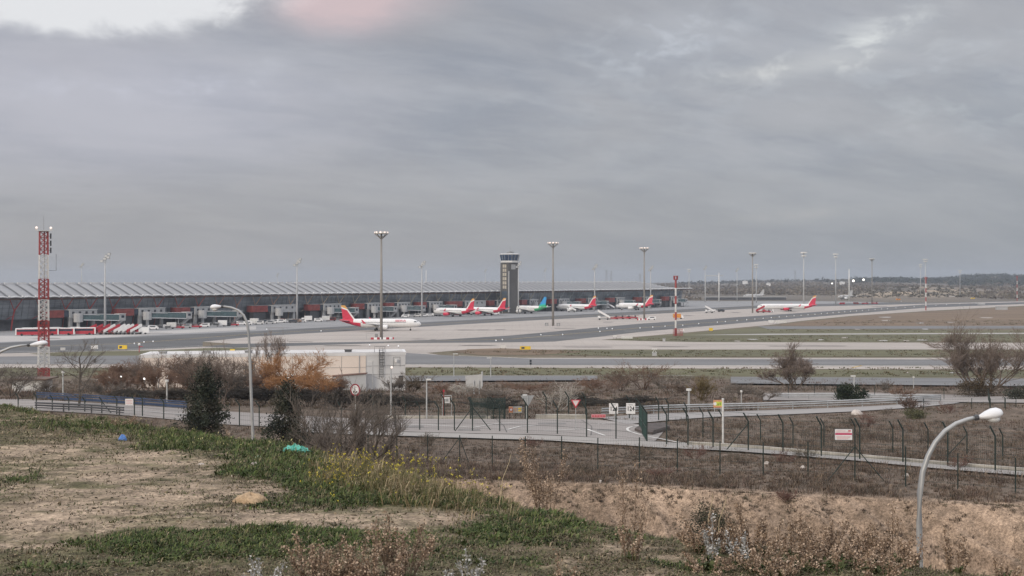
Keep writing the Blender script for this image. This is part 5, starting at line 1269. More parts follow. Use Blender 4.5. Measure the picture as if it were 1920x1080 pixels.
mb.box((0, -.02, zc_+.06*k), (.05*k, .012, .16*k)).extr([(-.08*k, -.02, zc_), (.08*k, -.02, zc_), (0, -.02, zc_-.12*k)], (0, .006, 0)); mb.build('axle_symbol', ink, th)
MB().box((-.05*k, -.02, zc_+.27*k), (.10*k, .008, .13*k)).box((.1*k, -.02, zc_+.27*k), (.13*k, .008, .13*k)).build('small_figures', backm, th); MB().tube([(0, .06, -.2), (0, .06, zc_)], .035, 6).build('post', postm, th)
b, zc_, px = signpost(838, 750, 782)
th = thing('picture_sign', 'small white square sign with a grey picture on a two legged frame', 'sign', b)
MB().box((0, 0, zc_), (11*px, .04, 11*px)).build('board', signw, th); MB().box((0, -.03, zc_), (6*px, .015, 5.5*px)).build('picture', backm, th)
mb = MB()
for s_ in (-8.5*px, 8.5*px): mb.tube([(s_, .05, -.1), (s_, .05, zc_+8*px)], .035, 5)
mb.tube([(-8.5*px, .05, zc_+8*px), (8.5*px, .05, zc_+8*px)], .035, 5).tube([(-8.5*px, .05, .1), (8.5*px, .05, .1)], .03, 5).tube([(-8.5*px, .05, zc_-6*px), (8.5*px, .05, zc_-6*px)], .03, 5).build('frame', postm, th)
b, zc_, px = signpost(966.5, 768, 784)
th = thing('notice_board', 'grey and orange notice board with a red prohibition ring beyond the road', 'sign', b)
MB().box((0, 0, zc_), (25*px, .05, 12*px)).build('board', backm, th); MB().box((-8.5*px, -.03, zc_), (8*px, .012, 11.4*px)).build('orange_panel', notorange, th); MB().disc((-8.2*px, -.045, zc_), 3.4*px, 'y', .01, 16).build('red_ring', signred, th); MB().disc((-8.2*px, -.055, zc_), 2.3*px, 'y', .01, 16).build('ring_face', signw, th)
mb = MB()
for k in range(3): mb.box((.3*px, -.03, zc_+(k-1)*2.6*px), (5.5*px, .012, 1.0*px))
mb.build('faded_lines', notorange, th)
mb = MB()
for k in range(2): mb.box((8*px, -.03, zc_+(k-.5)*4*px), (6*px, .012, 2.4*px))
mb.build('yellow_lines', yellow, th); MB().tube([(10*px, .05, -.1), (10*px, .05, zc_)], .035, 5).tube([(-10*px, .05, -.1), (-10*px, .05, zc_)], .035, 5).build('legs', dark, th)
b, zc_, px = signpost(889, 715.5, 750, 172)
th = thing('large_sign_back', 'big blank grey back of a road sign among bare shrubs', 'road sign', b, R(-12))
MB().extr([(-16*px, 0, zc_-10*px), (15*px, 0, zc_-13*px), (16*px, 0, zc_+14*px), (-17*px, 0, zc_+11*px)], (0, .12, 0)).build('back_panel', ltgrey, th)
mb = MB()
for s_ in (0, 10*px): mb.tube([(s_, -.12, -.3), (s_, -.12, zc_+2*px)], .10, 6)
mb.box((15.5*px, -.05, zc_+5*px), (.16, .3, 28*px)); mb.build('legs', greym, th)
b, zc_, px = signpost(1122, 780, 786, 111)
th = thing('red_board', 'low wide faded red board beyond the road bend', 'sign', b)
MB().box((0, 0, zc_), (27*px, .06, 6.5*px)).build('board', pinkm, th)
mb = MB()
for k in range(5): mb.box((-10*px+k*5*px, -.04, zc_), (3.6*px, .012, 2.2*px))
mb.build('faded_marks', signred, th); MB().box((-9*px, .03, zc_/2-.1), (.06, .06, zc_+.1)).box((9*px, .03, zc_/2-.1), (.06, .06, zc_+.1)).build('legs', dark, th)
b, zc_, px = signpost(1347, 757, 775, 122)
th = thing('lime_sign', 'small yellow green sign with a red ring on two legs beside the white pole', 'sign', b)
MB().box((0, 0, zc_), (19*px, .05, 14*px)).build('board', notorange, th); MB().box((1.5*px, -.03, zc_), (15*px, .012, 7.5*px)).build('lime_panel', limem, th); MB().disc((-6.5*px, -.05, zc_), 3*px, 'y', .015, 14).build('white_ring', signw, th)
mb = MB().extr([(-2*px, -.05, zc_-2.6*px), (.5*px, -.05, zc_-2.6*px), (-.6*px, -.05, zc_+2.4*px)], (0, .008, 0)).box((3*px, -.045, zc_), (1.6*px, .01, 4.5*px)).build('dark_marks', mat('sign_green', (.05, .16, .05), .5, .1, 2), th)
MB().box((-7*px, .04, zc_/2), (.07, .06, zc_)).box((5*px, .04, zc_/2), (.07, .06, zc_)).build('legs', postm, th)
b = G(1355.5, 836, 78); h_ = (836-750)*b.y/F
th = thing('marker_pole', 'plain white pole standing in the fence strip right of the road bend', 'pole', b); MB().cyl((0, 0, -.2), .08, h_+.2, 8).build('pole', offw, th); MB().cyl((0, 0, h_), .10, .12, 8).build('cap', offw, th)
b = G(1612, 864, 60); px = b.y/F; zc_ = HC-(814.5-V0)*px-b.z
th = thing('fence_notice', 'white notice with a red band wired to the bent topped fence', 'sign', b+Vector((-31*px, -.08, 0)), R(-2))
MB().box((0, .02, zc_), (34*px, .02, 22*px)).build('backing', dark, th); MB().box((0, 0, zc_), (32*px, .03, 20*px)).build('board', signw, th); MB().box((0, -.022, zc_+1.2*px), (31*px, .01, 3.2*px)).build('red_band', mat('sign_crimson', (.45, .03, .11), .5, .08, 2), th)
mb = MB()
for k, (y, l, x) in enumerate(((7, 17, -5), (4.6, 26, -1), (-4, 27, 0), (-6, 25, -.5), (-8, 21, -2))): mb.box((x*px, -.02, zc_+y*px), (l*px, .008, .7*px))
mb.build('faded_lines', pinkm, th); MB().box((11*px, -.02, zc_+7*px), (5*px, .008, 2.2*px)).build('red_mark', signred, th)
b = G(252, 780, 80); px = b.y/F; zc_ = HC-(753.5-V0)*px-b.z
th = thing('fence_notice', 'small pale notice on the fence at far left', 'sign', b+Vector((-9*px, -.1, 0)))
MB().box((0, 0, zc_), (15*px, .03, 12*px)).build('board', signw, th); mb = MB()
for k in range(3): mb.box((0, -.02, zc_+(k-1)*3*px), (12*px, .01, .8*px))
mb.build('faded_lines', pinkm, th)
b, zc_, px = signpost(835, 735, 784)
th = thing('red_post', 'thin dark red post behind the white picture sign', 'post', b); MB().tube([(-3*px, 0, 0), (-3*px, 0, zc_)], .05, 6).build('post', dkred, th); MB().box((-3*px, 0, zc_+.1), (.16, .16, .2)).build('cap', red, th)
# ---------------------------------------------------------- street lamps
def cobra(mb_pts, r0, r1, head_c, head_l, head_h, tilt, th, s):
    MB().tube(mb_pts, [r0+(r1-r0)*i/(len(mb_pts)-1) for i in range(len(mb_pts))], 10).build('pole', galv, th, True)
    rings = []                                  # teardrop lantern along s*x
    for q, w_, hu, hd in ((0, .10, .10, .10), (.12, .30, .22, .22), (.35, .72, .48, .40), (.6, .98, .66, .52), (.8, .95, .64, .42), (.94, .6, .42, .22), (1, .1, .08, .05)):
        x = q*head_l; ring = []
        for j in range(14):
            a = 2*math.pi*j/14; cz = math.sin(a); zz = (hu if cz > 0 else hd)*cz*head_h*.62
            X, Z = x, zz
            ring.append((head_c[0]+s*(X*math.cos(tilt)-Z*math.sin(tilt)), head_c[1]+math.cos(a)*w_*head_h*.55, head_c[2]+X*math.sin(tilt)+Z*math.cos(tilt)))
        rings.append(ring)
    MB().loft(rings).build('lantern_shell', mat('lantern_white', (.66, .67, .69), .35, .04, 3), th, True)
    c = (head_c[0]+s*(head_l*.62*math.cos(tilt)+head_h*.30*math.sin(tilt)), head_c[1], head_c[2]+head_l*.62*math.sin(tilt)-head_h*.30*math.cos(tilt))
    MB().ball(c, head_h*.42, 10, 8, 0, .62).build('lens', mat('lantern_lens', (.52, .53, .53), .25, .05, 3), th, True)
    MB().tube([(head_c[0]-s*.06, head_c[1], head_c[2]-.01), (head_c[0]+s*.05, head_c[1], head_c[2]+.01)], r1*1.6, 8).build('collar', dark, th)
def biglamp(label, d, px, base_u, r0, r1, head_uv, l_px, h_px, tilt, s):
    bx = (base_u-U0)*d/F; zb = h1(bx, d); o0 = Vector((bx, d, zb)); th = thing('street_lamp', label, 'street lamp', o0, 0, 'curved street lamps below the hill')
    pts = [(0, 0, 0)]+[tuple(P(u, v, d)-o0) for u, v in px]
    cobra(pts, r0, r1, tuple(P(*head_uv, d)-o0), l_px*d/F, h_px*d/F, tilt, th, s)
biglamp('large curved street lamp with a white lantern at the right edge', 34., [(1725, 1060), (1723.5, 980), (1724.5, 925), (1730, 885), (1740, 855), (1754, 829), (1772, 808), (1793, 794), (1815, 786), (1834, 782)], 1727, .095, .055, (1831, 783), 50, 29, R(11), 1)
biglamp('tall curved street lamp at left with its white lantern pointing left over the terminal', 64., [(474.5, 825), (471, 740), (468, 660), (466.5, 625), (463.5, 605), (457, 591), (447, 582), (434, 576.5), (420, 574.5), (411, 574.5)], 476, .09, .05, (417, 574.5), 23, 13.5, R(-6), -1)
biglamp('street lamp reaching in from the left edge in front of the lattice tower', 50., [(-34, 900), (-34, 760), (-32, 715), (-25, 690), (-14, 671), (2, 659), (20, 651.5), (38, 648), (56, 646.5)], -34, .10, .04, (54, 647), 36, 14.5, R(6), 1)
def polelamp(u, vt, vb, label, d=None, kind='arm', lit=False, dmin=80, r=.07, s=1):
    b, zt_, px = signpost(u, vt, vb, d, dmin); th = thing('lamp_post', label, 'lamp post', b, 0, 'small lamp posts in the middle distance')
    MB().tube([(0, 0, -.2), (0, 0, zt_)], [r*1.3, r], 6).build('pole', postm, th)
    hm_ = lampon if lit else lampoff
    if kind == 'arm':
        MB().box((s*4*px, 0, zt_), (9*px, .25, .14)).build('lamp_head', hm_, th)
    elif kind == 'ball': MB().ball((s*1.5*px, 0, zt_), 2.2*px, 8, 6).build('lamp_head', hm_, th)
    else: MB().cyl((0, 0, zt_-.12), r*2.6, .22, 8).build('lamp_head', hm_, th)
polelamp(800, 711.5, 791, 'slim lamp post with a small white head beyond the road right of the pale building', 112, r=.06); polelamp(733, 689, 784, 'lamp post with a lit head in front of the grey end of the pale building', 114, 'ball', True, r=.07)
polelamp(699, 677, 735, 'dark lamp post against the grey wall of the pale building', 190, s=-1); polelamp(920, 671, 712, 'thin lamp post by the perimeter road right of the big sign back', 255, r=.09, s=-.7); polelamp(851, 663.5, 705, 'thin lamp post by the grass verge right of the pale building', 262, r=.08, s=.7)
polelamp(1291.5, 730.5, 770, 'short thick white lamp post before the guard rail', 126, 'cap', r=.11); polelamp(1601.5, 705, 735, 'white lamp post behind the dark green bush', 165, r=.10, s=-.5); polelamp(1390, 733.5, 764, 'thin grey lamp post behind the guard rail', 135, 'cap', r=.05); polelamp(1713, 707, 728, 'faint lamp post by the perimeter road at right', 190, 'cap', r=.06)
polelamp(118, 697.5, 750, 'lamp post right of the lattice tower foot', 140, 'cap', r=.08); polelamp(313, 714, 766, 'lamp post among the bare trees left of the dark juniper', 125, 'cap', r=.08); polelamp(988, 741, 786, 'white capped lamp post behind the grey triangle back', 112, 'arm', r=.07, s=-1)
polelamp(1390+27, 1390, 764, 'x', 135) if False else None
for i, (u, v) in enumerate(((183, 710), (205, 708), (227, 706), (271, 710), (293, 708), (314, 706), (358, 710), (399, 706.5), (448, 709), (467, 707.5), (487, 706), (541, 708), (560, 706.5), (580, 705))):
    d = 158.; x = (u-U0)*d/F; z0 = h1(x, d); zt_ = HC-(v-V0)*d/F-z0
    th = thing('guide_light', 'small lit white lamp on a thin stake among the bare trees', 'guide light', (x, d, z0), 0, 'row of lit lamps among the bare trees')
    MB().tube([(0, 0, -.2), (0, 0, zt_)], .03, 5).build('stake', dark, th); MB().ball((0, -.05, zt_), .11 if i not in (0, 3) else .15, 8, 6).build('lamp', mat('lit_guide_lamp', (1, .97, .92), .3, .02, 1, emit=1.5), th); MB().cyl((0, 0, zt_+.15), .2, .06, 8).build('hood', dark, th)
# ================================================================== VEGETATION
veg = attr_mat('foliage', 'col', .8, ((6., .12),)); bark = attr_mat('bark_and_twigs', 'col', .9, ((3., .15),))
def nrm(a): return a/np.maximum(np.linalg.norm(a, axis=-1, keepdims=True), 1e-9)
def blades(B, h, az, lean, wd, col):
    n = len(B); d = np.stack([np.cos(az), np.sin(az), np.zeros(n)], 1); s = np.stack([-np.sin(az+.6), np.cos(az+.6), np.zeros(n)], 1)
    up = np.array([0, 0, 1.])
    ln = lean[:, None]; hh = h[:, None]; ww = wd[:, None]
    zf = 1/np.sqrt(1+ln**2)
    m = B+d*hh*.42*ln*zf*.8+up*hh*.58*np.minimum(1, zf*1.15)
    tp = B+d*hh*ln*zf*1.05+up*hh*zf*np.maximum(.25, 1-.35*ln)
    V = np.stack([B-s*ww*.5, B+s*ww*.5, m+s*ww*.42, m-s*ww*.42, tp], 1).reshape(-1, 3)
    i = np.arange(n)*5
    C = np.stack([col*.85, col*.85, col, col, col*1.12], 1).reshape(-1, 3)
    return V, [np.stack([i, i+1, i+2, i+3], 1), np.stack([i+3, i+2, i+4], 1)], C
def tufts(B, k, h, spread, lean, wd, cols, hv=.5, cvar=.25):
    """k blades per tuft; h, lean, wd arrays or scalars per tuft; cols (m,3) palette"""
    n = len(B); h = np.broadcast_to(h, n); wd = np.broadcast_to(wd, n); spread = np.broadcast_to(spread, n); lean = np.broadcast_to(lean, n)
    pal = np.asarray(cols, float); tc = pal[rng.integers(0, len(pal), n)]*(1+cvar*(rng.random((n, 1))-.5)*2)
    rep = lambda a: np.repeat(a, k, axis=0)
    a = rng.random(n*k)*2*np.pi; rr_ = np.sqrt(rng.random(n*k))*rep(spread)
    Bb = rep(B)+np.stack([np.cos(a)*rr_, np.sin(a)*rr_, np.full(n*k, -.01)], 1)
    return blades(Bb, rep(h)*(1-hv+hv*rng.random(n*k)*1.4), a+rng.normal(0, .7, n*k), rep(lean)*(.3+rng.random(n*k)*1.3), rep(wd)*(.6+.8*rng.random(n*k)), rep(tc)*(1+.3*(rng.random((n*k, 1))-.5)))
def joinm(parts):
    V, F4, F3, C, o = [], [], [], [], 0
    for v, f, c in parts:
        V.append(v); C.append(c)
        for q in f: (F4 if q.shape[1] == 4 else F3).append(q+o)
        o += len(v)
    fs = ([np.concatenate(F4)] if F4 else [])+([np.concatenate(F3)] if F3 else [])
    return np.concatenate(V), fs, np.concatenate(C)
def quads(Cn, size, col, flat=0.0, aspect=.55):
    n = len(Cn); a = nrm(rng.normal(size=(n, 3))); a[:, 2] *= (1-flat); a = nrm(a); b = nrm(np.cross(a, rng.normal(size=(n, 3))))
    s = np.broadcast_to(size, n)[:, None]*(.6+.8*rng.random((n, 1)))
    V = np.stack([Cn-a*s*.5, Cn+b*s*.5*aspect, Cn+a*s*.5, Cn-b*s*.5*aspect], 1).reshape(-1, 3); i = np.arange(n)*4
    return V, [np.stack([i, i+1, i+2, i+3], 1)], np.repeat(col, 4, axis=0)
def tubes3(S, R0, R1, col, ns=3):
    A, B = S[:, 0], S[:, 1]; t = nrm(B-A); r = np.where(np.abs(t[:, 2:3]) > .9, np.array([[1., 0, 0]]), np.array([[0, 0, 1.]])); u = nrm(np.cross(t, r)); v = np.cross(t, u)
    ang = np.arange(ns)*2*np.pi/ns
    ca, sa = np.cos(ang)[None, :, None], np.sin(ang)[None, :, None]
    ra = A[:, None]+(u[:, None]*ca+v[:, None]*sa)*R0[:, None, None]; rb = B[:, None]+(u[:, None]*ca+v[:, None]*sa)*R1[:, None, None]
    V = np.concatenate([ra, rb], 1).reshape(-1, 3); i = np.arange(len(A))*2*ns
    F = np.concatenate([np.stack([i+j, i+(j+1) % ns, i+ns+(j+1) % ns, i+ns+j], 1) for j in range(ns)])
    return V, [F], np.repeat(col, 2*ns, axis=0)
def grow(rs, stems=1, limbs=7, subs=6, twigs=6, up=.55, open_=.8, trunk=.35, crook=.16):
    """branch skeleton in unit size: list of (p, q, r0, r1, level)"""
    out = []
    def branch(p, d, L, r, lev):
        n = (5, 5, 4, 2)[lev]; pts = [p]; dd = d.copy()
        for i in range(n):
            dd = dd+np.array([rs.normal(0, crook), rs.normal(0, crook), rs.normal(0, crook*.6)+(.10*up if lev else .05)]); dd /= np.linalg.norm(dd)
            pts.append(pts[-1]+dd*L/n)
        rt = r*(.45 if lev < 3 else .5)
        for i in range(n): out.append((pts[i], pts[i+1], r+(rt-r)*i/n, r+(rt-r)*(i+1)/n, lev))
        if lev == 3: return
        k = (limbs, subs, twigs*2)[lev]
        for j in range(k):
            f = (trunk if lev == 0 else .22)+(1-(trunk if lev == 0 else .22))*((j+.3+.6*rs.random())/k); f = min(f, .99)
            i = int(f*n); q = pts[i]+(pts[i+1]-pts[i])*(f*n-i)
            az = rs.random()*2*np.pi if lev else j*2.4+rs.random()
            ax = (pts[i+1]-pts[i])/np.linalg.norm(pts[i+1]-pts[i]); s = np.cross(ax, [np.cos(az), np.sin(az), .2]); s /= np.linalg.norm(s)
            nd = ax*(.55+.25*rs.random())+s*open_*(.6+.6*rs.random())+np.array([0, 0, up*.5]); nd /= np.linalg.norm(nd)
            branch(q, nd, L*((.62, .5, .5)[lev])*(1.1-.5*f)*(.7+.6*rs.random()), r*((.5, .5, .55)[lev])*(1-.45*f), lev+1)
    for s in range(stems):
        a = 2*np.pi*s/max(stems, 1)+rs.random(); tl_ = 0 if stems == 1 else .18+.35*rs.random()
        d = np.array([np.cos(a)*tl_, np.sin(a)*tl_, 1.]); d /= np.linalg.norm(d)
        branch(np.array([np.cos(a), np.sin(a), 0])*(.0 if stems == 1 else .03), d, 1.0*(.75+.35*rs.random() if s else 1), .020/(stems**.4), 0)
    return out
def forks(rs, stems=5, levels=7, ang=.40, ratio=.80, up=.20, tilt=.5, crook=.09, r0=.018, kids=(2, 3), t0=0):
    out = []
    def br(p, d, L, r, lev):
        n = 3 if lev < levels-1 else 2; rt = r*.74
        for i in range(n):
            d = d+np.array([rs.normal(0, crook), rs.normal(0, crook), rs.normal(0, crook*.5)+up*.3]); d /= np.linalg.norm(d); q = p+d*L/n
            out.append((p, q, r+(rt-r)*i/n, r+(rt-r)*(i+1)/n, 0 if lev == 0 else (1 if lev < 3 else (2 if lev < levels-1 else 3)))); p = q
            if lev >= 1 and rs.random() < .62 and lev < levels-1:
                s = np.cross(d, rs.normal(size=3)); s /= np.linalg.norm(s); br(p, nrm(d*.75+s*.65+np.array([0, 0, .15])), L*.6, r*.4, max(lev+2, levels-2))
        if lev >= levels: return
        for j in range(int(rs.integers(kids[0], kids[1]+1))):
            s = np.cross(d, rs.normal(size=3)); s /= np.linalg.norm(s); a = ang*(.5+.9*rs.random())
            nd = d*math.cos(a)+s*math.sin(a)+np.array([0, 0, up]); br(p, nd/np.linalg.norm(nd), L*ratio*(.58+.7*rs.random()), rt*.80, lev+1)
    for s in range(stems):
        a = 2*np.pi*s/max(1, stems)+rs.random(); t_ = 0 if stems == 1 else tilt*(.4+.8*rs.random()); d = np.array([np.cos(a)*t_, np.sin(a)*t_, 1.]); d /= np.linalg.norm(d)
        br(np.array([np.cos(a), np.sin(a), 0])*(0 if stems == 1 else .03), d, .30*(.8+.4*rs.random()), r0, 0)
        if t0 and s == 0:
            lo_ = np.array([0, 0, -t0]); out.append((lo_, lo_*.5+np.array([.012, 0, 0]), r0*1.9, r0*1.7, 0)); out.append((lo_*.5+np.array([.012, 0, 0]), np.array([0, 0, .02]), r0*1.7, r0*1.5, 0))
    return out
FORK = {}
def tree(name, label, u, d, vt, wpx, col, seed, group=None, base=None, twig=.012, cat='tree', **kw):
    rs = np.random.default_rng(seed); x = (u-U0)*d/F; z0 = h1(x, d) if base is None else base
    h_ = HC-(vt-V0)*d/F-z0; W = wpx*d/F
    seg = (forks if FORK.get(name, True) and kw.get('stems', 1) > 1 else grow)(rs, **({k: v for k, v in kw.items() if k in ('stems', 'levels', 'ang', 'tilt', 'kids', 'ratio', 'r0', 'crook', 't0')} if kw.get('stems', 1) > 1 else {k: v for k, v in kw.items() if k not in ('levels', 'ang', 'tilt', 'kids', 'ratio', 'r0', 't0')})); S = np.array([[a, b] for a, b, *_ in seg]); S[:, :, 2] -= S[:, :, 2].min(); r0 = np.array([s[2] for s in seg]); r1 = np.array([s[3] for s in seg]); lv = np.array([s[4] for s in seg])
    e = S[:, 1]; zs = h_/np.percentile(e[:, 2], 99.6); xs = W/(np.percentile(e[:, 0], 98.5)-np.percentile(e[:, 0], 1.5)); cx_ = 0
    S = S*np.array([xs, (xs+zs)/2 if xs < zs else xs, zs]); sc_ = h_
    r0 = np.maximum(r0*sc_, np.where(lv == 3, twig*.8, twig*1.1)); r1 = np.maximum(r1*sc_, np.where(lv == 3, twig*.45, twig*.8))
    tipm = S[:, 1][S[:, 1, 2] > h_*.5]; cxy = (np.percentile(tipm[:, :2], 3, axis=0)+np.percentile(tipm[:, :2], 97, axis=0))/2; S[:, :, :2] -= cxy*np.clip(S[:, :, 2:3]/(h_*.7), 0, 1.2)
    if kw.get('levels', 7 if kw.get('stems', 1) > 1 else 0) >= 6 and not kw.get('t0'): S[:, :, 2] *= 1-.30*np.clip((S[:, :, 0]**2+S[:, :, 1]**2)/(W*.55)**2, 0, 1)*np.clip(S[:, :, 2]/h_, 0, 1); S[:, :, 2] *= h_/np.percentile(S[:, 1, 2], 99.6)
    th = thing(name, label, cat, (x, d, z0-.1), 0, group)
    c = np.array(col)
    for nm_, msk, dk in (('trunk', lv == 0, .8), ('crown', lv > 0, 1.0)):
        cc = c*dk*(1+.35*(rng.random((msk.sum(), 1))-.5))*np.where(lv[msk] == 3, 1.1, .9)[:, None]
        V, Fs, C = tubes3(S[msk], r0[msk], r1[msk], cc, 5 if nm_ == 'trunk' else 3)
        npmesh(nm_, V, Fs, bark, th, C)
    return th
def bush(name, label, u, d, vt, wpx, pal, seed, group=None, n=2600, leaf=.10, shape='round', cat='shrub', base=None, stemcol=(.07, .055, .045)):
    rs = np.random.default_rng(seed); x = (u-U0)*d/F; z0 = h1(x, d) if base is None else base
    h_ = HC-(vt-V0)*d/F-z0; W = wpx*d/F/2
    th = thing(name, label, cat, (x, d, z0-.05), 0, group)
    m = 120 if shape == 'cone' else 46; cl = nrm(rs.normal(size=(m, 3)))*(.25+.75*rs.random((m, 1))**.6); cl[:, 2] = np.abs(cl[:, 2]) if shape == 'round' else cl[:, 2]
    zz = rs.random(m)
    if shape == 'cone':
        rad = np.clip(1.25*(1-zz)**.5*np.minimum(1, .55+zz*2.6), .10, 1)*(.5+.75*rs.random(m)**1.5); a = rs.random(m)*2*np.pi
        cl = np.stack([np.cos(a)*rad*(.35+.65*rs.random(m)), np.sin(a)*rad*(.35+.65*rs.random(m)), zz*.97+.03], 1)
    elif shape == 'round': cl[:, 2] = .12+cl[:, 2]*.86
    cl = cl*np.array([W, W, h_]); cs = (.15 if shape == 'cone' else .27)*(.7+.7*rs.random(m))
    ci = rs.integers(0, m, n); off = rs.normal(size=(n, 3))*cs[ci][:, None]*np.array([W, W, min(h_*.55, W*1.3)])*.62
    if shape == 'cone': off[:, 2] = off[:, 2]*1.1+np.abs(off[:, 2])*.3
    Cn = cl[ci]+off; Cn[:, 2] = np.clip(Cn[:, 2], .02, None)
    pal = np.array(pal); tone = pal[rs.integers(0, len(pal), m)][ci]*(1+.35*(rs.random((n, 1))-.5))
    V, Fs, C = quads(Cn, leaf, tone); npmesh('crown', V, Fs, veg, th, C)
    k = 14; tips = cl[rs.integers(0, m, k)]; S = np.stack([np.zeros((k, 3)), tips], 1)
    V, Fs, C = tubes3(S, np.full(k, .05*min(1, h_/3)), np.full(k, .015), np.tile(np.array(stemcol), (k, 1)), 4); npmesh('trunk' if h_ > 2.2 else 'stems', V, Fs, bark, th, C)
    return th
bare = (.185, .148, .125); brn = (.180, .118, .088); rust = (.31, .165, .080); pale = (.38, .355, .32); oli = (.145, .112, .055); dk = (.055, .049, .043); gry = (.145, .125, .108)
TG = 'bare trees around the airfield fence'
tree('bare_tree', 'big spreading bare tree with several trunks near the right edge', 1845, 163, 612, 158, bare, 1, TG, stems=11, levels=7, tilt=.62, ang=.30, twig=.018)
tree('bare_tree', 'rounded bare tree left of the dark green bush behind the loop road', 1487, 188, 645, 96, bare, 2, TG, stems=9, levels=7, tilt=.6, ang=.30, limbs=8, subs=6, twigs=6, up=.8, open_=.7, trunk=.2, twig=.023)
tree('bare_tree', 'tall thin bare tree with one straight trunk at far left', 147, 112, 632, 96, gry, 3, TG, stems=1, limbs=13, subs=6, twigs=6, up=.35, open_=.9, trunk=.12, twig=.010)
tree('bare_tree', 'tall dark bare tree rising over the pale building right of the left street lamp', 500, 172, 622, 84, bare, 4, TG, stems=2, limbs=8, subs=6, twigs=5, up=.8, open_=.6, trunk=.3, twig=.014)
tree('orange_willow', 'orange twigged willow before the peach wall', 552, 160, 655, 122, rust, 5, TG, stems=5, levels=6, ang=.5, tilt=.6, limbs=9, subs=7, twigs=7, up=.7, open_=.8, trunk=.15, twig=.023)
tree('orange_willow', 'smaller orange twigged willow right behind the left street lamp', 500, 158, 676, 60, rust, 6, TG, stems=4, limbs=7, subs=6, twigs=6, up=.6, open_=.8, trunk=.15, twig=.02)
tree('bare_tree', 'brown round bare tree at the left end of the peach wall', 245, 162, 677, 108, brn, 7, TG, stems=6, limbs=8, subs=7, twigs=6, up=.8, open_=.7, trunk=.2, twig=.023)
tree('bare_tree', 'brown round bare tree left of the dark juniper', 328, 160, 664, 112, brn, 8, TG, stems=6, limbs=8, subs=7, twigs=6, up=.8, open_=.7, trunk=.2, twig=.023)
tree('bare_tree', 'thin forked bare tree poking up left of the brown round one by the wall', 272, 155, 662, 50, bare, 9, TG, stems=2, limbs=5, subs=4, twigs=4, up=.8, open_=.5, trunk=.4, twig=.013)
tree('bare_tree', 'wide forked bare tree just right of the dark juniper', 412, 118, 652, 92, bare, 10, TG, stems=3, limbs=6, subs=5, twigs=4, up=.6, open_=.75, trunk=.35, twig=.012)
tree('bare_tree', 'dark bare tree right behind the dark juniper', 372, 124, 657, 100, (.11, .088, .075), 11, TG, stems=4, limbs=8, subs=6, twigs=6, up=.8, open_=.65, trunk=.2, twig=.013)
tree('bare_tree', 'spreading grey bare tree with crooked limbs on the near slope', 652, 62, 722, 190, (.135, .115, .10), 12, TG, stems=5, levels=6, ang=.50, tilt=1.25, r0=.022, t0=.85, limbs=10, subs=8, twigs=8, up=.45, open_=.9, trunk=.3, twig=.011, crook=.2, base=10.4)
tree('bare_tree', 'low grey bare tree behind the spreading one on the near slope', 700, 82, 735, 110, gry, 13, TG, stems=5, limbs=9, subs=7, twigs=7, up=.6, open_=.85, trunk=.2, twig=.008)
tree('bare_tree', 'grey bare bush left of the spreading one on the near slope', 600, 70, 748, 80, gry, 14, TG, stems=5, limbs=8, subs=7, twigs=7, up=.6, open_=.85, trunk=.2, twig=.007, base=11.6)
tree('pale_tree', 'small pale barked bare tree between the two triangle signs', 1045, 124, 712, 84, pale, 15, TG, stems=6, levels=4, ang=.4, tilt=.6, limbs=6, subs=5, twigs=4, up=.55, open_=.75, trunk=.25, twig=.014)
for i, (u, d, vt, w_, c, lb) in enumerate(((1205, 186, 676, 92, brn, 'tall brownish bare thicket tree above the numbered signs'), (1165, 180, 690, 70, (.135, .10, .08), 'brownish bare thicket left of the tallest one above the numbered signs'), (1120, 172, 704, 80, brn, 'low reddish bare thicket above the red board'), (1255, 170, 690, 90, gry, 'greyish bare thicket right of the tallest one above the numbered signs'),
      (1316, 150, 703, 50, oli, 'olive brown upright bush right of the short white lamp post'), (1385, 158, 716, 70, gry, 'grey thin thicket behind the thin lamp post by the guard rail'), (1435, 150, 722, 60, gry, 'low grey thicket under the rounded bare tree'), (985, 170, 712, 90, brn, 'low reddish thicket right of the big sign back'), (775, 178, 697, 66, (.11, .085, .06), 'dark brown bush at the right end of the pale building'), (742, 172, 703, 44, gry, 'pale leaved thin bush against the grey end wall'),
      (835, 168, 712, 56, brn, 'reddish thicket left of the big sign back'), (868, 166, 716, 50, pale, 'whitish bare shrub under the big sign back'), (920, 160, 727, 70, gry, 'low grey thicket right below the big sign back'), (1695, 150, 722, 46, brn, 'small bare tree inside the loop road'), (1662, 168, 712, 26, gry, 'slim bare sapling by the perimeter road'), (1290, 165, 715, 70, (.12, .09, .07), 'brown thicket behind the short white lamp post'),
      (20, 128, 676, 110, gry, 'grey bare tree at the left edge below the street lamp arm'), (85, 140, 712, 46, gry, 'grey shrub in front of the lattice tower foot'), (205, 135, 708, 80, gry, 'grey thicket behind the blue barrier right of the thin tree'), (1705, 122, 742, 40, (.12, .085, .07), 'small dark bare tree in front of the guard rail end'))):
    tree('bare_shrub', lb, u, d, vt, w_, c, 30+i, 'bare shrubs in the middle distance', twig=.015+.00004*d, cat='shrub', stems=6, levels=5, ang=.45, tilt=.6)
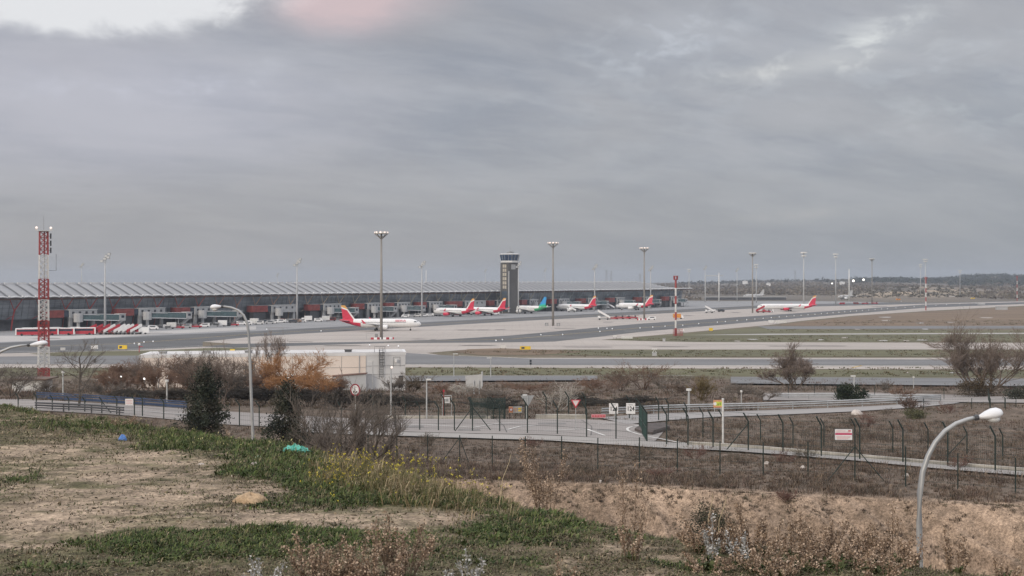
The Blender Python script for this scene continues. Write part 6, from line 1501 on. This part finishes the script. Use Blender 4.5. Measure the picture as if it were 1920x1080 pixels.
for i, (u, vt, w_, c, lb) in enumerate(((292, 688, 74, brn, 'between the two round ones at its left end'), (362, 684, 80, brn, 'just left of the juniper'), (436, 682, 84, gry, 'right of the juniper, reaching the canopy'), (470, 690, 66, brn, 'directly behind the street lamp pole'), (592, 686, 84, rust, 'right of the orange willow'), (622, 704, 60, brn, 'at the grey annex corner'), (540, 692, 80, rust, 'low under the orange willow'), (210, 692, 70, brn, 'off its left end'))):
    tree('bare_shrub', 'brownish bare shrub before the peach wall, '+lb, u, 152, vt, w_, c, 150+i, 'bare shrubs in front of the peach wall', twig=.022, cat='shrub', stems=7, levels=6, ang=.42, tilt=.6)
for i, (u, d, vt, w_, lb) in enumerate(((440, 130, 716, 90, 'left of the street lamp pole'), (500, 132, 722, 80, 'right of the street lamp pole'), (575, 128, 726, 90, 'below the orange willow'), (640, 126, 728, 70, 'behind the round weight limit sign'), (700, 128, 733, 80, 'under the grey end wall'), (765, 130, 736, 80, 'left of the white picture sign'), (255, 132, 728, 90, 'below the brown tree at the wall\'s left end'), (330, 128, 726, 90, 'left of the juniper foot'), (1180, 135, 742, 110, 'behind the numbered signs'), (1090, 140, 740, 90, 'behind the give way sign'), (930, 126, 742, 90, 'behind the notice board'))):
    tree('dark_shrub', 'dark tangled undergrowth shrub '+lb, u, d, vt, w_, dk, 60+i, 'dark undergrowth shrubs along the far road edge', twig=.022, cat='shrub', stems=9, levels=6, ang=.5, tilt=.7)
conif = [(.034, .042, .030), (.055, .060, .042), (.022, .027, .022), (.075, .070, .054)]
bush('juniper', 'dark upright juniper below the left end of the terminal street lamp', 380, 84, 694, 112, conif, 5, None, 19000, .14, 'cone', 'tree')
bush('juniper', 'dark juniper just right of the left street lamp pole', 541, 70, 726, 106, conif, 6, None, 18000, .12, 'cone', 'tree', base=11.4)
bush('dark_bush', 'dense dark green rounded bush inside the loop road', 1598, 150, 716, 60, [(.020, .028, .020), (.030, .040, .024)], 7, None, 3000, .26, 'round')
bush('olive_bush', 'round olive green bush in the brown scrub at right', 1716, 116, 762, 48, [(.10, .10, .055), (.085, .085, .05)], 8, None, 2200, .13, 'round')
bush('dark_bush', 'dark brush at the foot of the big bare tree at right', 1835, 158, 700, 80, [(.08, .06, .038), (.06, .048, .034)], 9, None, 2600, .22, 'round')
bush('dark_bush', 'grey green bush at the right edge beyond the loop road', 1910, 150, 722, 60, [(.05, .055, .045), (.07, .07, .055)], 10, None, 2200, .22, 'round')
bush('dark_bush', 'dark olive rounded bush at the foot of the sandy bank', 1330, 50, 905, 104, [(.055, .055, .036), (.075, .07, .045), (.04, .042, .03)], 11, None, 15000, .085, 'round')
for i, (u, v, vt, w_, lb) in enumerate(((1778, 775, 750, 44, 'reddish dry shrub right of the round olive bush'), (1590, 800, 772, 34, 'reddish dry shrub left of the white stone in the scrub'), (1625, 800, 770, 34, 'reddish dry shrub right of the white stone in the scrub'), (1660, 778, 762, 30, 'small dark red shrub near the guard rail'), (1470, 868, 838, 44, 'grey brown shrub in front of the low wall'), (1510, 862, 832, 54, 'wider grey brown shrub in front of the low wall'),
      (1800, 880, 850, 46, 'dark shrub on the footpath edge left of the big lamp pole'), (1380, 868, 842, 40, 'dry shrub by the outer fence below the white pole'), (1305, 860, 828, 50, 'dry grey shrub at the mesh gate foot'), (1205, 862, 832, 50, 'dry shrub below the road bend'), (1000, 838, 815, 36, 'dry shrub on the kerb below the triangle back'), (805, 836, 808, 34, 'dry shrub on the kerb left of the fence brace'), (1475, 940, 915, 38, 'dark low shrub on the bank edge'), (1345, 915, 893, 26, 'small dark shrub on the bank edge'), (1240, 896, 868, 50, 'grey brown shrub on top of the bank'), (1090, 890, 862, 40, 'dark shrub on top of the bank left'))):
    b = G(u, v, 55)
    tree('dry_shrub', lb, u, b.y, vt, w_, ((.15, .09, .075), (.12, .10, .08))[i % 2], 90+i, 'dry shrubs in the brown scrub', base=b.z-.05, twig=.009, cat='shrub', stems=9, levels=4, ang=.5, tilt=.9)
# ---------------------------------------------------------- scrub that covers the terrace, the bank and the valley floor
def scatter(n, u0, u1, d0, d1, p=1.0):
    d = np.exp(rng.uniform(np.log(d0), np.log(d1), n)); u = rng.uniform(u0, u1, n)
    return (u-U0)*d/F, d
drym = [(.125, .092, .070), (.165, .122, .092), (.09, .070, .055), (.19, .145, .105), (.075, .065, .050), (.115, .078, .064)]
X, Y = scatter(46000, -350, 2270, 56, 112)
yb = np.interp(X, BX, BY); uu, vv = upx(X, Y)
keep = (Y > yb+.3)
dist_ok = np.ones(len(X), bool)
pathn = np.interp(uu, [560, 850, 1045, 1213, 1400, 1600, 1780, 1960], [813, 824, 830, 842, 854, 872, 889, 904]); pathf = np.interp(uu, [560, 850, 1045, 1213, 1260, 1400, 1600, 1780, 1960], [780, 784, 784, 790, 826, 841, 856, 873, 888])
pathf = np.where(uu < 560, np.interp(uu, [-120, 60, 250, 430, 560], [744, 748, 759, 771, 779]), pathf); pathn = np.where(uu < 560, np.interp(uu, [-120, 60, 250, 430, 560], [775, 772, 783, 800, 812]), pathn)
keep &= ~((vv < pathn) & (vv > pathf) & (rng.random(len(X)) < np.where((uu > 1270) & (vv > pathn-7), .60, np.where(vv > pathn-3, .85, 1.0)))); keep &= rng.random(len(X)) < .35+.65*sstep(fbm(X*.35, Y*.35, 121), .35, .6)
X, Y = X[keep], Y[keep]; B = np.stack([X, Y, H(X, Y)], 1)
big = sstep(fbm(X*.22, Y*.22, 131), .46, .62)+.9*(uu[keep] > 1250)*(vv[keep] > 790)*(vv[keep] < np.interp(uu[keep], [1280, 1540, 1930], [836, 856, 888]))*sstep(fbm(X*.3, Y*.3, 133), .4, .55)
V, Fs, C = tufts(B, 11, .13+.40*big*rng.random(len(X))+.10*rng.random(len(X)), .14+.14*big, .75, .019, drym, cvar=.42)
o = npmesh('dry_scrub', V, Fs, veg, None, C); tag(o, 'dry brown scrub grass covering the terrace and bank top', 'scrub', kind='stuff')
X, Y = scatter(16000, -350, 2270, 112, 262)
uu, vv = upx(X, Y)
keep = rng.random(len(X)) < .25+.75*sstep(fbm(X*.12, Y*.12, 141), .3, .6)
lpn = np.interp(uu, [1400, 1430, 1700, 1930, 2050], [700, 753, 755, 758, 758]); lpf = np.interp(uu, [1400, 1430, 1600, 1800, 2050], [699, 738, 737, 742, 749])
keep &= ~((vv < lpn) & (vv > lpf))
rn_ = np.interp(uu, [1120, 1175, 1260, 1340, 1440, 1600, 1800], [787, 797, 789, 783.5, 780.5, 773.5, 757]); rf_ = np.interp(uu, [1120, 1230, 1340, 1440, 1600, 1770], [783, 776, 772.5, 769.5, 763.5, 752])
keep &= ~((uu > 1115) & (uu < 1800) & (vv < rn_+.5) & (vv > rf_-.5))
keep &= ~((vv < 725) & ((uu > 1360) | (uu < 1130)) & (Y > 235)) & ~((uu < 640) & (Y < 122))
X, Y = X[keep], Y[keep]; B = np.stack([X, Y, H(X, Y)], 1); uu = uu[keep]
hmul = np.where((uu > 1440) & (Y < 175), .45, 1.0)
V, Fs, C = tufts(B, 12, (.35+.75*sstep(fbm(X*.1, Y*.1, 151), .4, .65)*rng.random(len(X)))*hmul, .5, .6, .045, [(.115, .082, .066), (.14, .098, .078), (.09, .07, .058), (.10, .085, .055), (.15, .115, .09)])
o = npmesh('brown_scrub', V, Fs, veg, None, C); tag(o, 'brown scrub filling the ground between the road and the airfield', 'scrub', kind='stuff')
X = rng.uniform(-4, 36, 6500); yb = np.interp(X, BX, BY); Y = yb-rng.random(6500)**1.2*6.8; kq = fbm(X*.6, Y*.6, 135) > .45; X, Y = X[kq], Y[kq]
B = np.stack([X, Y, H(X, Y)], 1)
V, Fs, C = tufts(B, 12, .05+.24*rng.random(len(X))**3, .09, .8, .014, [(.10, .075, .055), (.14, .10, .07), (.075, .06, .045), (.10, .095, .06)])
o = npmesh('bank_tufts', V, Fs, veg, None, C); tag(o, 'small dark dry tufts dotting the sandy bank', 'grass tufts', kind='stuff')
nq = 110; Xc = rng.uniform(-2, 34, nq); Yc_ = np.interp(Xc, BX, BY)-.3-rng.random(nq)**1.3*5.5; rc = .12+.38*rng.random(nq)**2
X = np.repeat(Xc, 9)+rng.normal(size=nq*9)*np.repeat(rc, 9); Y = np.repeat(Yc_, 9)+rng.normal(size=nq*9)*np.repeat(rc, 9)*.6
B = np.stack([X, Y, H(X, Y)], 1)
V, Fs, C = tufts(B, 9, np.repeat(.10+.30*rc, 9), .08, .7, .017, [(.075, .055, .042), (.10, .07, .052), (.055, .045, .036), (.11, .09, .06)], cvar=.3)
o = npmesh('bank_clumps', V, Fs, veg, None, C); tag(o, 'dark dead weed clumps scattered on the sandy bank', 'weeds', kind='stuff')
# airfield turf texture: low clumps on the fields
X, Y = scatter(9000, -300, 2250, 268, 700); uu, vv = upx(X, Y)
keep = ((vv > 690) & (vv < 705)) | ((vv > 657.5) & (vv < 669) & (uu > 1010)) | ((uu > 1440) & (vv > 618) & (vv < 623.5)) | ((uu > 1420) & (vv > 629) & (vv < 642)) | ((uu > 1520) & (vv < 610) & (vv > 604-(uu-1520)*.055)) | ((uu > 1180) & (uu < 1440) & (vv > 634) & (vv < 640)) | ((uu > 870) & (uu < 1010) & (vv > 658) & (vv < 663))
X, Y = X[keep], Y[keep]; B = np.stack([X, Y, np.full(len(X), .08)], 1)
V, Fs, C = tufts(B, 8, .35+.3*rng.random(len(X)), 1.2, .9, .22, [(.10, .088, .048), (.125, .10, .06), (.085, .09, .045), (.15, .115, .078)])
o = npmesh('field_grass', V, Fs, veg, None, C); tag(o, 'rough grass on the airfield verges', 'grass', kind='stuff')
# ---------------------------------------------------------- far woods on the hills
def woods(name, label, n, u0, u1, y0, y1, pal, size, keepf):
    Y = np.exp(rng.uniform(np.log(y0), np.log(y1), n)); u = rng.uniform(u0, u1, n); X = (u-U0)*Y/F
    k = keepf(u, Y, X); X, Y = X[k], Y[k]; n = len(X); m = 14
    sz = size*(.6+.8*rng.random(n)); c0 = np.stack([X, Y, H(X, Y)+sz*.35], 1)
    Cn = np.repeat(c0, m, 0)+rng.normal(size=(n*m, 3))*np.repeat(sz, m)[:, None]*np.array([.42, .42, .26])
    pal = np.array(pal); col = np.repeat(pal[rng.integers(0, len(pal), n)]*(1+.4*(rng.random((n, 1))-.5)), m, 0)*(1+.3*(rng.random((n*m, 1))-.5))
    V, Fs, C = quads(Cn, np.repeat(sz, m)*.55, col, .2, .8)
    return tag(npmesh(name, V, Fs, veg, None, C), label, 'woods', kind='stuff')
def sandyarea(u, Y): return np.exp(-((u-1725)/95)**2-((Y-1800)/210)**2)+.7*np.exp(-((u-1640)/70)**2-((Y-1650)/110)**2)
woods('bare_woods', 'grey brown bare woods on the far slopes', 9000, 1230, 2260, 1400, 3900, [(.14, .115, .095), (.16, .135, .108), (.11, .095, .08), (.15, .13, .098)], 5, lambda u, Y, X: (rng.random(len(u)) > np.clip(sandyarea(u, Y)*2.2, 0, .985)) & (fbm(X*.004, Y*.002, 161) > .42))
woods('pine_woods', 'dark pine woods on the far ridge at right', 4200, 1600, 2260, 2700, 4200, [(.035, .042, .030), (.045, .05, .034), (.03, .034, .027)], 8, lambda u, Y, X: (rng.random(len(u)) < .35+.65*sstep(fbm(X*.003, Y*.0015, 171), .42, .55)) & ((Y > 3100) | (u > 1780)))
woods('ridge_trees', 'scattered dark trees along the far ridge', 260, 1270, 1660, 3300, 4300, [(.05, .05, .04)], 8, lambda u, Y, X: rng.random(len(u)) < .9)
woods('scrub_patches', 'dark shrub dots on the sandy far hill', 300, 1590, 1830, 1500, 2050, [(.08, .07, .05), (.065, .06, .045)], 3.2, lambda u, Y, X: rng.random(len(u)) < .9)
# ---------------------------------------------------------- the near hilltop
def nearpts(n, u0=-90, u1=2010, v0=752, v1=1125, edge=.25):
    u = rng.uniform(u0, u1, n); v = rng.uniform(v0, v1, n); Y = 3520/np.maximum(v-V0-110, 40); X = (u-U0)*Y/F
    k = Y < np.interp(X, CX, CY)+edge
    X, Y, u, v = X[k], Y[k], u[k], v[k]
    return np.stack([X, Y, H(X, Y)], 1), u, v
GREENS = ((300, 806, 190, 20, 1.0), (430, 838, 170, 24, 1.0), (560, 878, 110, 28, 1.0), (50, 766, 80, 14, 1.0), (470, 893, 70, 12, .8), (330, 1030, 190, 26, 1.5), (560, 1020, 100, 22, 1.3), (150, 1075, 200, 14, .5), (90, 800, 120, 14, .5), (840, 944, 120, 14, 1.2), (985, 992, 110, 22, 1.1), (700, 915, 80, 16, .9), (880, 1020, 150, 18, .6), (1500, 1072, 300, 14, .9), (700, 1020, 60, 14, .7), (470, 1010, 60, 14, .7), (40, 905, 70, 12, .5), (640, 950, 120, 16, .6), (720, 912, 120, 24, 1.1), (880, 945, 70, 16, 1.0), (590, 915, 60, 22, .8), (1060, 965, 70, 16, .7), (300, 840, 60, 10, .5), (1150, 1010, 180, 25, .45), (900, 1060, 200, 20, .4), (500, 955, 60, 10, .4))
def green(u, v):
    s = 0
    for a, b, c, d, k in GREENS: s = s+k*np.exp(-((u-a)/c)**2-((v-b)/d)**2)
    return np.clip(s, 0, 1)
B, u, v = nearpts(150000); g = green(u, v); nzz = fbm(B[:, 0]*6, B[:, 1]*8, 187); sd_ = dens_sand(B[:, 0], B[:, 1]); nz = fbm(B[:, 0]*1.3, B[:, 1]*1.3, 181); nz2 = fbm(B[:, 0]*3.5, B[:, 1]*5, 183)
k = rng.random(len(B)) < np.clip(1.05-.95*np.clip(sd_-.5*(nz-.5)*3, 0, 1), .12, 1)*(.12+.88*sstep(nz2, .38, .6))
B1, g1, u1 = B[k], g[k], u[k]
hh = (.018+.030*rng.random(len(B1))+.03*g1)
szf = np.interp(B1[:, 1], [6, 10, 20, 30], [.75, 1.0, 1.5, 1.9])
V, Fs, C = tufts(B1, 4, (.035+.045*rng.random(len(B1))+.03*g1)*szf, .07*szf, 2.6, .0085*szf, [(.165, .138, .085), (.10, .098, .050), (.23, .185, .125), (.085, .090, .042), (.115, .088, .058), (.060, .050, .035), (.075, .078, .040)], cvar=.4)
o = npmesh('matted_grass', V, Fs, veg, None, C); tag(o, 'short matted grass over the trodden hilltop', 'grass', kind='stuff')
k = rng.random(len(B)) < sstep(g+1.1*(nz-.5)+.9*(nzz-.5), .25, .95)*np.clip(g*2.2, 0, 1)*.55
B2 = B[k]; g2 = g[k]
nf = np.interp(v[k], [800, 940, 1010], [1.0, .75, .55])
V1 = tufts(B2, 8, (.035+.11*g2*(.4+.9*rng.random(len(B2))))*nf, .05, 1.15, .0085, [(.062, .092, .028), (.085, .120, .036), (.036, .058, .020), (.125, .142, .052), (.028, .042, .018), (.15, .135, .075)], cvar=.4)
kk = rng.random(len(B2)) < .35
V2 = tufts(B2[kk], 6, (.06+.09*rng.random(kk.sum()))*nf[kk], .06, 1.2, .015, [(.050, .074, .026), (.072, .098, .036), (.11, .13, .055), (.034, .05, .02)], cvar=.4)
o = npmesh('leafy_weeds', *(lambda q: (q[0], q[1], veg, None, q[2]))(joinm([V1, V2]))); tag(o, 'lush green weeds along the hilltop edge', 'weeds', kind='stuff')
# tall straw grass with yellow flowers on the crest
n = 1150; uu = np.clip(rng.normal(750, 100, n), 590, 960); vv = np.interp(uu, [575, 650, 760, 860, 960], [890, 905, 925, 940, 955])+rng.normal(0, 16, n)-4
Y = 3520/(vv-635); X = (uu-U0)*Y/F; Y = np.minimum(Y, np.interp(X, CX, CY)+.5); B = np.stack([X, Y, H(X, Y)], 1)
hs = np.interp(uu, [575, 680, 800, 960], [.16, .30, .24, .14])*(.45+.75*rng.random(n))
V1 = tufts(B, 5, hs, .06, .85, .0055, [(.27, .205, .125), (.20, .155, .09), (.12, .115, .05), (.33, .27, .17), (.09, .09, .04)], cvar=.4)
o = npmesh('straw_grass', V1[0], V1[1], veg, None, V1[2]); tag(o, 'tall straw coloured grass on the hill crest', 'grass', kind='stuff')
def flowers(cu, cv, su, sv, n, hmin, hmax, col, size, name, label):
    uu = rng.normal(cu, su, n); vv = rng.normal(cv, sv, n); Y = 3520/np.maximum(vv-635, 60); X = (uu-U0)*Y/F; Y = np.minimum(Y, np.interp(X, CX, CY)+.4); B = np.stack([X, Y, H(X, Y)], 1)
    h_ = rng.uniform(hmin, hmax, n); T = B+np.stack([rng.normal(0, .04, n), rng.normal(0, .04, n), h_], 1)
    S = np.stack([B, T], 1); a = tubes3(S, np.full(n, .0018), np.full(n, .0012), np.tile([[.12, .12, .045]], (n, 1)))
    m = 5; Q = np.repeat(T, m, 0)+rng.normal(size=(n*m, 3))*size*.5
    b = quads(Q, size, np.repeat(np.array(col)[None]*(.8+.4*rng.random((n, 1))), m, 0), 0, .9)
    q = joinm([a, b]); return tag(npmesh(name, q[0], q[1], veg, None, q[2]), label, 'flowers', kind='stuff')
flowers(640, 905, 32, 16, 150, .05, .18, (.52, .42, .06), .011, 'yellow_flowers', 'dense small yellow flowers left of the straw grass')
flowers(740, 908, 62, 18, 150, .12, .38, (.55, .47, .07), .012, 'yellow_flowers', 'small yellow flowers in the straw grass')
flowers(860, 925, 60, 14, 60, .12, .36, (.55, .47, .10), .012, 'yellow_flowers', 'sparse yellow flowers right of the straw grass')
flowers(400, 815, 130, 22, 130, .05, .16, (.50, .47, .24), .012, 'pale_flowers', 'tiny pale flowers in the green weeds at left')
# dead leaves, clods and pebbles on the bare soil
B, u, v = nearpts(62000); sd_ = dens_sand(B[:, 0], B[:, 1]); k = rng.random(len(B)) < (.75-.45*sd_)*(.04+.96*sstep(fbm(B[:, 0]*1.6, B[:, 1]*3.4, 191), .46, .6)); B = B[k]; n = len(B)
pal = np.array([(.075, .060, .042), (.11, .088, .06), (.22, .175, .12), (.05, .045, .032), (.075, .085, .04)]); col = pal[rng.integers(0, 5, n)]*(.7+.6*rng.random((n, 1)))
V, Fs, C = quads(B+np.array([0, 0, .006]), np.interp(B[:, 1], [6, 12, 28], [.020, .032, .06])*(.6+.9*rng.random(n)), col, .75, .4)
tag(npmesh('dead_leaves', V, Fs, veg, None, C), 'dead leaves and stalk bits strewn over the bare soil', 'dead leaves', kind='stuff')
B, u, v = nearpts(5200); sd_ = dens_sand(B[:, 0], B[:, 1]); k = rng.random(len(B)) < .12+.75*sd_; B = B[k]; n = len(B)
r_ = np.interp(B[:, 1], [6, 12, 28], [.006, .010, .018])*(.5+1.3*rng.random(n)**3); oc = np.array([(1, 0, 0), (-1, 0, 0), (0, 1, 0), (0, -1, 0), (0, 0, .8), (0, 0, -.8)])
V = (B[:, None]+oc[None]*r_[:, None, None]*(.7+.6*rng.random((n, 6, 1)))+np.array([0, 0, .002])).reshape(-1, 3); i = (np.arange(n)*6)[:, None, None]; fo = np.array([(0, 2, 4), (2, 1, 4), (1, 3, 4), (3, 0, 4), (2, 0, 5), (1, 2, 5), (3, 1, 5), (0, 3, 5)])[None]
tag(npmesh('pebbles', V, [(i+fo).reshape(-1, 3)], veg, None, np.repeat(np.array([(.30, .26, .21)])*(.5+.9*rng.random((n, 1))), 6, 0)), 'small stones and clods on the bare soil', 'pebbles', kind='stuff')
# dock stalks with rusty seed heads, thistles
def dock(label, u, d, vt, wpx, seed, stems=6, col=((.29, .215, .155), (.22, .155, .112), (.37, .285, .215)), seeds=230, name='dock_plant', group='rusty dock plants on the hilltop', sz=.0155, base=None, bare_=.25):
    rs = np.random.default_rng(seed); x = (u-U0)*d/F; z0 = (h1(x, d) if base is None else base); h_ = max(.12, HC-(vt-V0)*d/F-z0); W = wpx*1.3*d/F/2; stems = int(stems*1.5)
    th = thing(name, label, 'weed', (x, d, z0-.02), 0, group)
    S, R0, Q = [], [], []
    for s in range(stems):
        a = rs.random()*2*np.pi; w_ = W*np.sqrt(rs.random()); hh = h_*(1 if s == 0 else .38+.5*rs.random()); tip = np.array([np.cos(a)*w_, np.sin(a)*w_, hh]); b0_ = np.array([np.cos(a), np.sin(a), 0])*min(W*.25, .06)
        mid = b0_*.5+tip*.5+np.array([0, 0, hh*.06])
        S += [(b0_, mid), (mid, tip)]; R0 += [.0035, .0025]
        nb = 9
        for j in range(nb):
            f = bare_+(1-bare_)*(j+.5)/nb; p = b0_+(tip-b0_)*f+np.array([0, 0, hh*.06*4*f*(1-f)]); aa = rs.random()*2*np.pi; L = hh*.30*(1.15-f)*(.6+.8*rs.random())
            e = p+np.array([np.cos(aa)*L*.5, np.sin(aa)*L*.5, L*.9]); S.append((p, e)); R0.append(.0016)
            k = max(4, int(seeds/stems/nb)); t_k = rs.random((k, 1)); Q.append(p+(e-p)*t_k+rs.normal(size=(k, 3))*np.array([1, 1, 1])*max(.010, .012*h_/.4))
        k = max(4, int(seeds/stems/3)); t_k = .55+.45*rs.random((k, 1)); Q.append(b0_+(tip-b0_)*t_k+rs.normal(size=(k, 3))*.012*h_/.4)
    S = np.array(S); R0 = np.array(R0); Q = np.concatenate(Q); pal = np.array(col)
    V, Fs, C = tubes3(S, R0, R0*.6, np.tile(pal[1]*.8, (len(S), 1)), 4); npmesh('stalks', V, Fs, bark, th, C)
    V, Fs, C = quads(Q, sz, pal[rs.integers(0, len(pal), len(Q))]*(1+1.0*(rs.random((len(Q), 1))-.5)), 0, .7); npmesh('seed_heads', V, Fs, veg, th, C)
    k = 9; bb = np.zeros((k, 3))+rs.normal(size=(k, 3))*np.array([.02, .02, 0])
    V, Fs, C = blades(bb, .10+.08*rs.random(k), rs.random(k)*6.28, np.full(k, 1.1), np.full(k, .028), np.tile([[.075, .085, .035]], (k, 1))); npmesh('leaves', V, Fs, veg, th, C)
    return th
def dY(v): return 3520/(v-635)
DK = [(600, 7.3, 990, 110, 14, 1500, 'dense rusty dock clump left of the two at the bottom'), (655, 7.2, 1000, 70, 8, 600, 'thin rusty dock between the two bottom clumps'), (750, 7.5, 962, 120, 12, 1300, 'tall rusty dock clump right of the two at the bottom'), (700, 7.2, 1010, 90, 9, 700, 'low rusty dock at the bottom right below the sand patch'), (1022, 11.2, 818, 78, 9, 1500, 'tallest rusty dock rising before the roadside fence'),
      (1178, 10.2, 862, 66, 5, 520, 'slender tall rusty dock on the bank edge right of the tallest'), (1185, 8.3, 965, 70, 6, 420, 'leaning rusty dock below the slender tall one'), (1050, 7.0, 1035, 50, 5, 220, 'small rusty dock at the bottom middle'), (232, 21., 776, 46, 9, 700, 'pale rusty dock among green weeds at far left'), (425, 19., 806, 50, 7, 400, 'pale rusty dock left of the street lamp foot'), (320, 21., 792, 40, 5, 200, 'small dry dock near the blue bag'),
      (1310, 8.6, 968, 70, 8, 700, 'rusty dock at the left end of the right hand row'), (1355, 8.6, 955, 80, 8, 760, 'rusty dock with pale stems second in the right hand row'), (1400, 8.5, 930, 70, 6, 620, 'tall reddish dock third in the right hand row'), (1440, 8.4, 975, 90, 9, 800, 'bushy dock fourth in the right hand row'), (1490, 8.4, 955, 80, 7, 620, 'open dock in the middle of the right hand row'),
      (1545, 8.3, 962, 80, 7, 560, 'leaning dark stemmed dock in the right hand row'), (1590, 8.3, 975, 90, 8, 640, 'bushy dock right of the leaning dark stemmed one'), (1635, 8.2, 985, 70, 7, 520, 'low dock below the fence notice in the right hand row'), (1675, 8.2, 938, 70, 6, 420, 'slender tall dock left of the big lamp pole'), (1712, 8.1, 1000, 60, 6, 340, 'low dock at the foot of the big lamp pole'), (1795, 8.0, 985, 70, 6, 420, 'dock right of the big lamp pole'), (1570, 7.9, 1005, 140, 10, 700, 'broad low dock in front of the right hand row'), (1420, 7.9, 1010, 140, 10, 700, 'broad low dock at the front left of the right hand row'), (1880, 7.8, 1040, 60, 5, 200, 'small dock in the bottom right corner'), (1465, 7.7, 1025, 130, 10, 600, 'broad dock lowest in the middle of the right hand row'), (1640, 7.8, 1025, 120, 10, 600, 'broad dock left of the big lamp pole foot'), (1330, 7.9, 1030, 110, 9, 500, 'broad low dock under the pale thistles'), (1520, 8.2, 995, 90, 9, 600, 'dense brown dock in the centre of the right hand row')]
for i, (u, d, vt, w_, st, se, lb) in enumerate(DK): dock(lb, u, d, vt, w_, 200+i, st, seeds=int(se*1.55))
silver = ((.36, .355, .34), (.30, .30, .29), (.42, .41, .40))
for i, (u, d, vt, w_, lb) in enumerate(((492, 7.1, 1035, 66, 'silver grey thistle left of the bottom dock clumps'), (885, 7.2, 1026, 50, 'silver grey thistle at the bottom middle'), (835, 7.0, 1058, 60, 'low pale thistle at the bottom left of the silver one'), (1335, 8.2, 962, 44, 'pale grey thistle at the left end of the right hand docks'), (1388, 8.2, 985, 56, 'pale grey thistle among the right hand docks'))):
    dock(lb, u, d, vt, w_, 300+i, 5, silver, 160, 'thistle', 'silver thistles on the hilltop', .016)
# long bent straw stems by the dark bush
for i, (u, u2, d, vt, lb) in enumerate(((1330, 1336, 8.7, 925, 'left one of two long pale straw stems before the dark bush'), (1345, 1362, 8.7, 930, 'right one of two long pale straw stems before the dark bush'), (935, 958, 11, 852, 'long pale straw stem leaning right on the crest'))):
    x = (u-U0)*d/F; z0 = h1(x, d); tip = P(u2, vt, d)-Vector((x, d, z0)); o = MB().tube([(0, 0, -.02), tip*.5+Vector((-.02, 0, .02)), tip*.85, tip], [.004, .0035, .0028, .002], 5).build('straw_stem', mat('straw', (.42, .34, .22), .8, .1, 4)); o.location = (x, d, z0); tag(o, lb, 'straw', 'long straw stems')
# ---------------------------------------------------------- litter and the mole hill
def lump(name, label, cat, u, v, wpx, hpx, m, seed, flat=1.0, d=None, pieces=1):
    d = d or dY(v); x = (u-U0)*d/F; z0 = h1(x, d); rs = np.random.default_rng(seed); W = wpx*d/F/2; h_ = hpx*d/F
    rings = []; n = 22; K = 9; ph = rs.random(6)*6.28
    for i in range(K+1):
        q = i/K; rad = math.cos(q*math.pi/2)**.8 if i < K else .03; ring = []
        for j in range(n):
            a = 2*math.pi*j/n; k = 1+.16*math.sin(2*a+ph[0])+.12*math.sin(3*a+ph[1])+.09*math.sin(5*a+ph[2]+q*4)+.07*math.sin(9*a+ph[3]+q*9)*flat+.05*rs.normal()*flat
            ring.append((W*rad*k*math.cos(a), W*.8*rad*k*math.sin(a), h_*math.sin(q*math.pi/2)*(1+.12*math.sin(3*a+ph[4])+.1*rs.normal()*flat)-.01))
        rings.append(ring)
    o = MB().loft(rings).build(name, m, None, flat < .6); o.location = (x, d, z0); tag(o, label, cat); return o
lump('mole_hill', 'low mound of fresh sandy earth left of the sand path', 'mound', 470, 950, 62, 18, mat('fresh_earth', (.37, .265, .165), .95, .25, 40), 1, .5)
lump('plastic_bag', 'crumpled turquoise green plastic bag on the crest', 'bag', 553, 853, 44, 11, mat('turquoise_plastic', (.085, .37, .30), .4, .45, 45), 2, 1.7)
lump('plastic_bag', 'small blue plastic bag in the weeds', 'bag', 229, 829, 13, 11, mat('blue_plastic', (.10, .22, .52), .35, .2, 40), 3, .8)
lump('paper_scrap', 'pale crumpled paper scrap near the turquoise bag', 'litter', 478, 880, 17, 7, mat('pale_paper', (.52, .45, .44), .8, .12, 30), 4, 1.2); lump('paper_scrap', 'tiny white scrap right of the pale paper', 'litter', 494, 881, 9, 4, mat('white_paper', (.62, .62, .62), .8, .1, 30), 5, 1)
lump('stone', 'flat pale stone in the thin grass left of the paper scraps', 'stone', 377, 877, 15, 4, mat('pale_stone', (.40, .36, .33), .9, .15, 30), 6, .6); lump('plastic_wrap', 'pale green scrap of film above the paper scraps', 'litter', 485, 865, 15, 5, mat('pale_film', (.40, .48, .42), .4, .1, 30), 7, 1.2)
b = G(1607, 778, 95); lump('stone', 'white rounded boulder in the brown scrub at right', 'stone', 1607, 0, 20, 9, mat('white_stone', (.50, .46, .43), .9, .12, 3), 8, .4, d=b.y)
for i, (u, v, w_, lb) in enumerate(((1437, 870, 9, 'white scrap on the scrub behind the outer fence'), (1505, 878, 9, 'grey white stone in the scrub right of the two'), (1700, 893, 8, 'small white scrap on the footpath edge'), (1126, 905, 6, 'tiny white scrap on the sandy bank'))):
    b = G(u, v, 54); lump('stone', lb, 'stone', u, 0, w_, 5, mat('white_stone', (1, 1, 1)), 20+i, .8, d=b.y)
lump('stone', 'small pale stone at the edge of the bank grass', 'stone', 1228, 984, 26, 6, mat('pale_stone', (1, 1, 1)), 31, .8, d=9.6)
